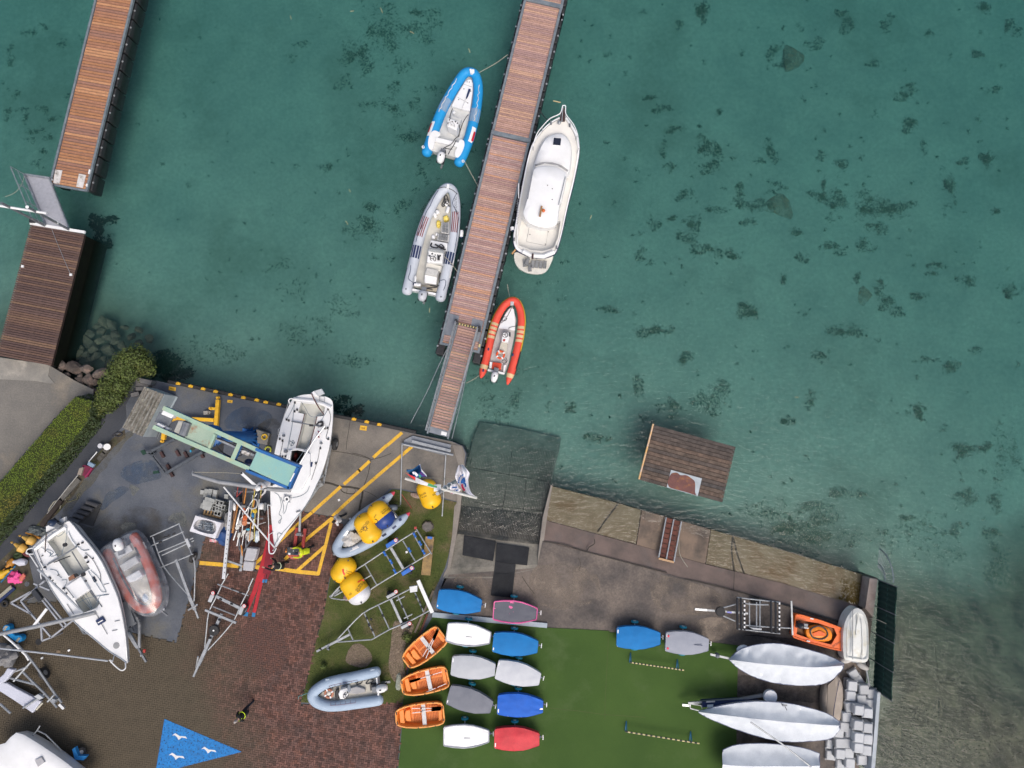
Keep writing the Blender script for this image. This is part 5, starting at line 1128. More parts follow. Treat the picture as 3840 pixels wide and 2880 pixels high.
part(cr, 'end_beam', MB().bar(P(1290,880, JZ - .1),P(1220,1050, JZ - .1),.12,.2),mint)
view()
part(cr, 'tip_plate', MB().pr([(966,1688),(1118,1752),(1078,1824),(934,1758)], JZ + .03, JZ - .03),mint2)
for a, b in (((964,1684),(1128,1750)),((1122,1750),(1086,1832)),((928,1764),(1088,1830))): part(cr, 'tip_edge', MB().bar(P(*a, JZ - .15),P(*b, JZ - .15),.12,.4),cblue)
part(cr, 'tip_light', MB().bar(P(1104,1774, JZ + .07),P(1088,1806, JZ + .07),.05,.05),white)
view(400,1350, F7)
part(cr, 'slew_head', MB().lathe(cb + Z3 * 4.7,(0,0,1),[(.3,0),(.5,.1),(.5,.42),(.3,.5)],16),cblue)
mach=part(cr, 'winch_housing', MB().pr([(848,722),(905,722),(860,878),(792,848)], JZ + .15, JZ - .3),M('pale_housing',(.42,.42,.38),.7,(.3,.3,.27),3),bev=.03)
part(mach, 'winch_drum', MB().tube([P(955,740, JZ),P(900,890, JZ)],.2,10),steel)
for pts, zz in (([(672,590),(800,652),(762,692),(640,640)],.25),([(605,742),(692,785),(660,812),(580,770)],.2),([(700,790),(748,812),(725,835),(685,812)],.1)): part(cr, 'control_box', MB().pr(pts, JZ + zz - .3, JZ - .45),white, bev=.03)
part(cr, 'mount', MB().bar(P(600,672, JZ - .4),P(760,745, JZ - .4),.5,.06),steel)
for pts in ([(1310,930),(1400,960),(1530,1020),(1700,1120)],[(1300,1000),(1380,1100),(1640,1230)],[(1560,1060),(1600,1120),(1560,1140)],[(1500,980),(1650,1050),(1760,1110)]): part(cr, 'hose', MB().rope(PL(pts, JZ - .25),.03),rope_dk)
part(cr, 'trolley_rail', MB().bar(P(1300,930, JZ - .3),P(1745,1130, JZ - .3),.1,.1),galv); part(cr, 'hook_block', MB().ell(P(1685,1205, JZ - .6),(.2,0,0),(0,.14,0),(0,0,.2),10,8),navy)
part(cr, 'plate_stack', MB().bar(P(1605,1085, JZ - .2),P(1690,1120, JZ - .2),.16,.06),pad)
cbk=single('crane_footing', MB().pr([(1770,818),(1928,872),(1900,1005),(1785,985)],.35,0),M('footing_concrete',(.22,.21,.19),.9), 'small concrete footing block beside the crane base', 'footing', bev=.03)
ym=M('yellow_hose',(.72,.52,.03),.6,(.55,.3,.03),5)
mb=MB()
for i in range(3): ring(mb, P(1870,910,.37 + .04 * i),.10 + .02 * i,.025,(0.1 * i,.1,1))
single('hose_coil', mb, ym, 'orange yellow hose coil on the concrete footing', 'hose')
mb=MB()
for i in range(4): ring(mb, P(1912,1062,.05 + .045 * i),.17 - .01 * i,.028)
single('hose_coil', mb, M('lime_hose',(.62,.62,.08),.6), 'lime yellow hose coil on the ground beside the keelboat', 'hose')
lich=M('lichen_roof',(.12,.115,.10),.95,(.20,.19,.17),2.2, lo=.42, hi=.58, grain=.3, gs=10, c3=(.28,.28,.24),s3=3.5)
wallb=M('pale_blue_wall',(.33,.38,.41),.85,(.26,.31,.34),1.5, grain=.12)
hu=thing('winch_hut', 'low pale blue block hut with lichen covered corrugated roof', 'hut', P(520,760,0))
rt=PL([(445,318),(680,408),(428,910),(185,800)],1.3)
part(hu, 'wall', MB().prism([p - Z3 * .08 for p in rt],0),wallb)
sheet=MB(); a, b, c, d=rt
rows=[]
for i in range(61):
 u=i / 60; zz=.06 * math.sin(u * 6 * 2 * math.pi) * .8; rows.append([a.lerp(b, u) + Z3 * zz, d.lerp(c, u) + Z3 * zz])
sheet.loft(rows, False, False); part(hu, 'roof', sheet, lich)
for u in (.16,.36,.56,.76): part(hu, 'ridge_roll', MB().tube([a.lerp(b, u) + Z3 * .06, d.lerp(c, u) + Z3 * .06],.04,6),M('lichen_pale',(.26,.26,.24),.95,(.15,.14,.12),4))
part(hu, 'plinth', MB().pr([(600,930),(655,790),(840,440),(790,420)],.05,.0),wallb)
slabm=M('stone_slab',(.16,.16,.165),.9,(.12,.12,.125),2, grain=.15, ov=.15)
for i,(pts, z) in enumerate((([(340,200),(535,243),(515,302),(328,250)],.5),([(345,255),(500,300),(480,345),(340,310)],.38),([(340,318),(440,312),(420,358),(345,362)],.45),([(278,395),(372,370),(385,415),(290,437)],.4))): single('stone_slab', MB().pr(pts, z,0),slabm, 'grey stone slab stacked behind the winch hut', 'slab', 'slabs stacked behind the winch hut', bev=.02)
yf=thing('spreader_frame', 'bright yellow steel spreader frame lying under the crane jib', 'frame', P(1290,715,0))
yb=lambda a, b, nm='beam', w_=.19: part(yf, nm, MB().bar(P(*a,.32),P(*b,.32),w_,.22),yellow, bev=.02)
yb((1322,470),(1283,985)); yb((1275,712),(830,690)); yb((830,690),(705,735),w_=.15); yb((705,735),(672,945)); yb((1250,575),(1295,578), 'stub',.14)
for q in ((1326,448),(1240,575),(1278,995),(668,965)): part(yf, 'eye', MB().lathe(P(*q,.2),(0,0,1),[(.09,0),(.09,.08),(.05,.1),(.06,.2)],8),yellow)
single('wooden_block', MB().pr([(1145,608),(1195,600),(1200,645),(1148,652)],.22,0).pr([(1195,600),(1228,610),(1225,640),(1200,645)],.12,0),M('pale_block',(.32,.31,.29),.9), 'pale wooden block on the concrete near the yellow frame', 'block')
single('floor_grate', MB().pr([(1255,985),(1390,995),(1375,1100),(1240,1085)],.02,0),black, 'black floor grate under the crane jib', 'grate')
dcr=thing('steel_cradle', 'dark grey steel boat cradle with green pads on the yard floor', 'cradle', P(800,1150,0)); dks=M('dark_galv',(.10,.115,.13),.6,(.06,.07,.085),4, metal=.2)
for a, b, w_ in (((805,938),(535,1080),.13),((1135,1092),(700,1345),.14),((505,1100),(690,1340),.09),((560,1095),(540,1130),.15),((470,1090),(560,1110),.1)): part(dcr, 'beam', MB().bar(P(*a,.35),P(*b,.35),w_,.12),dks)
for q in ((805,938),(540,1085),(700,1340),(1130,1095)): part(dcr, 'foot', MB().tube([P(*q,.33),Vector((P(*q,.33).x, P(*q,.33).y,0))],.06,6),dks)
for pts in ([(397,1078),(440,1062),(472,1105),(430,1128)],[(548,1318),(610,1308),(618,1340),(550,1352)]): part(dcr, 'pad', MB().pr(pts,.42,.34),M('green_pad',(.012,.045,.03),.8))
for i,(X, Y) in enumerate(((660,1120),(735,1270),(940,1120),(845,1105),(770,1350),(1130,1125))): single('brick_chock', MB().box(P(X, Y,.08),(.06,.03,0),(-.08,.14,0),(0,0,.08)),M('dark_brick',(.07,.04,.04),.9, ov=.2), 'dark brick chock lying inside the steel cradle', 'brick', 'brick chocks inside the cradle')
single('blue_rag', MB().pr([(985,1070),(1000,1065),(1005,1090),(988,1095)],.03,.008),M('cyan_cloth',(.03,.35,.6),.8), 'small bright blue rag on the floor by the cradle', 'rag'); single('green_pad', MB().pr([(985,1050),(1030,1030),(1045,1052),(1010,1075)],.05,.008),M('moss_pad',(.05,.06,.03),.9), 'flat mossy green pad beside the blue rag', 'pad')
def hull(root, out, z, keel=True, rocker=.85):
 G_=smooth(PL(out, z),3, True); c_=sum(G_, Vector()) / len(G_)
 sh_=lambda k, kl, zz: [Vector((c_.x + (p.x - c_.x) * k, c_.y + (p.y - c_.y) * kl, zz)) for p in G_]
 d=None
 mb=MB().loft([sh_(.25,.45, z - 1.15),sh_(.6,.7, z - 1.0),sh_(.86,.9, z - .65),sh_(.97,.97, z - .3),G_], False); mb.f.append(list(range(len(G_)))[::-1]); mb.m.append(0)
 part(root, 'hull', mb, white, True)
 return G_, c_
def well(root, Gdeck, holes, z, depths, mats, deckm):
 hs=[PL(h, z) for h in holes]
 part(root, 'deck', MB().holed([p + Z3 * .004 for p in Gdeck], hs),deckm)
 for h, dp, m_ in zip(hs, depths, mats):
  lo_=[p - Z3 * dp for p in h]
  ar=sum(h[i].x * h[(i + 1) % len(h)].y - h[(i + 1) % len(h)].x * h[i].y for i in range(len(h)))
  o=part(root, 'cockpit', MB().loft([h, lo_], False),m_); part(o, 'cockpit_sole', MB().add(lo_,[list(range(len(h))) if ar > 0 else list(range(len(h)))[::-1]]),m_)
sole=M('cockpit_ivory',(.60,.60,.56),.6,(.52,.53,.50),2, grain=.06)
dkw=M('deck_white',(.74,.75,.76),.5,(.66,.67,.68),1.2, grain=.05)
interior=M('cabin_dark',(.03,.03,.035),.9)
mah=M('mahogany',(.10,.022,.018),.5)
view(950,1400,500 / 1185); DZ=1.95
k1=thing('keelboat', 'white keelboat on a trailer under the crane with its stern over the water', 'boat', P(430,800,0))
o1=[(195,1548),(170,1400),(153,1180),(153,1010),(166,860),(192,690),(240,490),(287,350),(330,262),(360,220),(430,193),(520,187),(600,197),(660,213),(698,242),(707,290),(704,430),(688,580),(660,720),(610,880),(530,1060),(420,1240),(325,1370),(245,1480)]
G1_, c1_=hull(k1, o1, DZ)
view(950,1440,330 / 873)
hole1=[(472,188),(712,214),(698,318),(634,324),(602,450),(562,600),(527,652),(430,634),(470,480),(505,300),(442,282)]
hole2=[(380,664),(440,655),(512,672),(470,792),(362,760)]
well(k1, G1_,[hole1, hole2], DZ,[.45,1.0],[sole, interior], dkw)
part(k1, 'transom_bar', MB().tube(PL([(400,150),(470,158),(590,170),(700,200),(770,235)], DZ + .08),.10,8),white, True)
part(k1, 'cabin_trunk', MB().pr([(350,655),(375,660),(360,765),(470,795),(515,672),(560,690),(560,900),(470,1060),(300,1060),(260,900)], DZ + .16, DZ - .02),dkw, bev=.03)
for pts in ([(508,296),(470,470),(426,636)],[(632,322),(605,440),(545,670)],[(520,680),(490,800)],[(480,860),(455,950)],[(372,660),(350,762)]): part(k1, 'teak_trim', MB().tube(PL(pts, DZ + .03),.02,5),mah)
part(k1, 'companion_frame', MB().tube(PL([(350,760),(375,658),(440,650),(520,668)], DZ + .19),.035,6),white)
single('red_bag', MB().ell(P(405,715, DZ - .7),(.2,0,0),(0,.22,0),(0,0,.2),10,8),M('dark_red_cloth',(.16,.02,.02),.8), 'dark red sail bag inside the open companionway', 'bag')
tl=part(k1, 'tiller', MB().tube(PL([(575,92),(605,155),(650,235),(702,305)], DZ + .28),[.025,.03,.028,.02],6),mah)
part(k1, 'rudder_head', MB().pr([(566,92),(600,68),(640,115),(612,125)], DZ + .2, DZ - .6),white, bev=.02); part(k1, 'rudder_blade', MB().pr([(602,68),(676,46),(706,96),(640,118)], DZ + .16, DZ + .02),M('rudder_grey',(.55,.58,.6),.5),bev=.02)
part(k1, 'motor_bracket', MB().tube(PL([(655,120),(655,165),(705,175),(708,125),(655,120)], DZ + .15),.025,6),galv)
part(k1, 'traveller', MB().bar(P(380,370, DZ + .1),P(665,422, DZ + .1),.06,.06),steel); part(k1, 'traveller_car', MB().box(P(575,410, DZ + .15),(.09,0,0),(0,.05,0),(0,0,.05)),black)
part(k1, 'spinnaker_pole', MB().tube(PL([(708,418),(600,560),(455,800)], DZ + .42),.045,8),alu)
for q, r_ in (((305,512),.07),((325,668),.09),((676,587),.07),((550,705),.07)): part(k1, 'winch', MB().lathe(P(*q, DZ),(0,0,1),[(r_,0),(r_ * .7,.06),(r_ * .9,.14)],10),steel)
for q in ((412,185),(435,255),(352,362),(330,352),(742,250),(710,440),(735,437),(410,272),(262,545),(290,562),(318,720),(290,722),(265,720),(665,637),(620,788),(745,545),(530,760)): part(k1, 'deck_block', MB().box(P(*q, DZ + .04),(.035,0,0),(0,.055,0),(0,0,.035)),black)
for pts in ([(560,750),(552,815)],[(580,775),(570,822)],[(530,750),(528,772)]): part(k1, 'vent', MB().bar(P(*pts[0], DZ + .02),P(*pts[1], DZ + .02),.10,.03),navy)
for pts, m_ in (([(412,190),(400,300),(385,430),(350,600),(345,660)], rope_bl),([(412,190),(380,270),(335,350)], rope_bl),([(745,250),(720,290),(680,360)], rope_bl),([(470,165),(520,240),(560,310),(620,325),(700,270)], rope_bl),([(745,250),(770,330),(740,470),(725,530),(740,550)], rope_dk),([(570,545),(520,640),(430,770)], rope_bl),([(300,560),(270,700)], rope_dk),([(660,640),(640,760),(580,950)], rope_dk),([(540,690),(520,800),(480,950)], M('rope_red',(.3,.03,.05)))): part(k1, 'sheet_line', MB().rope([p + Z3 * .05 for p in PL(pts, DZ)],.012),m_)
part(k1, 'rope_bundle', MB().rope(PL([(640,380),(690,385),(660,420),(630,400),(680,370),(690,410),(640,425)], DZ + .08),.035),rope_dk); part(k1, 'rope_coil', MB().rope(PL([(360,560),(400,600),(370,610),(360,570),(410,590),(390,560),(375,620)], DZ + .03),.012),rope_bl); part(k1, 'rope_coil', MB().rope(PL([(640,470),(660,490),(630,510),(655,530)], DZ + .04),.03),M('rope_red',(.3,.03,.05)))
view(950,1400,500 / 1185)
ht=part(k1, 'fore_hatch', MB().pr([(272,1078),(338,1092),(326,1155),(260,1140)], DZ + .10, DZ),alu, bev=.02); part(ht, 'hatch_glass', MB().pr([(280,1085),(332,1096),(320,1146),(268,1134)], DZ + .11, DZ + .09),darkglass); part(ht, 'hatch_vent', ring(MB(),P(298,1117, DZ + .14),.10,.045, Z3,18,6),white, True)
for pts in ([(190,1060),(230,1090),(250,1180),(230,1250),(250,1270),(240,1330),(225,1320),(255,1290)],[(270,1250),(290,1220),(300,1170),(315,1140)],[(245,1100),(270,1180),(265,1240)],[(330,1110),(420,1090),(480,1050),(500,1000)],[(210,1500),(250,1430),(340,1330),(480,1160),(560,1000),(620,880)],[(180,1550),(215,1470),(220,1420),(260,1430)]): part(k1, 'deck_line', MB().rope([p + Z3 * .025 for p in PL(pts, DZ)],.012),rope_bl)
part(k1, 'bow_pulpit', MB().tube(smooth([P(138,1430, DZ + .45),P(138,1530, DZ + .5),P(142,1590, DZ + .5),P(160,1603, DZ + .5),P(182,1595, DZ + .5),P(203,1555, DZ + .4)],3),.03,6),white); part(k1, 'bow_pulpit', MB().tube([P(190,1548, DZ + .05),P(175,1575, DZ + .5)],.02,5),white); part(k1, 'bow_pulpit', MB().tube([P(138,1435, DZ + .45),P(178,1410, DZ)],.02,5),white)
part(k1, 'lifeline', MB().tube([P(127,1170, DZ + .5),P(135,1320, DZ + .5),P(138,1440, DZ + .48)],.016,5),white); part(k1, 'stanchion', MB().tube([P(128,1168, DZ + .5),P(158,1180, DZ)],.02,5),white)
part(k1, 'stern_rail', MB().tube(smooth([P(365,228, DZ),P(345,224, DZ + .4),P(320,230, DZ + .5),P(315,250, DZ + .5),P(330,275, DZ + .2)],3),.03,6),white); part(k1, 'stern_rail', MB().tube([P(314,255, DZ + .5),P(240,480, DZ + .5),P(222,500, DZ + .5),P(220,545, DZ + .4),P(235,555, DZ)],.014,5),galv)
part(k1, 'hull_cleat', MB().box(P(400,1227, DZ + .04),(.10,.03,0),(-.01,.03,0),(0,0,.03)),steel); part(k1, 'keel', MB().pr([(330,760),(450,790),(430,870),(320,850)],.95,.25),M('keel_grey',(.2,.22,.24),.6))
tr1=thing('boat_trailer', 'galvanised road trailer carrying the keelboat under the crane', 'trailer', P(600,900,0))
for a, b in (((692,640,.6),(622,980,.6)),((622,980,.6),(520,1000,.55)),((622,985,.6),(545,1035,.5)),((640,900,.6),(560,950,.6)),((660,690,.6),(300,640,.5)),((300,640,.5),(220,1000,.5)),((220,1000,.5),(420,1235,.5)),((600,985,.5),(420,1235,.5)),((420,1235,.5),(412,1420,.4)),((690,640,.6),(660,640,1.3)),((622,980,.6),(590,960,1.3))): part(tr1, 'frame_tube', MB().bar(P(*a),P(*b),.09,.09),galv)
ax_=Vector((1,-.1,0))
wheel(tr1, P(727,630,.32),ax_,.32,.2); wheel(tr1, P(250,560,.32),ax_,.32,.2); part(tr1, 'axle', MB().tube([P(690,620,.32),P(255,560,.32)],.05,6),galv)
part(tr1, 'drawbar', MB().bar(P(420,1235,.45),P(408,1420,.35),.09,.09),galv)
view(400,1350, F7)
ms=thing('lowered_mast', 'long grey tapered mast hanging across the keelboat with white spreaders', 'mast', P(1790,1515,2.1))
mp_=[P(1020,1352,2.35),P(1180,1400,2.38),P(1340,1445,2.4),P(1560,1475,2.42),P(1790,1512,2.45),P(2010,1535,2.48),P(2180,1545,2.5)]
part(ms, 'tube', MB().tube(mp_,[.07,.10,.11,.11,.11,.11,.10],10),M('mast_grey',(.36,.37,.38),.4,(.28,.29,.3),2, metal=.3),True)
part(ms, 'mast_head', MB().tube([P(1012,1350,2.35),P(1030,1305,2.4)],.04,6),steel)
part(ms, 'spreader', MB().bar(P(1600,1342,2.45),P(1775,1500,2.45),.13,.05),white); part(ms, 'spreader', MB().bar(P(1795,1530,2.5),P(2030,1482,2.5),.13,.05),white)
part(ms, 'spreader_tip', MB().ell(P(1600,1342,2.45),(.06,0,0),(0,.06,0),(0,0,.05),8,6),black); part(ms, 'halyard', MB().tube([P(1035,1330,2.4),P(1400,1335,2.3),P(1600,1345,2.4)],.012,4),rope_m)
view(650,1750, F7)
single('bow_sprit_pole', MB().tube([P(598,240,1.9),P(760,435,1.95),P(1000,725,2.05),P(1205,965,2.15)],.04,8),white, 'thin white pole slanting over the spar heap to the keelboat bow', 'pole', org=P(900,600,1.9))
view(0,1900, F7)
k2=thing('keelboat', 'white keelboat with ivory cockpit and outboard parked beside the wrapped red inflatable', 'boat', P(950,1000,0)); D2=1.85
o2=[(1508,1849),(1440,1800),(1300,1715),(1150,1590),(900,1380),(800,1250),(690,1090),(600,950),(520,780),(450,640),(402,530),(395,480),(470,405),(540,340),(660,262),(800,175),(845,190),(960,330),(1080,470),(1200,640),(1300,850),(1390,1060),(1450,1300),(1490,1550),(1510,1800)]
G2_, c2_=hull(k2, o2, D2)
h1=[(600,345),(765,285),(850,420),(900,490),(985,600),(1068,735),(960,800),(880,860),(800,790),(700,640),(640,520),(565,420)]
h2=[(905,1100),(1060,1000),(1180,1150),(1140,1200),(985,1260)]
well(k2, G2_,[h1, h2], D2,[.42,.5],[sole, sole], dkw)
part(k2, 'transom_bar', MB().tube(PL([(420,500),(545,400),(640,330),(780,240)], D2 + .1),.10,8),white, True)
part(k2, 'companion_hatch', MB().pr([(775,945),(955,825),(1060,985),(895,1100)], D2 + .16, D2 - .02),dkw, bev=.03)
for pts in ([(785,960),(880,1080)],[(960,820),(1210,1190)],[(895,1110),(985,1265)],[(700,640),(820,820)],[(850,530),(985,750)],[(1060,1000),(1170,1140)]): part(k2, 'slide_track', MB().bar(P(*pts[0], D2 + .03),P(*pts[1], D2 + .03),.035,.04),steel)
part(k2, 'traveller', MB().bar(P(560,690, D2 + .08),P(905,478, D2 + .08),.07,.06),steel); part(k2, 'bridge_bar', MB().bar(P(640,660, D2 + .14),P(830,585, D2 + .14),.05,.05),black)
part(k2, 'tiller', MB().tube(PL([(550,320),(538,430),(535,540)], D2 + .3),.028,6),M('tiller_dark',(.05,.035,.03)))
for q, r_ in (((1025,600),.07),((778,450),.10),((1050,655),.05),((590,850),.09),((995,800),.10),((1020,880),.05),((700,808),.03),((790,1030),.05),((765,965),.06),((540,715),.05),((935,445),.05),((510,580),.03),((985,425),.05),((450,505),.04),((1110,610),.03),((660,915),.03),((630,875),.03)): part(k2, 'deck_fitting', MB().lathe(P(*q, D2),(0,0,1),[(r_,0),(r_ * .8,.05),(r_,.1)],8),black)
part(k2, 'compass_pod', MB().pr([(808,850),(880,800),(905,830),(820,885)], D2 + .22, D2),darkglass); part(k2, 'vent', MB().pr([(1085,840),(1115,825),(1145,885),(1115,900)], D2 + .05, D2),darkglass, bev=.01)
ht=part(k2, 'fore_hatch', MB().pr([(1128,1350),(1212,1302),(1246,1362),(1162,1412)], D2 + .10, D2),navy, bev=.02); part(ht, 'hatch_bar', MB().bar(P(1160,1378, D2 + .12),P(1218,1345, D2 + .12),.05,.03),white)
part(k2, 'deck_disc', MB().lathe(P(1380,1645, D2),(0,0,1),[(.15,0),(.15,.03),(.02,.035)],16),M('grey_disc',(.3,.31,.32)))
for pts, m_ in (([(1015,545),(1100,620),(1160,720),(1195,800),(1200,890)], rope_dk),([(800,240),(790,400),(770,450),(740,560)], rope_bl),([(820,290),(870,400),(980,510),(1060,510)], rope_bl),([(460,450),(560,520),(620,570)], rope_bl),([(600,545),(620,590),(700,560)], rope_bl),([(600,740),(680,760),(710,820),(740,840)], rope_bl),([(740,870),(800,870),(780,940),(770,1000)], rope_bl),([(980,880),(920,960),(870,1080)], rope_bl),([(1000,890),(980,1000),(900,1060)], rope_bl),([(1080,750),(1180,850),(1260,1000),(1260,1010)], rope_bl),([(930,1020),(1000,1120),(1090,1210)], rope_bl),([(960,1010),(1040,1110),(1100,1210)], rope_bl),([(1000,1000),(1060,1090),(1100,1200)], rope_bl),([(1090,1220),(1150,1160),(1190,1060),(1290,1040)], rope_bl),([(920,1150),(1050,1080),(1290,1040)], rope_bl),([(1140,1250),(1200,1370),(1280,1510)], rope_dk),([(440,500),(520,700)], rope_dk),([(480,640),(560,745)], rope_bl),([(800,1150),(880,1270)], rope_dk),([(1050,760),(1130,880),(1210,1000),(1265,1005)], rope_bl),([(620,300),(700,350),(780,290)], rope_bl),([(590,590),(640,540),(560,500)], rope_bl)): part(k2, 'deck_line', MB().rope([p + Z3 * .05 for p in PL(pts, D2)],.013),m_)
for q in ((1055,510),(1290,912),(1290,1040),(1420,1348),(1390,1460)): part(k2, 'stanchion_base', MB().bar(P(*q, D2 + .03),P(q[0] - 60, q[1] + 12, D2 + .03),.025,.03),steel)
part(k2, 'spinnaker_pole', MB().tube(PL([(448,742),(620,900),(800,1070),(985,1262)], D2 + .45),.05,8),alu)
part(k2, 'solar_box', MB().pr([(808,840),(868,800),(885,842),(822,880)], D2 + .26, D2 + .02),M('brown_box',(.25,.12,.07))); part(k2, 'toe_rail', MB().tube([p + Z3 * .03 for p in G2_] + [G2_[0] + Z3 * .03],.022,5),alu)
part(k2, 'hull_stripe', MB().tube([c2_ + (p - c2_) * .996 - Z3 * .12 for p in G2_] + [c2_ + (G2_[0] - c2_) * .996 - Z3 * .12],.02,5),steel)
for pts in ([(390,490),(330,505),(312,535),(320,560),(400,560)],[(320,545),(365,590),(450,720)],[(490,860),(480,800),(490,730)]): part(k2, 'stern_rail', MB().tube(smooth([P(x, y, D2 + .4) for x, y in pts],3),.025,6),white)
view(0,2300,700 / 2002); part(k2, 'bow_pulpit', MB().tube(smooth([P(1205,515, D2 + .4),P(1175,500, D2 + .45),P(1230,560, D2 + .45),P(1300,612, D2 + .45),P(1345,590, D2 + .45),P(1345,530, D2 + .3)],3),.03,6),white); part(k2, 'bow_pulpit', MB().tube([P(1225,455, D2),P(1208,515, D2 + .42)],.02,5),white)
view(0,1900, F7)
outboard(k2,655,215,590,165, D2 + .35, M('dark_blue_cowl',(.03,.05,.10),.35),.17); part(k2, 'motor_bracket', MB().pr([(545,235),(640,190),(770,120),(775,170),(660,250),(545,300)], D2 - .1, D2 - .25),white)
m2=thing('lowered_mast', 'long grey mast lying from the left keelboat over the frames', 'mast', P(900,1310,2.0))
part(m2, 'tube', MB().tube([P(-500,1625,1.9),P(0,1508,2.0),P(450,1415,2.1),P(900,1312,2.2),P(1130,1255,2.25)],.10,10),M('mast_grey',(.3,.3,.3)),True); part(m2, 'spreader', MB().bar(P(400,1412,2.1),P(555,1210,2.1),.12,.05),white)
tr2=thing('boat_trailer', 'galvanised trailer with black mudguard under the left keelboat', 'trailer', P(1500,1500,0))
for a, b in (((1420,990,.6),(1620,1310,.6)),((1620,1310,.6),(1655,1390,.6)),((1655,1390,.6),(1650,1660,.5)),((1420,1200,.6),(1580,1480,.6)),((1500,1450,.6),(1620,1370,.6)),((1510,1490,.55),(1610,1650,.5)),((900,700,.5),(1420,1000,.5)),((600,900,.5),(1000,1500,.5)),((1000,1500,.5),(1560,1470,.5))): part(tr2, 'frame_tube', MB().bar(P(*a),P(*b),.10,.10),galv if a[0] > 1450 else steel)
part(tr2, 'mudguard', MB().pr([(1440,1150),(1500,1100),(1600,1380),(1500,1440)],.75,.7),M('grey_guard',(.28,.3,.32)),bev=.02); wheel(tr2, P(1510,1270,.32),(1,.5,0),.32,.2); wheel(tr2, P(800,700,.32),(1,.5,0),.32,.2)
view(0,2300,700 / 2002)
part(tr2, 'drawbar', MB().bar(P(1380,200,.55),P(1480,370,.5),.14,.12),galv); part(tr2, 'drawbar', MB().bar(P(1490,70,.55),P(1500,370,.5),.09,.09),galv); part(tr2, 'coupling', MB().bar(P(1480,365,.5),P(1570,520,.42),.09,.1),steel); part(tr2, 'jockey', MB().tube([P(1510,450,.9),P(1510,460,.1)],.035,8),alu); part(tr2, 'light', MB().box(P(1550,403,.6),(.05,0,0),(0,.08,0),(0,0,.05)),redp)
single('aluminium_pole', MB().tube([P(-300,330,1.25),P(0,375,1.25),P(600,440,1.2),P(1160,510,1.15)],.045,8),alu, 'thin pale pole slanting above the brick paving toward the left keelboat bow', 'pole', org=P(500,430,1.2))
class Fr:
 """local frame: x along a->b (metres),y to the left, z up"""
 def __init__(s, a, b, z):
  s.o=P(*a, z); e=P(*b, z); s.x=e - s.o; s.L=s.x.length; s.x.normalize(); s.y=Z3.cross(s.x); s.g=Vector((s.o.x, s.o.y,0))
 def p(s, x, y, z): return s.g + s.x * x + s.y * y + Z3 * z
OP=[(0,.40),(.02,.46),(.2,.53),(.45,.565),(.65,.52),(.82,.42),(.97,.31),(1,.27)]
def opti(a, b, cm, lab, style='cover', gr='dinghies with fitted covers on the turf', rim=None):
 f=Fr(a, b,.74); t_=thing('dinghy', lab, 'dinghy', f.p(f.L / 2,0,0),gr); L_=f.L
 row=lambda k, z, dx=0: [f.p(L_ * t * (1 - dx) + L_ * dx / 2, w_ * k, z) for t, w_ in OP] + [f.p(L_ * t * (1 - dx) + L_ * dx / 2,-w_ * k, z) for t, w_ in OP[::-1]]
 part(t_, 'hull', MB().loft([row(.72,.30,.14),row(.95,.55,.04),row(1,.70)][::1]),white if style != 'pink' else rim, False)
 mb=MB(); n=24; mm=10; rn=random.Random(lab)
 ph=rn.uniform(0,9)
 for i in range(n + 1):
  t=i / n
  for k,(ta, tb_) in enumerate(zip(OP, OP[1:])):
   if ta[0] <= t <= tb_[0]: w_=ta[1] + (tb_[1] - ta[1]) * (t - ta[0]) / (tb_[0] - ta[0]); break
  for j in range(mm + 1):
   v=j / mm * 2 - 1
   crown=.07 * (1 - v * v) * math.sin(math.pi * min(1,.15 + t * .85)) if style == 'cover' else 0
   wr=.022 * noise.noise(Vector((t * 5, v * 3, ph))) + .014 * noise.noise(Vector((t * 14, v * 5, ph))) + (.03 * noise.noise(Vector((t * 7 + v * 4, v * 2, ph))) if 'creased' in lab else 0)
   mb.v.append(f.p(L_ * t, w_ * v * (1.01 if style == 'cover' else 1),.715 + crown + wr))
 for i in range(n):
  for j in range(mm): q=i * (mm + 1) + j; mb.f.append([q, q + mm + 1, q + mm + 2, q + 1][::-1]); mb.m.append(0)
 if style == 'cover':
  part(t_, 'cover', mb, cm, True)
  sk=MB().loft([row(1.012,.725),row(1.03,.52,.01),row(1.0,.42,.03)], False); part(t_, 'cover_skirt', sk, cm, True)
  part(t_, 'label_patch', MB().box(f.p(.06,.28 if 'grey' in lab else -.28,.735),f.x * .025, f.y * .09, Z3 * .006),white)
 else:
  part(t_, 'rim', MB().loft([row(1.01,.62),row(1.02,.73),row(.97,.75),row(.90,.73,.04)], False),rim, True); part(t_, 'top_panel', mb, cm, True)
  if style == 'white': part(t_, 'daggerboard_slot', MB().box(f.p(L_ * .52,-.08,.722),f.x * .16, f.y * .012, Z3 * .004),steel)
 for sg in (-1,1): wheel(t_, f.p(L_ * .45, sg * .66,.19),f.y,.19,.10, white, 'trolley_wheel').data.materials[0]=teal
 part(t_, 'axle', MB().tube([f.p(L_ * .45,-.66,.19),f.p(L_ * .45,.66,.19)],.025,6),alu)
 part(t_, 'drawbar', MB().tube([f.p(L_ * .45,0,.19),f.p(L_ * .95,0,.24),f.p(L_ + .19,0,.42)],.025,6),alu); part(t_, 'handle', MB().tube([f.p(L_ + .19,-.11,.42),f.p(L_ + .19,.11,.42)],.025,6),white)
 part(t_, 'bow_pad', MB().box(f.p(L_ + .03,0,.34),f.x * .05, f.y * .06, Z3 * .05),navy)
 return f, t_
cvb=M('cover_blue',(.004,.17,.46),.75,(.004,.145,.40),1.5, grain=.06, gs=60)
cvb2=M('cover_royal',(.01,.12,.55),.7,(.01,.10,.47),2, grain=.05)
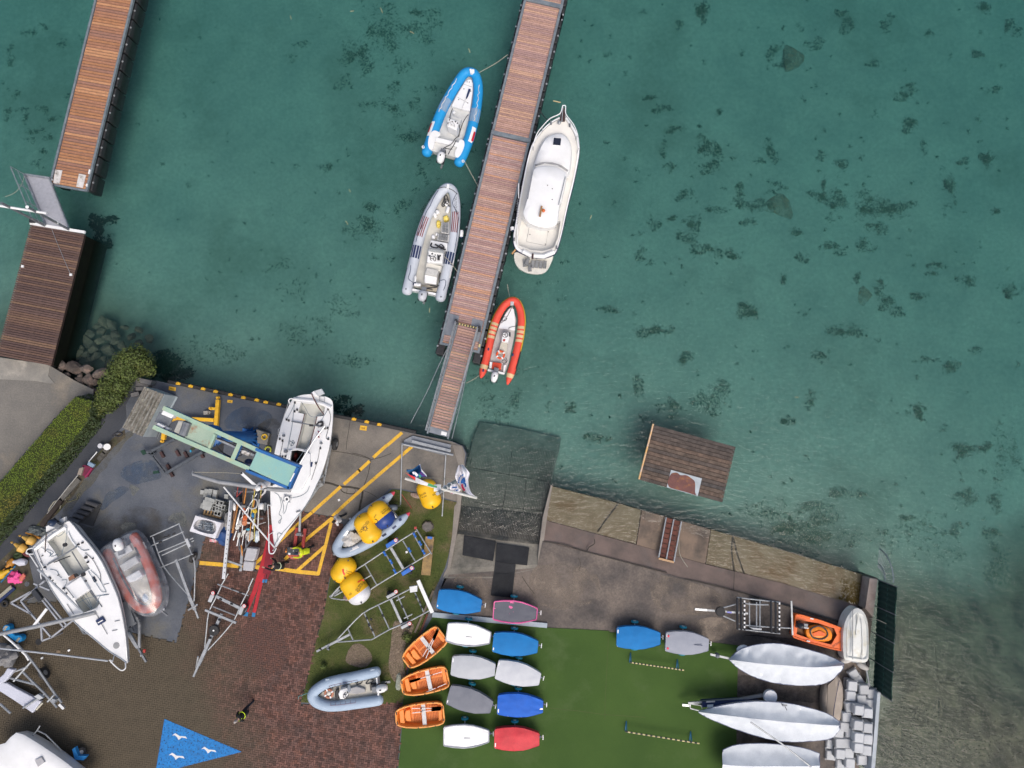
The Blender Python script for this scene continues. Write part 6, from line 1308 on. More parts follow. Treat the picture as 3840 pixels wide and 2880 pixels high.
cvg=M('cover_pale_grey',(.45,.47,.50),.8,(.41,.43,.46),2, grain=.07, gs=50); cvg2=M('cover_grey_white',(.53,.55,.58),.8,(.48,.50,.54),2, grain=.06, gs=50)
cvd=M('cover_slate',(.19,.20,.23),.8,(.165,.175,.205),2, grain=.07, gs=50); cvm=M('cover_mid_grey',(.30,.32,.37),.8,(.27,.29,.34),2, grain=.07, gs=50)
pink=M('pink_rim',(.70,.12,.32),.5,(.62,.10,.28),2); pgrey=M('charcoal_panel',(.10,.105,.13),.7,(.085,.09,.115),2); redc=M('cover_red',(.60,.035,.05),.6)
view(1600,2150, F7)
opti((128,305),(648,388),cvb, 'bright blue covered dinghy on the concrete beside the lawn kerb')
opti((788,440),(1312,482),pgrey, 'pink rimmed dinghy with charcoal panel in front of the rubber mat', 'pink', rim=pink)
opti((235,698),(758,768),white, 'plain white flat topped dinghy next to the metal beam', 'white', rim=M('grey_rim',(.42,.44,.48),.6))
opti((785,820),(1318,876),cvb, 'bright blue covered dinghy behind the pink rimmed dinghy with white label')
opti((292,1098),(812,1148),cvg, 'pale grey covered dinghy with plain weave in front of the orange boats')
opti((828,1142),(1345,1260),cvg2, 'whitish grey covered dinghy touching the royal blue covered one')
opti((255,1440),(772,1592),cvd, 'dark slate covered dinghy with red tags beside the orange boats')
opti((838,1560),(1380,1585),cvb2, 'royal blue creased covered dinghy next to the slate covered dinghy')
view(1400,2600,1040 / 2212)
opti((558,345),(925,345),white, 'white flat topped dinghy in the row beside the red covered dinghy', 'white', rim=M('grey_rim',(.42,.44,.48)))
opti((965,365),(1325,372),redc, 'red covered dinghy at the turf end beside the white flat topped one')
view(2200,2250,.27125)
opti((415,515),(1022,540),cvb, 'bright blue covered dinghy parked ahead of the grey tagged dinghy on the turf edge')
f, t_=opti((1092,580),(1690,625),cvm, 'mid grey covered dinghy with two red tail tags on the turf edge')
for v in (.3,-.3): part(t_, 'red_tag', MB().ell(f.p(.12, v,.76),f.x * .06, f.y * .06, Z3 * .02,8,4),M('tag_red',(.75,.06,.10)))
part(t_, 'dagger_slot', MB().box(f.p(f.L * .75,-.02,.80),f.x * .2, f.y * .012, Z3 * .01),navy)
OB=[(0,.36),(.03,.50),(.12,.565),(.35,.60),(.6,.585),(.8,.52),(.93,.42),(.985,.33),(1,.22)]
orim=M('orange_rim',(.84,.36,.09),.5,(.76,.30,.07),2)
def oar(a, b, z, lab, grp, flip=False):
 A, B=P(*a, z),P(*b, z); d=(B - A); t_=thing('oar', lab, 'oar',(A + B) / 2, grp)
 part(t_, 'shaft', MB().tube([A, A + d * .66],.018,6),white); part(t_, 'grip', MB().tube([A + d * .28, A + d * .34],.022,6),black)
 n=Z3.cross(d.normalized()); part(t_, 'blade', MB().add([A + d * .62 + n * .02, A + d * .72 + n * .065, A + d * .98 + n * .07, A + d - n * .02, A + d * .98 - n * .06, A + d * .72 - n * .055, A + d * .62 - n * .02],[(6,5,4,3,2,1,0)]).prism([A + d * .62 + n * .02, A + d * .72 + n * .065, A + d * .98 + n * .07, A + d - n * .02, A + d * .98 - n * .06, A + d * .72 - n * .055, A + d * .62 - n * .02], z - .015),black)
def orange_boat(a, b, lab):
 f=Fr(a, b,.5); t_=thing('rowing_boat', lab, 'rowing boat', f.p(f.L / 2,0,0), 'orange rowing boats beside the dinghies'); L_=f.L
 row=lambda k, z, dx=0: [f.p(L_ * t * (1 - dx) + L_ * dx / 2, w_ * k, z) for t, w_ in OB] + [f.p(L_ * t * (1 - dx) + L_ * dx / 2,-w_ * k, z) for t, w_ in OB[::-1]]
 mb=MB().loft([row(.75,.02,.12),row(.96,.25,.03),row(1,.46),row(.985,.5),row(.88,.5,.05),row(.84,.46,.07),row(.76,.14,.13)], False); n2=len(OB) * 2
 mb.f.append(list(range(n2))[::-1]); mb.m.append(0); mb.f.append([6 * n2 + k for k in range(n2)]); mb.m.append(0)
 part(t_, 'hull', mb, orange, True); part(t_, 'gunwale', MB().tube(row(.94,.5,.02) + [row(.94,.5,.02)[0]],.045,6),orim, True)
 for i in range(16):
  x=L_ * (.14 + .5 * i / 15)
  for s0 in (-1,1): part(t_, 'floor_slat', MB().box(f.p(x, s0 * .22,.155),f.x * .022, f.y * .17, Z3 * .02),M('orange_shade',(.55,.13,.02),.6))
 part(t_, 'bow_seat', MB().prism([f.p(L_ * .70,-.3,.34),f.p(L_ * .80,-.26,.34),f.p(L_ * .83,0,.34),f.p(L_ * .80,.26,.34),f.p(L_ * .70,.3,.34)],.12),orange, bev=.04)
 part(t_, 'fore_locker', MB().prism([f.p(L_ * .83,-.36,.40),f.p(L_ * .93,-.30,.40),f.p(L_ * .93,.30,.40),f.p(L_ * .83,.36,.40)],.2),orange, bev=.04)
 part(t_, 'stern_seat', MB().prism([f.p(L_ * .05,-.4,.36),f.p(L_ * .13,-.42,.36),f.p(L_ * .13,.42,.36),f.p(L_ * .05,.4,.36)],.12),orange, bev=.03)
 part(t_, 'thwart', MB().box(f.p(L_ * .42,0,.40),f.x * .10, f.y * .50, Z3 * .02),M('pale_thwart',(.60,.60,.60),.6))
 for x, y in ((.02,.3),(.02,-.3),(.97,.24),(.97,-.24)): part(t_, 'grab_slot', MB().box(f.p(L_ * x, y,.535),f.x * .03, f.y * .07, Z3 * .012),M('slot_dark',(.12,.05,.02)))
 for x in (.2,.35,.55,.72):
  for s0 in (-1,1): part(t_, 'cleat', MB().box(f.p(L_ * x, s0 * .565,.54),f.x * .03, f.y * .015, Z3 * .012),black)
view(1100,2100, F7)
orange_boat((1768,868),(1332,1222), 'orange plastic rowing boat with crossed oars lying beside the white dinghy')
oar((1535,1140),(1720,820),.46, 'white shafted oar with black blade crossed in the orange boat nearest the metal beam', 'oars in the orange boats'); oar((1570,1165),(1710,840),.50, 'white shafted oar with black blade crossed in the orange boat nearest the metal beam', 'oars in the orange boats')
orange_boat((1835,1380),(1282,1510), 'orange plastic rowing boat with oars laid along both sides')
oar((1760,1325),(1375,1445),.46, 'white shafted oar along the gunwale in the middle orange boat', 'oars in the middle orange boat'); oar((1810,1465),(1450,1620),.46, 'white shafted oar along the gunwale in the middle orange boat', 'oars in the middle orange boat')
view(1120,2460,.27125)
orange_boat((2010,790),(1340,860), 'orange plastic rowing boat with parallel oars beside the slate covered dinghy')
oar((1565,725),(1975,720),.46, 'white shafted oar laid parallel in the orange boat by the slate cover', 'parallel oars'); oar((1570,788),(1970,735),.47, 'white shafted oar laid parallel in the orange boat by the slate cover', 'parallel oars')
view(1600,2150, F7)
single('metal_beam', MB().pr([(70,462),(1430,592),(1426,648),(64,520)],.10,0),M('beam_grey',(.33,.39,.44),.6,(.27,.33,.38),2, grain=.1), 'long pale grey metal beam lying along the turf edge', 'beam')
view(1150,1700, F7)
hgl=M('hypalon_blue_grey2',(.33,.40,.49),.6,(.29,.36,.45),1.5, grain=.05)
b5=thing('inflatable_boat', 'blue grey inflatable with pink cone ends carrying yellow buoys on a trailer', 'boat', P(700,900,0))
t5=Tube([(1010,485),(960,525),(890,580),(770,655),(650,740),(550,835),(450,955),(380,1060),(360,1120),(395,1175),(460,1180),(570,1145),(710,1075),(850,990),(965,915),(1080,820),(1150,765),(1190,730)],[.10,.24,.255,.25,.24,.24,.24,.24,.25,.255,.24,.10],.72,.08)
part(b5, 'tube', t5.mesh(),hgl, True); part(b5, 'floor', MB().pr([(960,600),(800,690),(600,850),(440,1040),(430,1110),(560,1090),(800,950),(1080,770)],.62,.35),offw); part(b5, 'rub_edge', t5.patch(.08,.92,185,215,.015,50,2),white)
cone=M('pink_cone',(.62,.06,.10),.5)
for a, b in (((1015,480),(1042,458)),((1195,725),(1222,700))): part(b5, 'cone_end', MB().tube([P(*a,.72),P(*b,.72)],[.12,.04],10),cone, True)
for x, y in ((912,525),(1108,787)): part(b5, 'valve_patch', MB().box(Vector((P(x, y,.98).x, P(x, y,.98).y,.98)),(.06,.03,0),(-.03,.05,0),(0,0,.006)),navy)
for x, y in ((435,915),(595,1175)): tt=t5.near(x, y); part(b5, 'white_tape', t5.patch(tt - .02, tt + .02,95,130,.008,3,2),white)
for x, y in ((550,1155),(635,1115),(725,1070)): tt=t5.near(x, y); part(b5, 'white_dash', t5.patch(tt - .009, tt + .009,95,105,.008,2,1),white)
for x, y in ((915,935),(1055,870),(905,950)): tt=t5.near(x, y); part(b5, 'dark_patch', t5.patch(tt - .014, tt + .014,60,85,.008,3,2),navy)
outboard(b5,960,650,1075,640,.85, M('slate_cowl',(.14,.17,.21),.35),.16); part(b5, 'transom', MB().pr([(930,605),(945,600),(1080,770),(1065,780)],.8,.4),white)
part(b5, 'bow_fitting', MB().pr([(290,1110),(320,1120),(395,1225),(370,1235),(300,1170)],.5,.3),black); part(b5, 'winch_post', MB().ell(P(330,1190,.55),(.1,0,0),(0,.1,0),(0,0,.12),8,6),steel)
tr5=thing('boat_trailer', 'low trailer under the blue grey inflatable with buoys', 'trailer', P(700,950,0))
for a, b in (((930,640,.3),(380,1140,.3)),((1080,800,.3),(400,1180,.3)),((760,760,.3),(860,930,.3))): part(tr5, 'frame_tube', MB().bar(P(*a),P(*b),.07,.07),galv)
for q in ((780,720),(950,900)): wheel(tr5, P(*q,.24),(.55,-.83,0),.24,.14)
tarp=M('grey_tarp',(.50,.49,.47),.8,(.40,.39,.37),3, grain=.1, bump=.3, bs=8)
blob('tarpaulin', 'crumpled pale grey tarpaulin in the bow of the buoy carrying inflatable', 'tarpaulin',525,1005,.48,.44,.42,.62, tarp,4,30,.45)
ybuoy=M('buoy_yellow',(.80,.46,.012),.4,(.76,.42,.012),1, grain=.03); bblue=M('buoy_blue',(.018,.05,.22),.4); bwhite=M('buoy_white',(.72,.73,.76),.45)
def buoy(a, b, r, z, lab, split=None, cm=None, texts=()):
 A, B=P(*a, z),P(*b, z); d=B - A; L_=d.length; d.normalize(); t_=thing('buoy', lab, 'buoy', Vector(((A.x + B.x) / 2,(A.y + B.y) / 2, z - r)), 'large inflatable race buoys')
 prof=[]
 for i in range(29):
  u=i / 28; u=.5 - .5 * math.cos(math.pi * u); e=min(u,1 - u) * L_ / (r * .8); prof.append((max(.02, r * (1 - (1 - min(1, e)) ** 2) ** .5),u * L_))
 k=len(prof) if split is None else next(i for i, q_ in enumerate(prof) if q_[1] >= split * L_) + 1
 part(t_, 'body', MB().lathe(A, d, prof[:k],28),ybuoy, True)
 if split is not None: part(t_, 'coloured_end', MB().lathe(A, d, prof[k - 1:],28),cm, True)
 def on(p):
  q=p - A; u=max(0, min(1, q.dot(d) / L_)); off=(q - d * q.dot(d)); off.z=0; rr=max(q_[0] for q_ in prof if abs(q_[1] - u * L_) < L_ * .06); h=off.length
  return Vector((p.x, p.y, z + math.sqrt(max(.0004, rr * rr - min(h, rr * .97) ** 2)) + .008))
 for s_, ta, tb_, hh in texts: text(t_, s_, ta, tb_, z + r, ink, on, hh)
 for u in (.06,.94): part(t_, 'lacing_eye', MB().box(A + d * L_ * u + Z3 * r * .8, d * .04, Z3.cross(d) * .03, Z3 * .02),black)
 return t_, on
view(1200,1860,360 / 2133)
B1, on1=buoy((895,400),(1235,1025),.54,1.22, 'plain yellow race buoy lying across the inflatable beside the blue ended buoy', texts=[('OSCULATI',(1050,545),(860,785),.14)])
mb=MB()
for k in range(8):
 a=k * math.pi / 4; c=P(1005,725,1.76); mb.add([on1(c + Vector((math.cos(a) * .04, math.sin(a) * .04,0))),on1(c + Vector((math.cos(a - .25) * .10, math.sin(a - .25) * .10,0))),on1(c + Vector((math.cos(a + .1) * .15, math.sin(a + .1) * .15,0))),on1(c + Vector((math.cos(a + .3) * .08, math.sin(a + .3) * .08,0)))],[(0,1,2,3)])
part(B1, 'compass_rose', mb, ink)
buoy((1155,165),(1560,680),.54,1.22, 'yellow race buoy with dark blue end beside the plain buoy on the inflatable',.58, bblue,[('Scuola',(1500,280),(1370,385),.11),('Vela FIV',(1440,275),(1335,355),.07),('OSCULATI',(1240,400),(1180,490),.06),('C',(1300,530),(1215,505),.28)])
view(1480,1720,340 / 2014)
buoy((640,470),(880,1100),.52,.56, 'yellow race buoy lying on the grass edge below the flagpole', texts=[('Scuola',(560,850),(700,775),.13),('Vela',(600,890),(720,830),.08),('OSCULATI',(850,835),(1000,745),.10)])
view(1100,2080,360 / 2212)
logor=M('logo_scarlet',(.70,.04,.02),.5); logog=M('logo_green',(.25,.55,.08),.5)
def swoosh(t_, on, pts, m_, wd): part(t_, 'logo_stroke', MB().strip([on(p) for p in smooth(PL(pts,1.1),5)], wd),m_)
B4, on4=buoy((985,615),(1330,70),.54,.56, 'yellow race buoy with red and green logo at the paving edge', texts=[('Scuola',(1205,380),(1320,440),.08),('Vela',(1190,430),(1270,470),.08),('FIV',(985,215),(1045,140),.12)])
swoosh(B4, on4,[(1175,470),(1150,400),(1145,330)], logor,.09); swoosh(B4, on4,[(1170,400),(1190,345),(1235,315)], logog,.02)
B5, on5=buoy((1215,455),(1640,1095),.60,.62, 'yellow race buoy with white end lying across the blue wheeled trailer',.62, bwhite,[('Scuola',(1580,660),(1460,850),.12),('Vela FIV',(1530,660),(1415,820),.10),('OSCULATI',(1320,870),(1270,925),.10)])
swoosh(B5, on5,[(1600,630),(1540,610),(1480,640)], logor,.06)
view(1120,2460,.27125)
b6=thing('inflatable_boat', 'pale blue grey inflatable with white console parked at the lawn edge', 'boat', P(650,480,0)); hgp=M('hypalon_pale',(.36,.45,.56),.6,(.31,.40,.51),1.5, grain=.05)
t6=Tube([(1080,218),(950,247),(760,290),(560,330),(400,372),(290,432),(215,495),(192,555),(235,625),(320,668),(430,690),(600,682),(800,655),(1000,628),(1115,608)],[.255,.26,.26,.26,.26,.26,.26,.26,.255],.50,.08)
part(b6, 'tube', t6.mesh(),hgp, True); part(b6, 'floor', MB().pr([(280,550),(330,500),(450,440),(620,390),(1085,300),(1110,580),(700,605),(450,620),(320,590)],.36,.12),M('old_deck',(.52,.50,.44),.8,(.42,.41,.37),2, grain=.1))
con=part(b6, 'console', MB().pr([(570,470),(660,440),(700,520),(640,600),(570,600),(545,530)],1.0,.36),white, bev=.05); steer(b6, P(652,540,1.08),.15,(.6,-.1,.6)); part(con, 'screen', MB().pr([(580,440),(655,425),(665,445),(590,462)],1.15,.9),M('slate_screen',(.10,.12,.15),.3))
part(b6, 'seat_cover', MB().pr([(700,450),(800,420),(920,460),(920,500),(800,530),(700,520)],.55,.36),M('grey_mat',(.36,.36,.37),.9),bev=.04); part(b6, 'bow_locker', MB().pr([(505,480),(545,455),(550,600),(510,605),(495,550)],.6,.36),black, bev=.04)
part(b6, 'transom', MB().pr([(1068,300),(1085,300),(1110,545),(1092,545)],.75,.2),white); outboard(b6,1075,460,1225,435,.9, white,.2); part(b6, 'battery_box', MB().pr([(985,400),(1070,385),(1080,470),(990,480)],.6,.36),black)
for pts in ([(780,370),(830,350),(880,340),(860,380),(800,390),(850,330)],[(900,340),(960,320),(1030,330),(1000,370),(930,380),(990,310)],[(500,420),(530,400),(580,400)]): part(b6, 'rope', MB().rope(PL(pts,.40),.022),rope_dk)
lifering(418,518,.62,.19, 'faded orange life ring in the bow of the parked pale inflatable', M('ring_faded',(.42,.17,.10),.6)); blob('bucket_lid', 'round white bucket lid inside the faded life ring', 'cushion',420,518,.13,.13,.10,.52, offw,5,16,.05)  # the round white piece in the ring is a bucket lid
for x, y in ((1018,190),(395,325),(430,755),(1075,680)): part(b6, 'handle', MB().ell(P(x, y,.74 if y < 600 else .6),(.12,.02,0),(-.01,.045,0),(0,0,.03),10,6),hgl)
for t0, t1 in ((.14,.34),(.66,.84)):
 part(b6, 'lacing', t6.line(t0, t1,115,.009,12),M('lace',(.25,.15,.2)));
 for i in range(6): tt=t0 + (t1 - t0) * i / 5; part(b6, 'lacing', MB().tube([t6.pt(tt, a,.01) for a in (115,135,150)],.008,4),M('lace',(.25,.15,.2)))
part(b6, 'bow_cable', MB().rope([P(120,515,.5),P(40,545,.2),P(0,560,.05),P(-5,600,.05)],.02),M('cable_teal',(.15,.3,.3)))
for (x, y) in ((400,560),(900,450)): part(b6, 'cradle_block', MB().box(P(x, y,.06),(.1,0,0),(0,.4,0),(0,0,.07)),M('timber',(.2,.14,.09)))
view(0,1900, F7)
b7=thing('inflatable_boat', 'faded red inflatable with white console wrapped in clear plastic', 'boat', P(1590,800,0)); hrf=M('hypalon_faded_red',(.50,.115,.075),.6,(.43,.10,.065),2, grain=.08)
t7=Tube([(1275,540),(1345,700),(1430,880),(1510,1020),(1590,1130),(1680,1195),(1760,1205),(1830,1165),(1862,1070),(1830,900),(1770,720),(1690,540),(1590,350)],[.23,.24,.24,.24,.24,.24,.24,.24,.23],.95,.1)
part(b7, 'tube', t7.mesh(),hrf, True); part(b7, 'tube_band', t7.patch(.05,.95,140,165,.008,40,2),M('dark_band',(.12,.12,.14),.6)); tt=t7.near(1690,540); part(b7, 'maker_panel', t7.patch(tt - .03, tt + .05,100,135,.009,4,2),black); text(b7, 'GOMMONE',(1712,500),(1672,425),1.25, white, on_tube(t7),.08)
part(b7, 'floor', MB().pr([(1330,560),(1560,430),(1700,650),(1800,950),(1780,1120),(1700,1140),(1560,1000),(1440,800)],.85,.6),M('old_deck',(.52,.50,.44)))
part(b7, 'console', MB().pr([(1480,840),(1640,750),(1690,820),(1610,880),(1530,905)],1.35,.85),white, bev=.05); part(b7, 'seat', MB().pr([(1410,700),(1600,585),(1645,660),(1460,775)],1.2,.85),M('seat_pale',(.58,.58,.57)),bev=.04); outboard(b7,1420,520,1380,380,1.35, white,.24, False)
part(b7, 'bow_cushion', MB().ell(P(1725,1080,.95),(.16,.05,0),(-.06,.22,0),(0,0,.1),10,6),M('blue_cushion',(.10,.22,.40))); part(b7, 'engine_well', MB().pr([(1360,550),(1530,455),(1570,520),(1400,620)],1.0,.85),white)
part(b7, 'trailer_bed', MB().pr([(1330,600),(1560,460),(1720,700),(1780,1100),(1660,1120),(1480,880)],.6,.45),steel)
for q in ((1290,800),(1760,600)): wheel(b7, P(*q,.28),(.9,.45,0),.28,.16)
part(b7, 'coupling', MB().bar(P(1850,1180,.5),P(1985,1290,.45),.08,.08),steel); part(b7, 'jockey', MB().tube([P(1940,1215,.8),P(1945,1225,.05)],.05,8),alu)
pm_=bpy.data.materials.new('clear_plastic'); pm_.use_nodes=True; t=pm_.node_tree; t.nodes.clear(); L=t.links
tr_=t.nodes.new('ShaderNodeBsdfTransparent'); tr_.inputs[0].default_value=(.93,.94,.96,1); df=t.nodes.new('ShaderNodeBsdfDiffuse'); df.inputs[0].default_value=(.5,.53,.58,1); gl=t.nodes.new('ShaderNodeBsdfGlossy'); gl.inputs['Roughness'].default_value=.2
nz_=t.nodes.new('ShaderNodeTexNoise'); nz_.inputs['Scale'].default_value=2.5; nz_.inputs['Detail'].default_value=6; tc=t.nodes.new('ShaderNodeTexCoord'); L.new(tc.outputs['Object'], nz_.inputs['Vector'])
mr_=t.nodes.new('ShaderNodeMapRange'); mr_.inputs[1].default_value=.35; mr_.inputs[2].default_value=.7; mr_.inputs[3].default_value=.06; mr_.inputs[4].default_value=.38; L.new(nz_.outputs[0], mr_.inputs[0])
m1_=t.nodes.new('ShaderNodeMixShader'); m2_=t.nodes.new('ShaderNodeMixShader'); m2_.inputs[0].default_value=.08; ou=t.nodes.new('ShaderNodeOutputMaterial')
L.new(mr_.outputs[0], m1_.inputs[0]); L.new(tr_.outputs[0], m1_.inputs[1]); L.new(df.outputs[0], m1_.inputs[2]); L.new(m1_.outputs[0], m2_.inputs[1]); L.new(gl.outputs[0], m2_.inputs[2]); L.new(m2_.outputs[0], ou.inputs[0])
ol=smooth(PL([(1215,490),(1235,640),(1330,790),(1420,930),(1490,1090),(1590,1210),(1700,1280),(1790,1300),(1890,1260),(1945,1160),(1955,960),(1900,800),(1830,640),(1720,420),(1640,320),(1560,285),(1420,360)],.9),3, True); c_=sum(ol, Vector()) / len(ol)
rg=[]
for k, z in ((1.0,.55),(1.01,.95),(.95,1.25),(.75,1.38),(.45,1.5),(.15,1.62)): rg.append([Vector((c_.x + (p.x - c_.x) * k + .05 * np_noise(p.x * k, p.y * k,2.5),c_.y + (p.y - c_.y) * k, z + .05 * np_noise(p.y * 2, p.x * 2,1.5))) for p in ol])
single('plastic_wrap', MB().loft(rg),pm_, 'clear plastic sheet wrapped over the faded red inflatable', 'plastic sheet', smooth_=True, org=Vector((c_.x, c_.y,.5)))
def trailer(lab, tubes, z=.5, wheels=(),guards=(),m=galv, r=.035, extra=None):
 xs_=[q[0] for t in tubes for q in t]; ys_=[q[1] for t in tubes for q in t]
 t_=thing('boat_trailer', lab, 'trailer', P(sum(xs_) / len(xs_),sum(ys_) / len(ys_),0))
 for t in tubes: part(t_, 'frame_tube', MB().tube(smooth(PL(t, z),2) if len(t) > 2 else PL(t, z),r,8),m)
 for (x, y, ax, R) in wheels: wheel(t_, P(x, y, R),ax, R, R * .55)
 for pts, gm_, sp in guards:
  g=part(t_, 'mudguard', MB().pr(pts, z + .12, z + .02),gm_, bev=.03)
  if sp:
   c=P(*sp, z + .13); part(g, 'speed_disc', MB().lathe(c, Z3,[(.10,0),(.10,.012)],16),M('disc_red',(.6,.03,.05),.5)); part(g, 'disc_face', MB().lathe(c + Z3 * .012, Z3,[(.075,0),(.075,.006)],16),white); text(g, '80',(sp[0] - 12, sp[1] + 8),(sp[0] + 12, sp[1] + 8),z + .152, ink)
 return t_
view(1150,1700, F7); gl_=M('guard_grey',(.45,.47,.49),.5)
T1=trailer('galvanised trailer with blue mudguards and rollers on the lawn',[[(1300,918),(1100,1040),(690,1312),(600,1370),(530,1440),(330,1640),(290,1700)],[(1462,1182),(1150,1370),(830,1562),(560,1730),(290,1715)],[(1140,1036),(1285,1275)],[(925,1172),(1065,1412)],[(690,1312),(832,1560)],[(1290,882),(1482,1195)],[(1262,950),(1405,1210)],[(770,1440),(330,1690)]],.5,[(1010,1060,(.5,.85,0),.26),(1200,1390,(.5,.85,0),.26)],[([(932,1082),(1068,996),(1088,1038),(950,1128)], bluep,(1056,1030)),([(1116,1412),(1258,1325),(1280,1370),(1136,1456)], bluep,(1245,1358))])
part(T1, 'axle_beam', MB().bar(P(1000,1120,.5),P(1145,1365,.5),.13,.1),galv)
for q in ((1218,1145),(1000,1285),(1045,1400),(925,1190),(1345,1065),(1280,970),(1385,1170),(655,1490)): part(T1, 'roller', MB().lathe(P(*q,.58) - Vector((.07,-.12,0)),(.5,-.85,0),[(.05,0),(.07,.04),(.04,.13),(.07,.22),(.05,.26)],10),bluep)
part(T1, 'tail_light', MB().box(P(1290,884,.56),(.06,0,0),(0,.06,0),(0,0,.05)),redp); part(T1, 'winch_pad', MB().bar(P(430,1590,.62),P(490,1555,.62),.2,.1),M('pale_blue_plastic',(.35,.5,.7),.5)); part(T1, 'coupling', MB().bar(P(275,1705,.45),P(390,1615,.45),.12,.1),steel)
single('wooden_board', MB().pr([(1408,985),(1510,992),(1465,1448),(1355,1440)],.32,.22),M('weathered_ply',(.33,.22,.09),.85,(.22,.15,.07),2.5, grain=.2, c3=(.10,.08,.06),s3=2), 'weathered plywood board lying across the trailer tail on the lawn', 'board'); single('blue_strap', MB().pr([(1432,985),(1490,990),(1486,1018),(1430,1010)],.335,.325),bluep, 'short blue strap on the plywood board', 'strap')
st_=thing('tree_stump', 'round grey tree stump in the lawn', 'stump', P(1430,870,0)); mb=MB(); c=P(1430,870,.22)
part(st_, 'bark', MB().loft([[c + Vector((math.cos(2 * math.pi * k / 20) * (.27 + .03 * math.sin(k * 3.1)) * q, math.sin(2 * math.pi * k / 20) * (.25 + .03 * math.sin(k * 2.3)) * q, z)) for k in range(20)] for q, z in ((1.2,-.25),(1.0,0))]),M('stump',(.13,.115,.10),.95,(.09,.08,.07),3, grain=.3, bump=.5)); part(st_, 'cut_face', MB().disc(c + Z3 * .006,.22,20),M('cut_wood',(.15,.14,.13),.95,(.09,.085,.08),9))
view(1100,2100, F7)
T2=trailer('galvanised trailer with wide white tail beam and spare box on the lawn',[[(1480,292),(1230,422),(1000,535),(820,632),(640,812),(480,985)],[(1622,592),(1400,712),(1140,822),(950,930),(880,945),(520,972)],[(1010,540),(1136,815)],[(840,630),(966,905)],[(1240,430),(1360,700)],[(1440,385),(1542,612)],[(645,812),(706,946)],[(1220,480),(1320,430)],[(1310,690),(1410,640)]],.5,[(1165,410,(.5,.85,0),.27),(1335,770,(.5,.85,0),.27)],[([(1095,430),(1200,375),(1215,408),(1115,462)], gl_,(1217,375)),([(1268,790),(1375,735),(1395,765),(1285,825)], gl_,(1378,752))])
part(T2, 'tail_beam', MB().bar(P(1480,240,.62),P(1648,622,.62),.18,.10),alu); part(T2, 'axle_beam', MB().bar(P(1155,460,.5),P(1282,742,.5),.12,.1),galv); part(T2, 'number_box', MB().pr([(1372,315),(1470,300),(1468,375),(1382,388)],.72,.55),alu, bev=.02); part(T2, 'drawbar', MB().bar(P(670,880,.5),P(400,1020,.5),.11,.11),galv); part(T2, 'coupling', MB().bar(P(430,1000,.52),P(278,1082,.48),.09,.1),galv); part(T2, 'jockey_wheel', MB().lathe(P(410,1050,.1),(.5,.8,0),[(.1,-.03),(.1,.03)],10).tube([P(410,1040,.15),P(410,1035,.9)],.035,6),steel); part(T2, 'brake_boot', MB().ell(P(325,1055,.52),(.09,-.04,0),(.02,.05,0),(0,0,.05),8,6),black)
for q in ((1060,660),(895,770),(920,700),(1290,555),(1500,500),(1520,560),(1455,440),(870,690),(935,830)): part(T2, 'roller', MB().lathe(P(*q,.57) - Vector((.03,-.05,0)),(.45,-.9,0),[(.04,0),(.06,.03),(.04,.09),(.06,.12)],8),black)
view(650,2200, F7)
T3=trailer('galvanised trailer with spare wheel parked on the red paving',[[(570,-10),(500,140),(420,300),(395,500),(372,725)],[(900,20),(800,215),(745,345),(700,425),(560,590),(410,750)],[(525,-30),(890,105)],[(470,235),(735,340)],[(650,-155),(570,-20)],[(945,-100),(890,20)]],.5,[(470,130,(.9,-.4,0),.29),(845,275,(.9,-.4,0),.29)],[([(440,90),(485,100),(445,190),(402,178)], gl_,(470,75)),([(800,225),(840,240),(800,340),(760,325)], gl_,(840,228))])
for a, b, w_ in (((505,110),(810,262),.14),((378,275),(745,427),.11),((620,-315),(972,-195),.09)): part(T3, 'cross_beam', MB().bar(P(*a,.56),P(*b,.56),w_,.09),galv)
part(T3, 'drawbar', MB().bar(P(575,320,.5),P(385,745,.5),.14,.12),galv); part(T3, 'coupling', MB().bar(P(385,745,.5),P(300,930,.5),.16,.12).bar(P(300,930,.5),P(240,1065,.48),.09,.09),galv); part(T3, 'jockey', MB().tube([P(292,830,.8),P(270,960,.1)],.04,6),alu)
sp_=P(485,515,.62); o=part(T3, 'spare_wheel', MB().lathe(sp_, Z3,[(.15,-.08),(.25,-.08),(.27,-.04),(.27,.05),(.24,.09),(.15,.09)],20),rubber, True); part(o, 'rim', MB().lathe(sp_ + Z3 * .05, Z3,[(.16,0),(.15,.03),(.05,.01),(.04,.05)],16),white, True)
for q in ((700,25),(795,70),(560,150),(690,205),(545,395),(435,610)): part(T3, 'roller', MB().ell(P(*q,.62),(.08,-.03,0),(.02,.05,0),(0,0,.05),8,6),black)
part(T3, 'pipe_lagging', MB().tube([P(820,-245,.62),P(950,-200,.62)],.06,8),M('tan_foam',(.5,.3,.1))); part(T3, 'roller_end', MB().ell(P(965,-195,.6),(.1,0,0),(0,.08,0),(0,0,.08),8,6),black)
view(0,1900, F7)
T4=trailer('galvanised trailer with roller bars standing behind the wrapped red inflatable',[[(1780,355),(2130,198)],[(1795,462),(2175,295)],[(1870,545),(2290,370)],[(1920,575),(2300,400)],[(1895,722),(2290,560)],[(1810,362),(1880,560),(1945,715),(2080,880),(2240,1060),(2290,1150)],[(2120,205),(2200,400),(2300,640),(2310,850),(2300,1120)],[(2090,625),(2160,830),(2260,1100)]],.5,[(2290,600,(.95,-.3,0),.29)],[])
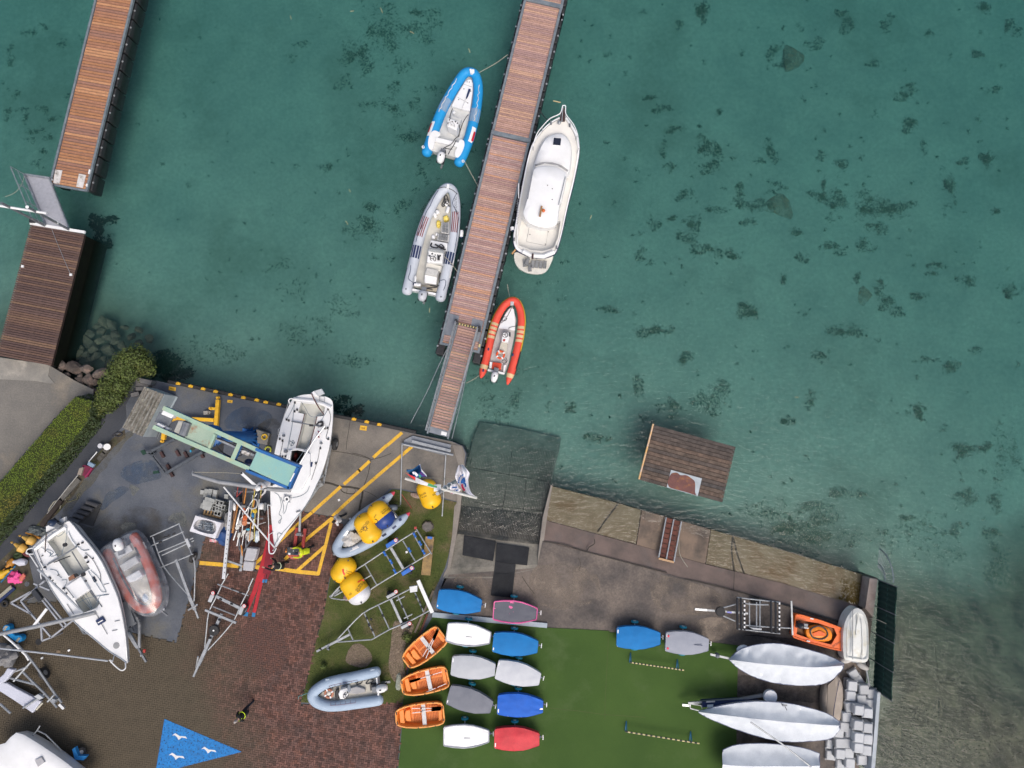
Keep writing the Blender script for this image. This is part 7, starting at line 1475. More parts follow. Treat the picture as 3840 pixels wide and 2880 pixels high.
part(T4, 'drawbar', MB().bar(P(2090,625,.52),P(2270,1120,.5),.13,.11),galv); view(650,2200, F7); part(T4, 'coupling', MB().bar(P(190,110,.5),P(260,270,.48),.16,.12).bar(P(260,270,.48),P(298,372,.45),.08,.08),galv); part(T4, 'jockey', MB().tube([P(280,215,.8),P(180,275,.1)],.05,6),alu)
view(650,1750, F7); part(T4, 'mudguard', MB().pr([(135,860),(165,850),(205,945),(175,960)],.7,.62),gl_)
view(0,1900, F7)
for q in ((1955,360),(2060,320),(1900,420),(2000,345)): part(T4, 'roller', MB().ell(P(*q,.58),(.1,.05,0),(-.02,.05,0),(0,0,.05),8,6),black)
view(2600,2150,800 / 2212); padm=M('black_foam',(.02,.022,.028),.8)
T5=trailer('galvanised flat rack trailer with black padded bars on the hardstanding',[[(300,358),(440,320)],[(310,440),(435,495)],[(450,250),(900,300)],[(450,575),(900,625)],[(480,300),(600,320),(780,325)],[(470,520),(600,545),(1010,568)],[(580,300),(583,560)],[(655,300),(655,560)],[(690,285),(690,590)]],.62,[(290,395,(0,1,0),.02)],[([(580,560),(710,570),(712,590),(625,585)], gl_, None)], r=.035)
for x in (455,495,805,853): part(T5, 'padded_bar', MB().tube([P(x,255 + (x - 450) * .1,.72),P(x + 3,580 + (x - 450) * .1,.72)],.06,8),padm)
for x in (530,892):
 for i in range(14): part(T5, 'striped_bar', MB().tube([P(x,280 + (x - 530) * .06 + i * 22,.72),P(x + .5,280 + (x - 530) * .06 + (i + 1) * 22,.72)],.045,6),padm if i % 2 else white)
part(T5, 'drawbar', MB().bar(P(140,380,.6),P(565,415,.6),.09,.09),galv); part(T5, 'coupling', MB().bar(P(15,370,.58),P(140,380,.6),.10,.1),alu); sp_=P(280,395,.7); o=part(T5, 'spare_wheel', MB().lathe(sp_, Z3,[(.13,-.08),(.23,-.08),(.25,0),(.23,.09),(.13,.09)],20),rubber, True); part(o, 'rim', MB().lathe(sp_ + Z3 * .05, Z3,[(.14,0),(.04,.03)],14),steel)
part(T5, 'number_tag', MB().pr([(352,395),(398,400),(396,415),(350,410)],.67,.64),M('violet_tag',(.25,.25,.65))); part(T5, 'light_bar', MB().bar(P(1015,285,.6),P(1028,640,.6),.08,.06),galv); wheel(T5, P(640,590,.27),(0,1,0),.27,.16); wheel(T5, P(650,290,.27),(0,1,0),.27,.16); part(T5, 'leg', MB().tube([P(455,420,.6),P(455,420,.02)],.03,6).tube([P(890,460,.6),P(890,460,.02)],.03,6),galv)
view(2600,2150,800 / 2212)
sl=thing('rescue_sled', 'orange plastic rescue sled with an outboard and lettering on its bow', 'sled', P(1300,610,0)); orr=M('sled_orange',(.80,.15,.02),.45,(.72,.125,.02),2)
so_=[(1065,430),(1110,432),(1330,495),(1560,580),(1575,600),(1545,790),(1530,797),(1420,775),(1200,715),(1040,660),(1035,640)]
si_=[(1090,480),(1300,520),(1460,570),(1490,640),(1430,740),(1240,690),(1070,630)]
G_=PL(so_,.5); hi_=PL(si_,.5); mb=MB().holed(G_,[hi_]); mb.loft([[Vector((p.x, p.y,.05)) for p in G_], G_], False); part(sl, 'body', mb, orr); lo_=[p - Z3 * .28 for p in hi_]; part(sl, 'well', MB().loft([lo_, hi_], False).add(lo_,[list(range(len(lo_)))]),M('wet_brown',(.16,.07,.02),.6,(.28,.08,.02),3))
part(sl, 'rim', MB().tube(PL(so_ + [so_[0]],.5),.05,6),orr, True); text(sl, 'SAR DIVING',(1448,768),(1535,715),.512, ink, None,.10); text(sl, 'SAR',(1518,620),(1548,600),.512, ink, None,.09)
for pts in ([(1215,462),(1248,470),(1246,480),(1212,474)],[(1178,695),(1210,702),(1208,712),(1176,706)]): part(sl, 'sticker', MB().pr(pts,.57,.5),white)
outboard(sl,1140,545,1075,535,.75, M('black_cowl',(.03,.035,.045),.35),.17); part(sl, 'tiller', MB().tube(PL([(1130,560),(1195,568)],.8),.025,6),white)
rk=thing('rescue_kayak', 'orange rescue float with black cockpit ring lying in the orange sled', 'kayak', P(1300,620,.25)); ok_=smooth(PL([(1165,600),(1190,555),(1290,535),(1390,560),(1440,620),(1430,690),(1350,710),(1230,690),(1175,650)],.55),3, True); c_=sum(ok_, Vector()) / len(ok_)
sh=lambda k, z: [Vector((c_.x + (p.x - c_.x) * k, c_.y + (p.y - c_.y) * k, z)) for p in ok_]
part(rk, 'body', MB().loft([sh(.8,.25),sh(1,.42),sh(.96,.56),sh(.75,.64)]),M('kayak_orange',(.85,.26,.02),.4),True); rg_=smooth(PL([(1215,620),(1225,575),(1300,545),(1370,580),(1392,640),(1340,680),(1250,670)],.66),4, True); part(rk, 'cockpit_ring', MB().tube(rg_ + [rg_[0]],.04,6),black, True); part(rk, 'seat', MB().pr([(1235,620),(1310,590),(1375,620),(1370,650),(1250,655)],.70,.6),M('kayak_red',(.8,.13,.015),.45),bev=.03)
wd_=thing('upturned_dinghy', 'white fibreglass dinghy hull with a pole along it beside the green fence', 'dinghy', P(1690,650,0)); wo_=smooth(PL([(1700,362),(1770,405),(1812,520),(1822,720),(1818,880),(1780,925),(1700,920),(1620,905),(1562,870),(1555,620),(1585,480),(1640,395)],.75),3, True); c_=sum(wo_, Vector()) / len(wo_); c_ += Vector((.05,0,0))
part(wd_, 'hull', MB().loft([sh(1.0,.12) if False else [Vector((p.x, p.y,.1)) for p in wo_],[p - Z3 * .02 for p in wo_],[c_ + (p - c_) * .86 + Z3 * .06 for p in wo_],[c_ + (p - c_) * .8 - Z3 * .02 for p in wo_],[c_ + (p - c_) * .5 + Z3 * .08 for p in wo_]]),M('old_white',(.66,.68,.66),.5,(.58,.60,.58),2, grain=.06, c3=(.48,.45,.34),s3=.8),True)
part(wd_, 'keel_rib', MB().tube(PL([(1715,420),(1690,560),(1690,640)],.86),.03,6).tube(PL([(1745,480),(1755,700),(1750,900)],.86),.025,6).tube(PL([(1600,560),(1590,720),(1600,880)],.84),.025,6),M('old_white',(.66,.68,.66))); part(wd_, 'pole', MB().tube(PL([(1655,380),(1652,890)],.95),.03,6),galv)
dk_=thing('launching_trolley', 'galvanised trolley axle with covered wheels below the white dinghy', 'trolley', P(1680,910,0)); part(dk_, 'axle', MB().tube(PL([(1530,895),(1790,935)],.4),.04,8),galv); wheel(dk_, P(1790,930,.3),(1,-.15,0),.26,.14); part(dk_, 'wheel_bag', MB().ell(P(1585,890,.35),(.34,.08,0),(-.04,.18,0),(0,0,.25),12,8),tarp, True); part(dk_, 'wheel_bag', MB().ell(P(1755,960,.35),(.3,-.15,0),(.05,.16,0),(0,0,.25),12,8),tarp, True); part(dk_, 'drawbar', MB().tube(PL([(1790,960),(1810,1080),(1832,1190)],.4),.05,8),galv)
tarpw=M('white_boat_cover',(.62,.66,.70),.75,(.53,.57,.61),1.6, grain=.07, bump=.6, bs=4)
def covered(lab, left, right, ridge, ze, zr, cat='boat', hullm=white, wr=.05):
 """boat under a ridge cover: left/right edge polylines (same count) and ridge"""
 t_=thing('covered_boat', lab, cat, P(*ridge[len(ridge) // 2],0)); a, b, r_=smooth(PL(left, ze),6),smooth(PL(right, ze),6),smooth(PL(ridge, zr),6)
 n=min(len(a),len(b),len(r_)); mb=MB(); rows=[]
 for i in range(n):
  row=[]
  for j in range(17):
   u=j / 16; q=a[i].lerp(r_[i], u * 2) if u <= .5 else r_[i].lerp(b[i], u * 2 - 1); e=min(u,1 - u) * 2; q=q - Z3 * (.10 * math.sin(math.pi * e))
   q=q + Z3 * (wr * noise.noise(Vector((i * .35, j * .25, len(lab)))) + wr * .8 * noise.noise(Vector((i * .9, j * .12,5)))) * math.sin(math.pi * min(1, e + .1)); row.append(q)
  rows.append(row)
 mb.loft(rows, False, False); part(t_, 'cover', mb, tarpw, True)
 ol_=a[:n] + b[:n][::-1]; cc=sum(ol_, Vector()) / len(ol_); part(t_, 'hull', MB().loft([[cc + (p - cc) * .5 - Z3 * (ze - .25) for p in ol_],[cc + (p - cc) * .85 - Z3 * (ze * .45) for p in ol_],[cc + (p - cc) * .985 - Z3 * .03 for p in ol_]]),hullm, True); part(t_, 'hem', MB().tube([p - Z3 * .02 for p in ol_] + [ol_[0]],.025,5),M('hem_navy',(.12,.14,.22),.8))
 return t_
A1=covered('sailing boat under a white peaked cover beside the white dinghy',[(372,893),(480,795),(640,745),(800,728),(960,740),(1150,782),(1330,832),(1470,888),(1562,935)],[(378,900),(450,970),(560,1040),(720,1105),(900,1145),(1100,1162),(1300,1155),(1440,1100),(1556,985)],[(375,897),(490,910),(640,930),(800,945),(960,955),(1110,968),(1260,975),(1400,968),(1560,955)],1.0,1.42, wr=.10)
part(A1, 'trailer_nose', MB().bar(P(175,838,.45),P(370,880,.5),.1,.1),galv); part(A1, 'jockey_wheel', MB().ell(P(245,850,.4),(.14,0,0),(0,.14,0),(0,0,.2),8,6),steel); part(A1, 'loose_corner', MB().ell(P(510,790,.8),(.3,.1,0),(-.08,.22,0),(0,0,.15),12,8),tarpw, True)
for q in ((800,760),(900,1120)): wheel(A1, P(*q,.28),(.2,1,0),.28,.16)
view(2440,2600,1000 / 2212)
A2=covered('larger sailing boat under a white cover on a navy trailer box',[(400,150),(560,108),(700,84),(850,70),(1000,72),(1150,86),(1300,118),(1470,172),(1565,235)],[(400,160),(480,205),(640,272),(850,345),(1050,392),(1200,402),(1380,392),(1500,372),(1570,300)],[(398,155),(520,170),(680,190),(850,210),(1000,225),(1150,240),(1300,250),(1440,262),(1570,268)],1.25,1.6, wr=.08)
part(A2, 'trailer_box', MB().pr([(430,72),(720,58),(900,60),(900,95),(560,108),(430,118)],.75,.35),navy); part(A2, 'trailer_rail', MB().bar(P(310,80,.6),P(760,45,.6),.1,.1),galv); part(A2, 'trailer_nose', MB().bar(P(262,95,.5),P(330,100,.5),.1,.1),alu); part(A2, 'trailer_frame', MB().tube(PL([(330,85),(420,100),(430,150),(330,125),(320,90)],.55),.04,6),galv); part(A2, 'sticker', MB().pr([(470,95),(520,92),(518,115),(468,118)],.765,.74),white); part(A2, 'sticker', MB().pr([(462,66),(535,62),(533,74),(460,77)],.765,.74),pad)
part(A2, 'tail_board', MB().pr([(750,40),(930,5),(940,30),(760,58)],.62,.5),M('grey_plank',(.3,.3,.31))); part(A2, 'tie_knot', MB().box(P(1110,100,1.45),(.12,0,0),(0,.03,0),(0,0,.03)).tube(PL([(1080,85),(1110,100),(1130,140)],1.46),.02,4),steel)
o=part(A2, 'spare_wheel', MB().lathe(P(990,25,.75),Z3,[(.2,-.12),(.33,-.1),(.35,0),(.32,.1),(.2,.1)],20),M('wheel_cover_white',(.62,.65,.7),.5),True)
for q in ((1000,60),(1050,380)): wheel(A2, P(*q,.3),(.1,1,0),.3,.18)
covered('boat under a white cover partly hidden behind the larger covered boat',[(600,470),(700,432),(850,418),(1000,420),(1150,436),(1280,458),(1400,500)],[(598,720),(700,800),(850,850),(1000,860),(1150,850),(1280,800),(1405,690)],[(598,590),(700,600),(850,605),(1000,605),(1150,605),(1280,605),(1405,600)],1.1,1.5)
single('cover_strut', MB().tube(PL([(830,240),(1090,420),(1330,610)],1.9),.04,6),galv, 'thin pole slanting over the two covered boats', 'pole', org=P(1090,420,1.8))
view(2600,2150,800 / 2212)
be=smooth(PL([(1345,1420),(1345,1260),(1375,1140),(1425,1075),(1475,1058),(1525,1100),(1552,1200),(1550,1350),(1530,1480),(1500,1560),(1360,1560)],.42),3, True); c_=sum(be, Vector()) / len(be)
up_=thing('upturned_inflatable', 'beige upturned inflatable dinghy between covered boat and pontoon cubes', 'inflatable', Vector((c_.x, c_.y,0))); part(up_, 'tube', MB().loft([[Vector((p.x, p.y,.05)) for p in be],[c_ + (p - c_) * 1.03 - Z3 * .12 for p in be], be,[c_ + (p - c_) * .8 + Z3 * .12 for p in be],[c_ + (p - c_) * .55 + Z3 * .10 for p in be]]),M('beige_fabric',(.38,.33,.28),.8,(.32,.28,.24),3, grain=.1),True)
part(up_, 'floor_panel', MB().pr([(1395,1160),(1470,1090),(1480,1200),(1440,1560),(1380,1560)],.57,.5),M('taupe_weave',(.26,.225,.19),.85,(.22,.19,.16),30)); part(up_, 'seam', MB().tube(smooth(PL([(1515,1110),(1485,1250),(1460,1400),(1445,1560)],.58),3),.014,5),navy)
view(2900,2480,500 / 1190); cubm=M('pontoon_grey',(.46,.48,.50),.6,(.40,.42,.44),2, grain=.08, ov=.12)
cm_=MB(); h=.24
for z0, s_ in ((-.19,.86),(-.13,1),(.13,1),(.19,.86)): pass
cm_.loft([[Vector((x * s_ * h, y * s_ * h, z)) for x, y in ((-1,-.8),(-.8,-1),(.8,-1),(1,-.8),(1,.8),(.8,1),(-.8,1),(-1,.8))] for z, s_ in ((-.2,.86),(-.14,1),(.14,1),(.2,.86))])
cube_me=mesh('pontoon_cube', cm_, Vector(),cubm); lm_=MB()
ring(lm_, Vector(),.035,.016, Z3,8,4)
lug_me=mesh('lug', lm_, Vector(),cubm)
base_c=[(712,222,.6,0),(697,312,.6,0),(815,255,.6,.1),(885,292,.6,.1),(792,345,.6,.1),(866,385,.6,.1),(770,440,1.0,0),(850,465,1.0,0),(690,410,.6,.2),(762,575,1.0,0),(848,598,1.0,0),(660,500,.6,.1),(640,590,.6,0),(768,685,1.0,0),(848,700,1.0,0),(690,640,.6,.1),(600,530,.2,0),(766,778,1.0,0),(838,800,1.0,0),(668,735,.6,0),(590,640,.6,0),(520,742,.2,0),(600,735,.6,.1),(680,822,.6,0),(518,842,.2,0),(602,832,.6,0),(800,885,.6,.1),(690,915,.6,0),(610,920,.2,0),(760,170,.22,.6),(725,120,.22,.6)]
for i,(x, y, z, rz) in enumerate(base_c):
 c=P(x, y, z); o=bpy.data.objects.new('pontoon_cube', cube_me); C.objects.link(o); o.location=(c.x, c.y, z - .2); o.rotation_euler=(0,0, rz - .1)
 tag(o, 'grey plastic pontoon cube in the heap along the pale wall', 'pontoon cube', 'pontoon cubes heaped by the pale wall') if i < 29 else tag(o, 'loose grey pontoon cube lying tilted by the white dinghy trolley', 'pontoon cube', 'loose pontoon cubes')
 for a in range(4): l=bpy.data.objects.new('lug', lug_me); C.objects.link(l); l.parent=o; l.location=(math.cos(a * 1.5708 + .785) * .32, math.sin(a * 1.5708 + .785) * .32,.1)
 if z > .3:
  o2=bpy.data.objects.new('pontoon_cube', cube_me); C.objects.link(o2); o2.location=(c.x, c.y, z - .62 if z > .9 else .2); o2.rotation_euler=o.rotation_euler; tag(o2, 'grey plastic pontoon cube in the heap along the pale wall', 'pontoon cube', 'pontoon cubes heaped by the pale wall')
  if z > .9: pass
single('boundary_wall', MB().pr([(930,278),(958,280),(905,1000),(870,1000)],.9,-1.2),M('pale_wall',(.42,.46,.50),.8), 'low pale boundary wall beside the pontoon cubes', 'wall')
view(2900,1800,940 / 1444); gnet=M('green_shade_net',(.008,.032,.028),.8,(.012,.045,.036),3, grain=.25, gs=30)
fe=thing('shade_net_fence', 'dark green shade net fence along the shore wall', 'fence', P(590,900,0)); f0, f1=P(604,575,0),P(574,1200,0); fd=(f1 - f0).normalized(); fn=Vector((fd.y,-fd.x,0)) * -1; rows=[]
for k in range(121):
 u=k / 120; q=f0.lerp(f1, u); hh=1.72 + .05 * math.sin(u * 20); rows.append([q + fn * (.015 * math.sin(k * 1.1)) + Z3 * .02, q + fn * (.03 * math.sin(k * 1.1 + .5)) + Z3 * hh * .5, q + fn * (.02 * math.sin(k * 1.1)) + Z3 * hh])
part(fe, 'net', MB().loft(rows, False, False),gnet)
for u in (0,.25,.5,.75,1): q=f0.lerp(f1, u); part(fe, 'post', MB().tube([q - Z3 * 1, q + Z3 * 1.75],.03,6),steel)
for hz in (.1,.9,1.7): part(fe, 'wire', MB().tube([f0 + Z3 * hz, f1 + Z3 * hz],.012,4),M('green_wire',(.03,.12,.09)))
part(fe, 'tie_rope', MB().rope([P(555,798,.6),P(600,805,1.2),P(650,828,1.7)],.02),rope_m)
single('shore_wall', MB().pr([(556,566),(600,573),(575,790),(530,740)],.25,-1.6),M('pale_block_wall',(.33,.29,.26),.9,(.25,.2,.18),2), 'short pale concrete wall end under the green fence', 'wall')
fa=thing('spike_fan', 'fan of metal anti climb spikes at the shore wall end', 'spikes', P(598,575,0)); pv_=P(596,572,.0); fdir=-fd
arc=lambda R: [pv_ + fdir * R * math.cos(a) + Z3 * R * math.sin(a) for a in [rad(5 + 80 * i / 12) for i in range(13)]]
part(fa, 'arc_rail', MB().tube(arc(1.55),.03,6),galv); part(fa, 'arc_rail', MB().tube(arc(.8),.025,6),galv)
for i in range(13): a=rad(5 + 80 * i / 12); d=fdir * math.cos(a) + Z3 * math.sin(a); part(fa, 'spike', MB().tube([pv_ + d * .6, pv_ + d * 1.75],[.016,.008],5),galv)
view(2000,1750,1400 / 2212); rp=thing('boat_ramp', 'rusty double track launching ramp lying on the wet apron', 'ramp', P(800,440,-.3)); z0, z1=-.38,-.05
def rz(y): return z0 + (z1 - z0) * (y - 300) / 265
for a, b in (((787,300),(742,540)),((832,312),(787,552)),((877,325),(832,565))): part(rp, 'rail', MB().bar(P(*a, rz(a[1]) + .06),P(*b, rz(b[1]) + .06),.06,.08),galv)
rpm=M('rust_slat',(.14,.05,.035),.85,(.10,.04,.03),4, ov=.2)
for i in range(8):
 for s0 in (0,1):
  a=[(787,300),(832,312),(877,325)]; b=[(742,540),(787,552),(832,565)]; L0, R0=a[s0], a[s0 + 1]; L1, R1=b[s0], b[s0 + 1]; u0, u1=(i + .06) / 8,(i + .92) / 8
  lp_=lambda p, q, u: (p[0] + (q[0] - p[0]) * u, p[1] + (q[1] - p[1]) * u); pts=[lp_(L0, L1, u0),lp_(R0, R1, u0),lp_(R0, R1, u1),lp_(L0, L1, u1)]; top=[P(*q, rz(q[1]) + .03) for q in pts]; top=[top[0].lerp(top[1],.12),top[1].lerp(top[0],.12),top[2].lerp(top[3],.12),top[3].lerp(top[2],.12)]
  part(rp, 'slat', MB().add(top + [p - Z3 * .03 for p in top],[(3,2,1,0),(0,1,5,4),(1,2,6,5),(2,3,7,6),(3,0,4,7)]),rpm)
part(rp, 'wood_end', MB().bar(P(742,543,.02),P(832,566,.02),.10,.08),M('pale_timber',(.45,.28,.15)))
single('line', MB().rope([P(862,425,-.3),P(866,510,-.15),P(890,560,-.05),P(915,595,.01)],.015),rope_m, 'thin pale line curling on the apron beside the ramp', 'rope')
single('black_hose', MB().rope([P(1330,775,.03),P(1530,830,.03),P(1700,885,.03),P(1830,922,.03)],.05),rubber, 'black hose lying along the hardstanding seam', 'hose')
def jump(a, b, lab, vx):
 view(*vx); t_=thing('barrier_bar', lab, 'barrier', P((a[0] + b[0]) / 2,(a[1] + b[1]) / 2,0)); A, B=P(*a,.45),P(*b,.45)
 for i in range(30): part(t_, 'stripe', MB().tube([A.lerp(B, i / 30),A.lerp(B,(i + 1) / 30)],.035,6),M('stripe_cream',(.65,.55,.28),.6) if i % 2 else black)
 n=Z3.cross((B - A).normalized())
 for u in (.02,.9): q=A.lerp(B, u); g=Vector((q.x, q.y,.03)); part(t_, 'foot', MB().tube([g + n * .35, q, g - n * .12, g + n * .35],.025,5),M('teal_paint',(.02,.16,.3),.5))
jump((600,862),(1345,970), 'yellow and black striped barrier bar on blue feet beside the covered dinghies',(2200,2250,.27125)); jump((2010,305),(2600,400), 'yellow and black striped barrier bar near the boat covered behind',(1400,2600,1040 / 2212))
view(); fp=thing('flagpole', 'tall pale steel flagpole with white yardarm and flags', 'flagpole', P(1735,1788,0)); fb=P(1735,1788,0)
part(fp, 'pole', MB().tube([fb, fb + Z3 * 6, fb + Z3 * 12.1],[.10,.085,.065],12),M('pole_grey',(.42,.44,.46),.5),True); part(fp, 'base_plate', MB().box(fb + Z3 * .02,(.2,0,0),(0,.2,0),(0,0,.02)),galv)
for z in (7.5,9.3): part(fp, 'collar', ring(MB(),fb + Z3 * z,.10,.025, Z3,12,5),white)
part(fp, 'yardarm', MB().tube([P(1519,1794,11.2),P(1640,1829,11.2),P(1788,1867,11.2)],.05,8),M('yard_cream',(.62,.62,.58),.5)); part(fp, 'bracket', MB().box(P(1641,1829,11.2),(.12,0,0),(0,.12,0),(0,0,.12)),white); part(fp, 'halyard', MB().tube([P(1585,1792,10.5),P(1660,1793,9),P(1705,1800,7)],.008,4),rope_m)
view(1480,1720,340 / 2014)
def sheetflag(name, lab, L_, R_, zf_, mats, pick, n=16, m=10, zb=10):
 a, b=smooth(PL(L_, zb),5),smooth(PL(R_, zb),5); k=min(len(a),len(b)); mb=MB(); rows=[]
 t_=thing(name, lab, 'flag',(a[0] + b[0]) / 2)
 for i in range(k): rows.append([P0(a[i].lerp(b[i], j / m),zf_(i / (k - 1),j / m)) for j in range(m + 1)])
 grids={}
 for i in range(k - 1):
  for j in range(m): grids.setdefault(pick(i / (k - 1),j / m),MB()).add([rows[i][j], rows[i + 1][j], rows[i + 1][j + 1], rows[i][j + 1]],[(0,1,2,3)])
 for key, g_ in grids.items(): part(t_, 'panel', g_, mats[key], True)
 return t_, rows
def P0(p, dz): return p + Z3 * dz
fw=M('flag_white',(.78,.78,.84),.8); fr_=M('flag_red',(.75,.04,.045),.8); fg=M('flag_green',(.08,.42,.17),.8); fbl=M('flag_teal_blue',(.01,.13,.27),.8,(.015,.08,.25),3); fpu=M('flag_purple',(.10,.02,.18),.8)
sheetflag('flag', 'red white and green tricolour flag streaming from the yardarm',[(240,290),(360,350),(480,405),(600,455),(740,520),(860,570),(965,602)],[(262,350),(370,430),(440,500),(540,560),(690,602),(800,630),(930,652)], lambda u, v: .25 - .4 * v + .06 * math.sin(u * 14),[fr_, fw, fg], lambda u, v: 0 if u < .33 else (1 if u < .67 else 2),m=6, zb=11.55)
F2, rw=sheetflag('flag', 'large white club flag with blue and red emblem flying beside the pole',[(1410,150),(1372,260),(1345,420),(1400,560),(1500,680),(1620,790),(1820,888)],[(1500,135),(1600,250),(1655,340),(1625,480),(1650,640),(1710,770),(1834,872)], lambda u, v: -.2 + .22 * math.sin(v * 11 + u * 3) * (1 - u) + .1 * math.sin(u * 9),[fw], lambda u, v: 0)
def onflag(rows): return lambda p: min(((q - p).xy.length, q) for r in rows for q in r)[1] * 0 + Vector((p.x, p.y, max(q.z for r in rows for q in r if (q - p).xy.length < .12) + .012 if any((q - p).xy.length < .12 for r in rows for q in r) else p.z))
of=onflag(rw); fblue=M('emblem_blue',(.01,.08,.28),.8); fred=M('emblem_red',(.45,.01,.06),.8)
for pts, m_, wdt in (([(1500,560),(1500,520),(1530,480),(1555,470)], fblue,.16),([(1480,580),(1490,640),(1530,700),(1545,720)], fred,.07),([(1510,570),(1540,560),(1560,600),(1560,640)], fblue,.06),([(1530,540),(1560,600)], fblue,.05)): part(F2, 'emblem', MB().strip([of(p) for p in smooth(PL(pts,10.2),4)], wdt),m_)
text(F2, 'YACHT CLUB',(1402,560),(1500,370),10.3, fblue, of,.10, 'lettering') if False else None
for q in ((1400,540),(1410,490),(1425,440),(1450,395),(1495,375)): part(F2, 'letter_mark', MB().strip([of(p) for p in PL([(q[0] - 10, q[1] - 8),(q[0] + 12, q[1] + 8)],10.3)],.07),fblue)
F3, rw3=sheetflag('flag', 'small white flag with faint writing hanging below the yardarm',[(1340,560),(1240,600),(1215,700),(1230,780),(1280,805)],[(1385,570),(1415,660),(1455,700),(1400,760),(1330,790)], lambda u, v: -.3 + .12 * math.sin(v * 8 + u * 4),[fw], lambda u, v: 0)
of3=onflag(rw3); part(F3, 'emblem', MB().strip([of3(p) for p in PL([(1262,640),(1320,645),(1380,640)],10)],.05),fblue); part(F3, 'emblem', MB().strip([of3(p) for p in PL([(1262,755),(1270,780)],10)],.06),fred); part(F3, 'emblem', MB().strip([of3(p) for p in PL([(1350,715),(1410,705)],10)],.04),fblue)
F4, rw4=sheetflag('flag', 'teal blue flag with white edge and purple swirl behind the tricolour',[(180,255),(330,250),(400,195),(475,135)],[(235,400),(370,440),(560,430),(640,435)], lambda u, v: -1.0 + .2 * math.sin(v * 7 + u * 5),[fbl, fw, fpu], lambda u, v: 1 if u > .80 else (2 if .66 < u < .78 and v > .45 else 0))
of4=onflag(rw4); part(F4, 'emblem', MB().strip([of4(p) for p in smooth(PL([(390,330),(430,320),(470,350),(500,385)],9.3),4)],.10),fw); part(F4, 'emblem', MB().strip([of4(p) for p in smooth(PL([(540,360),(560,400),(555,430)],9.3),4)],.05),fg)
view(740,1800,320 / 1397)
ht_=thing('spar_rack', 'grey trailer frame loaded with a heap of spars and oars', 'rack', P(780,700,0))
for a, b in (((620,180),(700,1150)),((1020,180),(880,980)),((600,185),(1060,200)),((640,640),(1080,630)),((700,1080),(735,1240)),((880,980),(740,1200))): part(ht_, 'frame_tube', MB().bar(P(*a,.45),P(*b,.45),.08,.08),steel)
part(ht_, 'drawbar', MB().bar(P(740,1180,.5),P(712,1490,.5),.13,.12),galv); part(ht_, 'jockey', MB().tube([P(680,1450,.7),P(678,1460,.05)],.05,6),black)
for q in ((600,560),(1080,500)): wheel(ht_, P(*q,.28),(1,0,0),.28,.16)
pc={'w': white, 'o': M('spar_orange',(.60,.24,.04),.5), 'b': M('spar_brown',(.14,.07,.035),.6), 'g': alu, 'k': rope_dk, 'y': M('spar_yellow',(.6,.5,.1),.5), 'r': redp, 't': M('spar_timber',(.42,.20,.07),.7), 'd': steel}
nm_={'w': 'white', 'o': 'orange', 'b': 'dark brown', 'g': 'bare aluminium', 'k': 'black', 'y': 'pale yellow', 'r': 'red', 't': 'varnished timber', 'd': 'grey steel'}
for i,(x0, y0, x1, y1, c, r_) in enumerate([(755,80,748,400, 'b',.035),(800,130,765,390, 'o',.03),(665,110,645,280, 'r',.02),(735,180,640,280, 'r',.015),(945,150,875,600, 'y',.025),(905,250,870,640, 'g',.022),(975,220,640,760, 'g',.03),(940,320,905,500, 'o',.03),(1045,160,1000,660, 'y',.022),(1012,320,990,800, 'w',.028),(660,400,573,865, 't',.06),(630,400,590,640, 'b',.055),(705,490,640,740, 'g',.045),(745,530,738,860, 'w',.025),(945,540,930,1005, 'y',.02),(930,640,905,795, 'w',.045),(690,860,648,1080, 'w',.025),(640,830,590,985, 'w',.03),(760,900,728,1080, 'w',.02),(800,940,792,1105, 'd',.025),(860,960,835,1010, 'w',.02),(1050,280,985,560, 'k',.04),(880,690,850,1000, 'o',.018),(715,1060,735,1240, 'o',.025),(725,1080,740,1200, 'o',.02),(820,560,700,900, 'd',.025),(850,420,800,700, 'w',.02),(560,620,480,760, 'w',.02),(1000,830,1010,990, 'w',.025),(1120,690,850,780, 'g',.012),(780,300,770,470, 'b',.03),(890,350,860,470, 'k',.03)]):
 z=.62 + .28 * ((i * 7) % 5) / 5
 single('spar', MB().tube([P(x0, y0, z),P((x0 + x1) / 2,(y0 + y1) / 2, z + .02),P(x1, y1, z - .04)], r_,8),pc[c], nm_[c] + ' spar lying in the heap on the spar rack', 'spar', nm_[c] + ' spars in the heap')
def item(name, lab, cat, X, Y, rx, ry, h, z, m, s_=1, ro=.3): return blob(name, lab, cat, X, Y, rx, ry, h, z, m, s_,14, ro)
item('cloth_bag', 'orange life vest stuffed into the spar heap', 'life vest',785,610,.12,.18,.18,.7, M('vest_orange',(.65,.15,.05),.8),11); item('cloth_bag', 'orange bag lower in the spar heap above the white blades', 'bag',775,690,.13,.17,.16,.7, M('bag_salmon',(.62,.24,.12),.8),12); item('cloth_bag', 'bright orange pouch beside the yellow oar loom in the heap', 'bag',768,490,.07,.12,.14,.8, M('vest_orange',(.65,.15,.05)),13); item('cloth_bag', 'yellow pouch among the pale spars in the heap', 'bag',945,500,.12,.13,.16,.8, M('pouch_yellow',(.70,.5,.05),.7),14); item('cloth_bag', 'blue pouch under the pale spars in the heap', 'bag',915,565,.08,.14,.14,.75, M('pouch_blue',(.04,.2,.45),.7),15)
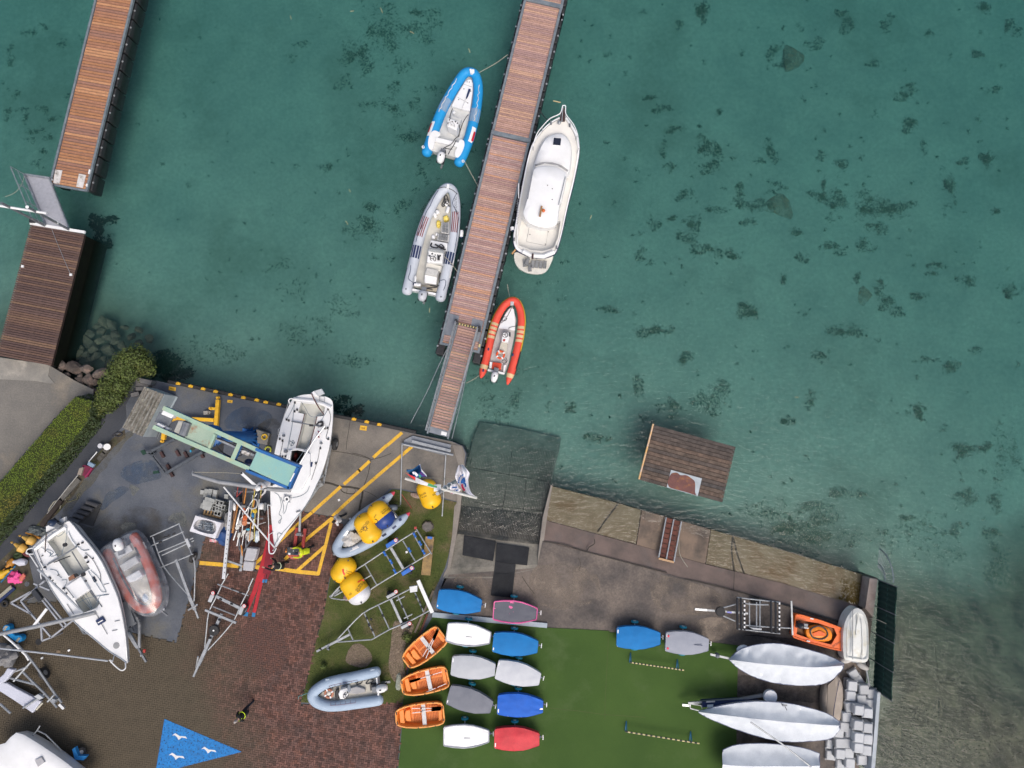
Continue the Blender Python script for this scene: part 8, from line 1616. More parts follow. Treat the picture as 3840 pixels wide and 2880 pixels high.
item('crumpled_sail', 'crumpled white sailcloth at the foot of the heap', 'sailcloth',860,900,.22,.28,.2,.6, tarp,16,.45); item('crumpled_sail', 'white cloth bundle beside the varnished timber in the heap', 'sailcloth',712,690,.11,.2,.18,.7, tarp,17,.4); item('tarpaulin', 'grey tarpaulin bundle left of the timber spars', 'tarpaulin',530,680,.24,.45,.35,.2, M('grey_bundle',(.30,.29,.28),.9,(.2,.2,.19),3, bump=.3, bs=8),18,.45); item('tarpaulin', 'crumpled dark blue tarpaulin beside the white tub', 'tarpaulin',455,890,.42,.48,.28,.0, M('blue_tarp',(.012,.06,.20),.6,(.01,.04,.14),3, bump=.4, bs=6),19,.5)
item('bottle_bag', 'clear bag of blue bottles at the heap edge', 'bag',975,925,.13,.30,.15,.5, M('bottle_blue',(.38,.5,.62),.3,(.6,.65,.7),8),20,.3); item('blue_cap', 'small cyan hat in the spar heap', 'hat',835,805,.12,.06,.1,.8, M('cyan_cap',(.10,.42,.55),.7),21)  # bottle bag, then a small blue cap
fender((1050,480),(1056,385), 'fat white fender standing against the keelboat side of the heap',.13,.8, white)
single('white_buoy', MB().ell(P(602,435,.8),(.09,.03,0),(-.04,.22,0),(0,0,.09),12,8),white, 'slim white float beside the ladder mast', 'float', smooth_=True)
for pts, lab in (([(735,830),(798,815),(780,880),(740,910),(715,945)], 'white oar blade near the sailcloth'),([(640,740),(695,735),(680,800),(640,820),(612,790)], 'cream dented oar blade below the timber spars'),([(665,870),(712,860),(695,940),(650,940)], 'pale grey oar blade at the heap foot'),([(810,690),(865,690),(855,720),(815,715)], 'white paddle head across the heap')): single('oar_blade', MB().pr(pts,.85,.81),M('blade_white',(.62,.62,.58),.6),lab, 'oar', bev=.01)  # loose oar blades and a paddle head, no shafts
single('grey_hoop', MB().tube(smooth(PL([(925,310),(970,330),(985,390),(960,450),(890,470),(830,430)],.9),4),.04,8),M('hoop_grey',(.45,.46,.46),.5), 'pale grey curved hose hoop on the heap', 'hose'); single('dark_crate', MB().pr([(575,285),(680,275),(690,370),(590,380)],.7,.1),M('crate_dark',(.04,.045,.055),.7), 'dark box at the head of the spar heap', 'box', bev=.02); single('tackle_box', MB().pr([(1085,370),(1130,370),(1125,500),(1080,500)],.75,.3),M('box_ribbed',(.16,.18,.2),.7), 'ribbed grey box beside the white fender', 'box', bev=.02); single('floats_box', MB().pr([(715,410),(790,415),(780,460),(712,455)],.85,.6),M('grey_lid',(.22,.22,.22)), 'grey lidded box in the spar heap', 'box', bev=.02)
item('gear_pile', 'dark tangle of gear beside the hollow blocks', 'gear',495,440,.2,.3,.3,.0, M('gear_dark',(.03,.035,.035),.8,(.2,.22,.22),7, lo=.55, hi=.7),22,.5)
view(650,1750, F7); lm=thing('ladder_mast', 'long white perforated mast section leaning across the spar heap', 'mast', P(640,860,.5)); part(lm, 'section', MB().bar(P(688,400,1.05),P(598,1328,.68),.16,.10),alu)
a_, b_=P(688,400,1.105),P(598,1328,.735)
for i in range(14): part(lm, 'hole', MB().box(a_.lerp(b_,.14 + .06 * i),(.02,0,0),(0,.03,0),(0,0,.004)),black)
part(lm, 'foot_section', MB().bar(P(690,400,1.12),P(680,520,1.08),.13,.04),steel)
cus=M('grey_cushion',(.42,.42,.44),.9,(.37,.37,.39),6, grain=.08)
single('cushion_block', MB().pr([(868,958),(995,972),(985,1030),(955,1122),(832,1112)],.95,.5),cus, 'large grey foam cushion on the rack drawbar', 'cushion', bev=.05); single('cushion_block', MB().pr([(832,1118),(960,1128),(938,1240),(818,1230)],.85,.5),cus, 'smaller grey foam cushion behind the large one on the drawbar', 'cushion', bev=.05)
tb_=thing('white_tub', 'white plastic tub full of tangled chain', 'tub', P(385,715,0)); To=PL([(262,580),(572,668),(492,855),(192,765)],.62); Ti=PL([(300,628),(495,668),(470,800),(245,735)],.62); mb=MB().holed(To,[smooth(Ti,3, True)]); mb.loft([[Vector((p.x, p.y,0)) for p in To], To], False); part(tb_, 'shell', mb, M('tub_white',(.68,.68,.72),.5)); part(tb_, 'well', MB().loft([[p - Z3 * .25 for p in smooth(Ti,3, True)], smooth(Ti,3, True)], False).add([p - Z3 * .25 for p in smooth(Ti,3, True)],[list(range(12))]),M('tub_inner',(.5,.5,.52)))
mb=MB(); q0_=sum(Ti, Vector()) / 4; pts=[]
rr=random.Random(5)
for i in range(240): u, v=rr.random(),rr.random(); pts.append(Ti[0].lerp(Ti[1],.08 + .84 * u).lerp(Ti[3].lerp(Ti[2],.08 + .84 * u),.1 + .8 * v) - Z3 * (.2 - .15 * rr.random()))
pts.sort(key=lambda p: round(p.x * 2) * 10 + p.y); single('chain', mb.tube(pts,.016,4),M('chain_zinc',(.42,.46,.50),.4,(.12,.15,.18),9, metal=.4), 'tangled galvanised chain heaped in the white tub', 'chain')
single('carton', MB().pr([(432,855),(515,868),(505,900),(428,888)],.15,.0),M('carton_print',(.55,.5,.5),.7,(.6,.1,.14),12, lo=.5, hi=.55), 'small red and white printed carton beside the tub', 'carton')
hb=M('grey_block',(.33,.34,.33),.9,(.27,.28,.27),4, grain=.15, ov=.15)
view(740,1800,320 / 1397)
for X, Y, z in ((85,200,.1),(160,180,.2),(225,180,.2),(302,197,.2),(138,245,.1),(208,248,.2),(290,265,.2),(478,268,.1)): single('paving_slab', MB().box(P(X, Y, z / 2),(.10,-.01,0),(.01,.11,0),(0,0, z / 2)),hb, 'square grey paving slab stacked near the block pallet', 'slab', 'paving slabs near the block pallet')
pt_=thing('pallet', 'wooden pallet under the hollow concrete blocks', 'pallet', P(240,480,0)); pw=M('pallet_wood',(.45,.30,.15),.8,(.36,.23,.11),4)
for i in range(6): x=105 + i * 52; part(pt_, 'board', MB().bar(P(x + 75,300 + i * 16,.12),P(x,570 + i * 12,.12),.08,.03),pw)
for y in (0,1): part(pt_, 'runner', MB().bar(P(100 + y * 40,550 - y * 200,.05),P(390 + y * 40,620 - y * 200,.05),.08,.1),pw)
for X, Y in ((200,325),(235,340),(170,375),(205,390),(130,430),(175,450)): single('concrete_slab', MB().box(P(X, Y,.3),(.19,-.05,0),(.03,.12,0),(0,0,.14 + random.uniform(-.02,.02))),hb, 'solid grey block on the pallet beside the hollow blocks', 'block', 'solid blocks on the pallet')
for X, Y in ((365,380),(300,355),(345,460),(300,480),(330,545),(395,440)):
 c=P(X, Y,.36 + random.uniform(-.015,.015)); u, v=Vector((.17,-.05,0)),Vector((.03,.13,0)); t_=thing('hollow_block', 'hollow concrete block with two square cells on the pallet', 'block', c - Z3 * .2, 'hollow blocks on the pallet'); O=[c - u - v, c + u - v, c + u + v, c - u + v]; hs_=[[c + u * a + v * b for a, b in ((-.85,-.7),(-.1,-.7),(-.1,.7),(-.85,.7))],[c + u * a + v * b for a, b in ((.1,-.7),(.85,-.7),(.85,.7),(.1,.7))]]
 mb=MB().holed(O, hs_); mb.loft([[p - Z3 * .2 for p in O], O], False); part(t_, 'shell', mb, hb)
 for h_ in hs_: part(t_, 'cell', MB().loft([[p - Z3 * .18 for p in h_], h_], False).add([p - Z3 * .18 for p in h_],[(0,1,2,3)]),M('cell_dark',(.04,.04,.045),.9))
view(650,1750, F7); rs=M('red_sling',(.42,.018,.03),.7,(.34,.015,.025),4, grain=.1); rs2=M('red_sling_dark',(.22,.018,.03),.8,(.17,.015,.028),4, grain=.1)
SLZ=[.05]
def sling(pts, wd_, m_, lab, end=None):
 t_=thing('lifting_sling', lab, 'sling', P(*pts[0],.05)); SLZ[0] += .006; part(t_, 'webbing', MB().strip(PL(pts, SLZ[0]),wd_),m_)
 if end: part(t_, 'blue_end', MB().strip(PL(end, SLZ[0] + .002),wd_),M('sling_blue',(.02,.18,.40),.7))
sling([(1165,690),(1110,950),(1050,1180),(960,1480),(885,1659),(865,1720)],.22, rs, 'red lifting sling laid flat across the paving beside the trailer',[(865,1720),(855,1770)]); sling([(1130,1000),(1080,1200),(1030,1420),(975,1659),(955,1730)],.17, rs, 'narrow red lifting sling laid flat toward the paving centre',[(955,1730),(948,1780)])
sling([(1180,760),(1150,960),(1130,1100),(1105,1270)],.40, rs2, 'wide dark red sling folded under the keelboat bow'); sling([(1095,1270),(1075,1340)],.10, rs2, 'dark red strap end with blue tip',[(1072,1335),(1062,1375)]); sling([(1130,1270),(1105,1340)],.10, rs2, 'dark red strap end with blue tip beside its twin',[(1105,1335),(1092,1375)])
pt2=thing('pallet_truck', 'red hand pallet truck carrying a black battery box', 'pallet truck', P(1470,900,0))
for a, b in (((1468,722),(1438,950)),((1562,735),(1535,955))): part(pt2, 'fork', MB().bar(P(*a,.22),P(*b,.22),.15,.1),redp); part(pt2, 'fork_tip', MB().bar(P(a[0], a[1] - 8,.2),P(a[0] - 2, a[1] + 18,.2),.14,.12),black)
part(pt2, 'chassis', MB().pr([(1340,1040),(1500,1050),(1545,980),(1560,1020),(1530,1070),(1460,1098),(1390,1095)],.3,.08),M('truck_orange',(.5,.1,.06),.5),bev=.03); part(pt2, 'battery_box', MB().pr([(1352,952),(1508,965),(1495,1055),(1335,1040)],.62,.2),M('box_slate',(.045,.055,.065),.6),bev=.02); part(pt2, 'handle', MB().tube([P(1340,980,.7),P(1335,1010,.9)],.04,6),orange); part(pt2, 'yoke', MB().tube([P(1450,805,.35),P(1540,815,.35)],.05,8),M('yoke_pink',(.5,.3,.3))); part(pt2, 'winch_head', MB().box(P(1495,800,.45),(.12,0,0),(0,.07,0),(0,0,.1)),steel); text(pt2, '2',(1415,1005),(1430,1003),.63, white, None,.06)
part(pt2, 'sticker', MB().pr([(1362,1022),(1388,1024),(1385,1045),(1360,1042)],.63,.61),white)
view(0,1550, F7)
pd2=thing('paint_drum', 'white plastic drum standing on the yard margin', 'drum', P(1265,395,0)); part(pd2, 'drum', MB().tube([P(1268,398,0),P(1268,398,.55)],.16,16),M('drum_white',(.62,.63,.68),.5),True); part(pd2, 'lid', MB().tube([P(1268,398,.55),P(1268,398,.6)],.165,16),white)
single('white_bucket', MB().lathe(P(1228,385,0),Z3,[(.10,0),(.13,.32),(.12,.33)],14),M('drum_white',(.62,.63,.68)), 'small white bucket touching the white drum', 'bucket', smooth_=True)
for X, Y in ((1180,530),(1215,485),(1240,450)): c=P(X, Y,.2); single('hollow_block', MB().box(c - Z3 * .1,(.08,.1,0),(-.09,.07,0),(0,0,.1)).box(c + Z3 * .002,(.03,.035,0),(-.03,.03,0),(0,0,.002)),M('dirty_block',(.09,.085,.075),.9), 'dirty hollow block in the row behind the white drum', 'block', 'dirty blocks behind the drum')
cart=thing('tool_cart', 'dark red tool cart standing on the margin', 'cart', P(1010,690,0)); part(cart, 'tray', MB().pr([(985,610),(1100,640),(1030,755),(925,720)],.5,.35),M('cart_red',(.16,.015,.05),.6)); part(cart, 'rail', MB().tube(PL([(1090,650),(1010,760)],.62),.05,6),M('cart_red2',(.28,.02,.08),.6)); part(cart, 'toolbox', MB().pr([(940,650),(985,640),(960,735),(915,725)],.62,.4),M('tool_tan',(.28,.24,.2),.7)); part(cart, 'leg', MB().tube([P(940,730,.35),P(940,730,0)],.03,5).tube([P(1080,650,.35),P(1080,650,0)],.03,5),black)
single('crate', MB().pr([(1045,570),(1118,605),(1095,645),(1030,610)],.65,.5),M('crate_blue_grey',(.22,.32,.42),.6), 'pale blue box on the tool cart end', 'box', bev=.02)
single('white_pipe', MB().tube(PL([(1150,455),(1050,575)],.3),.025,6),white, 'short white pipe leaning behind the tool cart', 'pipe'); single('grey_pipe', MB().tube([P(925,730,.25),P(800,880,.2),P(690,1020,.15),P(560,1190,.12)],.025,6),M('pipe_grey',(.4,.4,.38)), 'long pale pipe along the margin below the tool cart', 'pipe'); single('margin_sleeper', MB().bar(P(940,780,.08),P(740,1010,.08),.25,.16),M('lichen_sleeper',(.16,.155,.14),.95,(.10,.095,.085),5), 'lichen spotted concrete sleeper on the margin', 'sleeper'); single('margin_sleeper', MB().bar(P(730,1030,.1),P(500,1330,.1),.22,.2),M('dark_beam2',(.045,.035,.03),.9), 'dark timber sleeper on the margin behind the left keelboat', 'sleeper')
single('rope_loop', MB().rope(PL([(780,1020),(700,1030),(640,1050),(590,1120),(575,1160),(600,1160),(640,1080),(690,1030),(720,1060),(710,1130)],.05),.028),rope_m, 'loops of pale rope lying on the margin', 'rope'); single('rope_loop', MB().rope(PL([(790,970),(820,960),(820,990),(780,1010),(800,1050),(870,1030),(920,1010),(910,970),(940,950),(930,980)],.04),.02),M('rope_olive',(.2,.19,.11),.9), 'olive rope tangle near the drums', 'rope')
for q, lab in (((1390,250), 'folded dark net by the winch hut'),((830,520), 'dark hose loop on the driveway')): single('dark_net', MB().rope([P(q[0] - 60, q[1] + 20,.05),P(q[0], q[1] - 20,.1),P(q[0] + 60, q[1] - 10,.06),P(q[0] + 20, q[1] + 25,.08),P(q[0] - 40, q[1] + 10,.05)],.03),rope_dk, lab, 'net')
dp=thing('sleeper_pallet', 'dark pallet carrying round timber sleepers on the yard floor', 'pallet', P(1000,1200,0)); part(dp, 'base', MB().pr([(1030,1040),(1200,1075),(1095,1340),(830,1260)],.08,0),M('pallet_dark',(.06,.06,.06),.9)); slm=M('sleeper_grey',(.085,.085,.09),.85,(.06,.06,.065),4, ov=.2)
for a, b in (((1030,1052),(1165,1095)),((980,1105),(1105,1145)),((925,1155),(1055,1195)),((875,1200),(1000,1240)),((820,1250),(945,1290))): part(dp, 'sleeper', MB().tube([P(*a,.2),P(*b,.2)],.11,10),slm, True)
item2=lambda *a: blob(*a); view(0,1990,320 / 1770)
def cone_buoy(X, Y, ex, ey, lab, m, R=.24):
 c, e=P(X, Y,.3),P(ex, ey,.35); d=(e - c); L_=d.length; d.normalize(); t_=thing('mooring_buoy', lab, 'buoy', c - Z3 * .3); part(t_, 'body', MB().lathe(c - d * .3, d,[(.12,0),(R * .8,.05),(R,.3),(R * .55, L_ * .75 + .05),(.06, L_ + .2)],20),m, True); part(t_, 'eye', ring(MB(),e + d * .04,.05,.025,(d.y,-d.x,.3),10,5),m)
cyel=M('buoy_straw',(.62,.38,.09),.5,(.55,.32,.07),2); corg=M('buoy_amber',(.45,.2,.03),.5)
cone_buoy(610,190,430,110, 'straw yellow conical mooring buoy nearer the keelboat transom', cyel); cone_buoy(425,345,262,250, 'straw yellow conical mooring buoy nearer the driveway', cyel); cone_buoy(200,690,95,790, 'amber conical mooring buoy behind the white float', corg,.2); cone_buoy(420,650,170,640, 'white conical float wrapped with dark line', M('float_white',(.55,.57,.66),.5),.2); cone_buoy(40,900,230,800, 'bright yellow conical buoy beside the pink sheet', M('buoy_lemon',(.70,.42,.02),.5),.24)
single('orange_pipe', MB().tube(PL([(545,40),(640,70),(830,155)],.15),.06,8),corg, 'rusty orange pipe behind the mooring buoys', 'pipe'); blob('pink_sheet', 'crumpled bright pink sheet on the yard margin', 'sheet',330,985,.42,.30,.22,.02, M('pink_cloth',(.80,.10,.32),.8,(.70,.08,.28),3, bump=.4, bs=6),31,26,.5); single('vest', MB().pr([(400,960),(480,880),(520,940),(440,1060),(390,1060)],.32,.2),M('vest_coral',(.60,.16,.12),.8), 'coral life vest with grey band on the pink sheet', 'life vest', bev=.03)
single('blue_oar', MB().tube(PL([(320,730),(170,900),(20,1070)],.3),.035,6),M('oar_blue',(.02,.14,.32),.5), 'blue pole behind the pink sheet', 'pole'); single('pale_plank', MB().bar(P(240,1160,.15),P(-40,1400,.15),.16,.06),M('plank_pale',(.34,.33,.26),.9), 'pale mossy plank below the pink sheet', 'plank'); single('blue_plank', MB().bar(P(300,1180,.08),P(-40,1480,.08),.2,.1),navy, 'dark blue plank beside the pale mossy plank', 'plank'); single('tyre', ring(MB(),P(100,1510,.12),.14,.06, Z3,18,8),rubber, 'old black tyre near the blue plank', 'tyre', smooth_=True); item('weed_bundle', 'dark weeds and line beside the mooring buoys', 'weeds',420,520,.3,.25,.2,.0, leafd,33,.5); single('maroon_float', MB().ell(P(540,480,.2),(.22,-.15,0),(.06,.1,0),(0,0,.12),12,8),M('maroon',(.12,.03,.035),.6), 'maroon float under the keelboat stern rail', 'float', smooth_=True); item('net_pile', 'grey tangle of netting behind the left keelboat transom', 'net',780,15,.45,.28,.25,.0, M('net_grey',(.07,.085,.09),.9,(.2,.22,.22),12, lo=.5, hi=.7),34,.5)
view(0,1900, F7); sf=thing('boat_stand', 'galvanised tubular boat stand with black pad beside the left keelboat', 'stand', P(450,1200,0)); gt=M('stand_galv',(.40,.42,.46),.5, metal=.3)
for a, b in (((250,1115),(530,880)),((250,1120),(375,1275)),((375,1275),(610,1550)),((610,1550),(870,1345)),((500,1100),(760,1435)),((530,1080),(790,1400)),((130,1140),(370,1270)),((130,1140),(360,1010)),((400,910),(590,990)),((500,1590),(610,1550)),((500,1590),(490,1430))): part(sf, 'tube', MB().bar(P(*a,.85),P(*b,.85),.075,.075),gt)
for q in ((250,1118),(610,1550),(530,880),(870,1345)): c=P(*q,.85); part(sf, 'leg', MB().tube([c, Vector((c.x, c.y,0))],.04,6),gt)
part(sf, 'pad', MB().pr([(360,1010),(410,975),(495,1085),(455,1130)],1.1,.9),M('pad_black',(.035,.04,.05),.8),bev=.03); single('drain_cover', MB().lathe(P(458,1602,.035),Z3,[(.16,0),(.16,.012)],18),black, 'round dark drain cover in the paving', 'drain'); single('drain_cover', MB().lathe(P(320,915,.0),Z3,[(.13,0),(.13,.012)],18),steel, 'round grey drain cover beside the pink sheet', 'drain')
view(0,2320,360 / 1614)
bt=trailer('heavy galvanised keelboat trailer with a black wheel on the dark paving',[[(290,430),(480,640),(640,850)],[(770,1040),(900,1230),(1040,1410)],[(640,850),(770,1040)],[(380,890),(570,1080),(760,1265),(960,1490)],[(530,715),(230,1050)],[(180,910),(470,810)],[(150,990),(590,1105)],[(920,1270),(800,1395)],[(760,1260),(390,1500)],[(0,1430),(180,1590)]],.6,[(740,920,(1,.6,0),.32)],[], r=.055)
part(bt, 'coupling', MB().bar(P(1000,1430,.55),P(1080,1510,.5),.12,.12),alu); part(bt, 'winch', MB().box(P(920,1370,.75),(.09,-.03,0),(.03,.09,0),(0,0,.12)),galv); part(bt, 'plate_box', MB().pr([(570,1310),(640,1270),(730,1335),(660,1365)],.75,.6),gl_)
single('keel_fin', MB().pr([(-60,1080),(110,1080),(300,1190),(690,1392),(545,1592),(300,1420),(-60,1190)],.5,.3),M('fin_white',(.52,.54,.62),.5,(.45,.47,.55),1), 'broad pale keel fin lying on the trailer frame', 'keel', bev=.04); single('ivory_batten', MB().tube(PL([(610,1530),(720,1410)],.45),.05,6),M('edge_ivory',(.5,.48,.4)), 'ivory batten at the keel fin end', 'batten')
single('white_cowling', MB().pr([(-40,1110),(-30,1010),(60,930),(120,830),(235,862),(180,940),(90,1050),(10,1105)],.95,.7),M('fin_white',(.52,.54,.62)), 'curved white cowling above the keel fin', 'cowling', bev=.05); blob('grey_tarpaulin', 'crumpled grey tarpaulin draped on the trailer beside blue seats', 'tarpaulin',140,600,.60,.52,.7,.55, M('tarp_charcoal',(.22,.22,.225),.9,(.15,.15,.155),3, bump=.4, bs=6),41,30,.45)
bs_=thing('blue_float', 'bright blue plastic float with pale tread pads', 'float', P(190,270,0)); part(bs_, 'body', MB().prism(smooth(PL([(40,190),(80,110),(150,120),(170,200),(250,280),(330,280),(370,330),(330,400),(260,390),(130,290)],.45),3, True),.1),M('float_azure',(.01,.27,.62),.5),bev=.04); part(bs_, 'tread', MB().pr([(45,180),(90,120),(135,130),(80,205)],.47,.44),M('tread_tan',(.36,.34,.3),.9)); part(bs_, 'tread', MB().pr([(255,375),(310,315),(345,325),(295,400)],.47,.44),M('tread_tan',(.36,.34,.3)))
single('white_tube', MB().tube(PL([(60,270),(200,390),(330,512)],1.2),.05,8),white, 'white tube lying over the blue float', 'tube'); single('white_tube', MB().tube(PL([(370,555),(430,610),(482,700)],1.0),.045,8),white, 'bent white tube end beside the grey tarpaulin', 'tube')
for q, m_, lab in (((708,662),white, 'white shell of litter by the thin pole'),((1162,532),white, 'small white cube of litter on the paving')): single('litter', MB().box(P(*q,.06),(.05,.03,0),(-.02,.04,0),(0,0,.03)),m_, lab, 'litter')
single('rag', MB().ell(P(980,550,.05),(.12,0,0),(0,.09,0),(0,0,.03),10,6),M('rag_tan',(.2,.15,.1),.9), 'brown rag on the paving', 'rag')
view(0,2660,900 / 2212); k3=thing('covered_hull', 'white boat hull under grey tarp at the yard corner', 'boat', P(250,480,0)); ho=smooth(PL([(150,215),(290,275),(430,365),(560,455),(690,555),(820,680),(700,800),(300,760),(-60,700),(-80,380),(50,310)],1.3),2, True); c_=sum(ho, Vector()) / len(ho)
part(k3, 'hull', MB().loft([[c_ + (p - c_) * .5 - Z3 * 1.1 for p in ho],[c_ + (p - c_) * .9 - Z3 * .6 for p in ho], ho,[c_ + (p - c_) * .9 + Z3 * .08 for p in ho],[c_ + (p - c_) * .4 + Z3 * .15 for p in ho]]),white, True); part(k3, 'mudguard', MB().pr([(665,370),(690,350),(720,430),(800,430),(770,470),(690,465)],.6,.4),M('guard_azure',(.02,.22,.55),.5)); wheel(k3, P(745,395,.3),(1,.3,1),.24,.16); part(k3, 'frame', MB().tube(PL([(280,270),(345,190),(370,150)],1.0),.03,6).tube(PL([(345,195),(420,230),(560,370)],.9),.03,6),galv); part(k3, 'motor_pad', MB().pr([(320,470),(380,440),(410,490),(350,530)],1.52,1.3),M('pad_grey',(.4,.4,.42)))
pn=thing('painted_pennant', 'blue pennant with white gull shapes painted on the brick paving', 'painted mark', P(1700,400,.04)); part(pn, 'field', MB().add(PL([(1515,88),(2230,392),(1600,552),(1430,600)],.047),[(3,2,1,0)]),M('paint_azure',(.01,.20,.55),.7,(.012,.17,.48),2, grain=.1, c3=(.02,.13,.33),s3=5, alpha=(10,.25,.5,.95)))
for dx, dy, s_ in ((1585,220,1),(1555,400,1.05),(1855,345,1)): part(pn, 'gull', MB().add(PL([(dx + q[0] * s_, dy + q[1] * s_) for q in ((0,22),(30,0),(70,26),(125,30),(140,50),(90,40),(60,62),(50,40),(25,18))],.051),[list(range(9))[::-1]]),M('paint_white',(.7,.7,.7),.7))
view(1150,1700, F7)
for X, Y, lab in ((383,553, 'white paper scrap on the quay concrete'),(515,777, 'tiny white paper scrap by the inflatable bow'),(1185,1170, 'crushed clear bottle on the lawn inside the trailer')): single('paper_scrap', MB().box(P(X, Y,.05),(.05,.02,0),(-.02,.05,0),(0,0,.006)),white, lab, 'litter')
single('red_stick', MB().tube(PL([(1125,485),(1230,630),(1243,655)],.06),.018,5),M('stick_red',(.35,.06,.05)), 'thin red stick lying on the lawn', 'stick'); single('rubble', MB().ell(P(1290,500,.05),(.28,-.1,0),(.05,.12,0),(0,0,.08),12,6),M('rubble_brick',(.22,.13,.10),.9,(.35,.3,.26),9), 'small heap of brick rubble by the yellow buoy', 'rubble')
view(1100,2100, F7); item('rope_heap', 'pale green tangled rope on the gravel beside the orange boats', 'rope',1250,1450,.16,.42,.12,.04, M('rope_sage',(.32,.35,.3),.9,(.2,.22,.18),14),51,.4); item('purple_cloth', 'mauve cloth crumpled under the white ended buoy', 'cloth',645,430,.22,.2,.15,.05, M('mauve',(.25,.16,.17),.9),52,.4); single('timber_edge', MB().bar(P(1660,360,.06),P(1440,860,.06),.10,.10),M('edge_timber',(.16,.13,.10),.9), 'grey timber edging along the lawn beside the turf', 'edging'); single('brick_edge', MB().bar(P(1590,640,.05),P(1335,1300,.05),.09,.10),M('rust_edge',(.13,.05,.035),.9), 'rusty steel edging along the turf', 'edging')
SKIN=M('skin',(.45,.27,.20),.6,(.42,.25,.18),6, grain=.04)
def person(feet, face, lab, top, legs, hair, lean=.15, armL=(.35,.25),armR=(.35,.25),stride=.18, vest=None, hat=None, z0=0., shoes=black, crouch=0.):
 """one skinned figure; face=heading angle, lean in radians, arm=(forward, bend)"""
 f=Vector((math.cos(face),math.sin(face),0)); r_=Vector((f.y,-f.x,0)); F0=Vector((feet.x, feet.y, z0)); hipz=.92 - crouch
 hip=F0 + Z3 * hipz - f * (.10 * math.sin(lean)); up=(Z3 * math.cos(lean) + f * math.sin(lean)).normalized()
 V=[]; E=[]; R=[]; S=[]
 def v(p, rr, seg): V.append(p); R.append(rr); S.append(seg); return len(V) - 1
 def e(a, b): E.append((a, b)); return b
 pv_=v(hip,(.155,.12),1); a=e(pv_, v(hip + up * .18,(.15,.115),0)); ch=e(a, v(hip + up * .38,(.18,.125),0)); sh_=e(ch, v(hip + up * .50,(.13,.10),0)); nk=e(sh_, v(hip + up * .58,(.06,.06),3)); hd=e(nk, v(hip + up * .66 + f * .03,(.085,.095),3)); tp=e(hd, v(hip + up * .78 + f * .03,(.08,.095),3)); e(tp, v(hip + up * .85 + f * .02,(.05,.06),3))
 for sg, st_, arm in ((-1, stride, armL),(1,-stride, armR)):
  hp=e(pv_, v(hip + r_ * sg * .10 - Z3 * .06,(.10,.105),1)); kn=e(hp, v(F0 + r_ * sg * .11 + f * (st_ * .5 + .06 + crouch * .5) + Z3 * (hipz * .53),(.068,.068),1)); an=e(kn, v(F0 + r_ * sg * .11 + f * st_ + Z3 * .10,(.05,.05),1)); ft=e(an, v(F0 + r_ * sg * .12 + f * (st_ + .06) + Z3 * .05,(.05,.045),2)); e(ft, v(F0 + r_ * sg * .13 + f * (st_ + .19) + Z3 * .04,(.042,.035),2))
  s0=e(sh_, v(hip + up * .47 + r_ * sg * .19,(.065,.065),0)); el=e(s0, v(hip + up * .47 + r_ * sg * .25 + (f * math.sin(arm[0]) - Z3 * math.cos(arm[0])) * .29,(.052,.052),0)); d2=(f * math.sin(arm[0] + arm[1]) - Z3 * math.cos(arm[0] + arm[1])); wr=e(el, v(V[el] + d2 * .25 - r_ * sg * .02,(.036,.036),0)); pm2=e(wr, v(V[wr] + d2 * .07,(.038,.022),4))
  for k in range(4): b=V[pm2] + d2 * .045 + r_ * (k - 1.5) * .019; kx=e(pm2, v(b,(.0095,) * 2,4)); e(kx, v(b + d2 * (.05 - abs(k - 1.4) * .007) + f * .015,(.008,) * 2,4))
  e(wr, v(V[wr] + d2 * .05 - r_ * sg * .045,(.010,) * 2,4))
 me=bpy.data.meshes.new('person'); o3=F0; me.from_pydata([p - o3 for p in V], E,[]); o=bpy.data.objects.new('person', me); C.objects.link(o); md=o.modifiers.new('skin', 'SKIN')
 for i, q in enumerate(me.skin_vertices[0].data): q.radius=R[i]; q.use_root=(i == 0)
 ss=o.modifiers.new('sub', 'SUBSURF'); ss.levels=ss.render_levels=1
 dg=bpy.context.evaluated_depsgraph_get(); ev=o.evaluated_get(dg); m2=bpy.data.meshes.new_from_object(ev); o.modifiers.clear(); o.data=m2; o.location=o3
 m2.materials.clear()
 for m_ in (top, legs, shoes, SKIN, SKIN, hair): m2.materials.append(m_)
 headc=hip + up * .75 + f * .03 - o3
 for pg in m2.polygons:
  c=pg.center; best=(9,0)
  for a, b in E:
   A, B=V[a] - o3, V[b] - o3; ab=B - A; t_=max(0, min(1,(c - A).dot(ab) / max(1e-9, ab.length_squared))); d=(c - A - ab * t_).length - .5 * (R[a][0] * (1 - t_) + R[b][0] * t_); best=min(best,(d, S[b]))
  k=best[1]
  if k == 3 and ((c - headc).dot(up) > .03 or (c - headc).dot(f) < -.01) and (c - headc).dot(up) > -.09: k=5
  pg.material_index=k; pg.use_smooth=True
 tag(o, lab, 'person'); WPOS[o.name]=o3
 hc=hip + up * .73 + f * .12; part(o, 'nose', MB().ell(hc - up * .02, f * .022, r_ * .014, up * .022,6,5),SKIN, True)
 for sg in (-1,1): part(o, 'ear', MB().ell(hip + up * .72 + f * .02 + r_ * sg * .088, f * .018, r_ * .01, up * .03,6,5),SKIN, True); part(o, 'eye', MB().ell(hc + up * .02 + r_ * sg * .03 - f * .008, f * .008, r_ * .012, up * .006,6,4),black)
 part(o, 'mouth', MB().ell(hc - up * .065 - f * .012, f * .008, r_ * .022, up * .005,6,4),M('lip',(.35,.12,.1)))
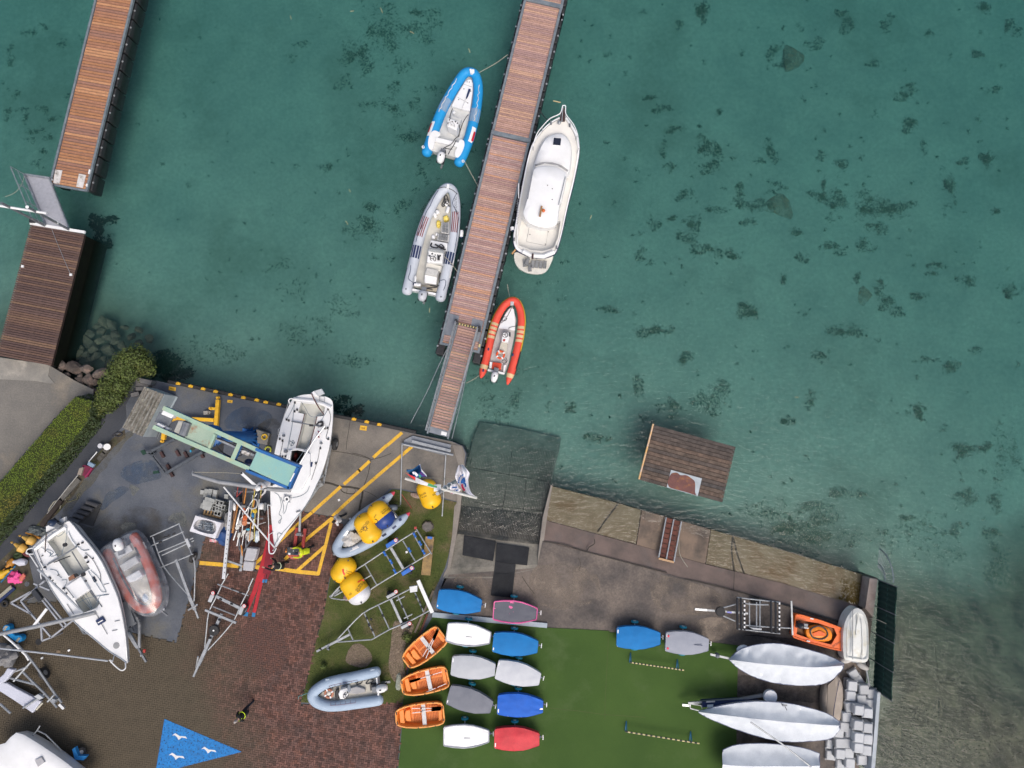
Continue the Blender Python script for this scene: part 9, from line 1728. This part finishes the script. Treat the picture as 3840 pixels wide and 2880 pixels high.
 if hat: part(o, 'helmet', MB().ell(hip + up * .79 + f * .025, f * .125, r_ * .11, up * .09,14,8).ell(hip + up * .76 + f * .09, f * .1, r_ * .09, up * .012,12,4),hat, True)
 if vest:
  for sg in (-1,1): part(o, 'vest_strap', MB().tube([hip + up * .5 + r_ * sg * .10 - f * .10, hip + up * .545 + r_ * sg * .10, hip + up * .45 + r_ * sg * .10 + f * .13],.022,5),vest)
  part(o, 'vest_band', MB().tube([hip + up * .28 + (f * math.cos(a) * .145 + r_ * math.sin(a) * .185) for a in [2 * math.pi * k / 16 for k in range(17)]],.02,5),vest)
 return o
def heading(a, b, z=0): d=P(*b, z) - P(*a, z); return math.atan2(d.y, d.x)
hiv=M('hi_vis_jacket',(.55,.62,.015),.8,(.45,.52,.012),5); drk=M('dark_trousers',(.02,.024,.035),.85); hbk=M('dark_hair',(.015,.013,.012),.8); blk=M('black_jacket',(.012,.013,.015),.8); wjk=M('white_jacket',(.55,.55,.56),.85,(.47,.47,.49),5)
view(650,1750, F7)
person(P(1650,965,0),heading((1650,960),(1520,975)), 'person in yellow hi-vis jacket leaning over the pallet truck box', hiv, drk, M('navy_cap',(.02,.03,.07)),.55,(.9,.3),(.9,.3),.12)
person(P(1335,1150,0),heading((1340,1160),(1225,1130)), 'person in black with a reflective harness crouching near the red slings', blk, blk, M('black_cap',(.01,.01,.012)),.6,(1.2,.2),(.6,.3),.15, M('harness_green',(.55,.65,.45),.6),crouch=.25)
person(P(2020,600,0),heading((2020,600),(1925,640)), 'person in white jacket and dark trousers walking beside the yellow line', wjk, drk, hbk,.12,(.25,.2),(-.2,.3),.22)
view(); person(P(1032,1806, DZ),heading((1030,1800),(1000,1830)), 'person in white with a white helmet standing on the keelboat deck', wjk, drk, hbk,.45,(.8,.3),(.8,.3),.05, hat=white, z0=DZ + .02)
person(P(945,2645,0),heading((940,2640),(905,2672)), 'person in black with a hi-vis patch walking on the red paving', blk, drk, M('grey_hair',(.35,.32,.3)),.35,(.3,.4),(.1,.4),.28, M('patch_lime',(.55,.75,.02),.7))
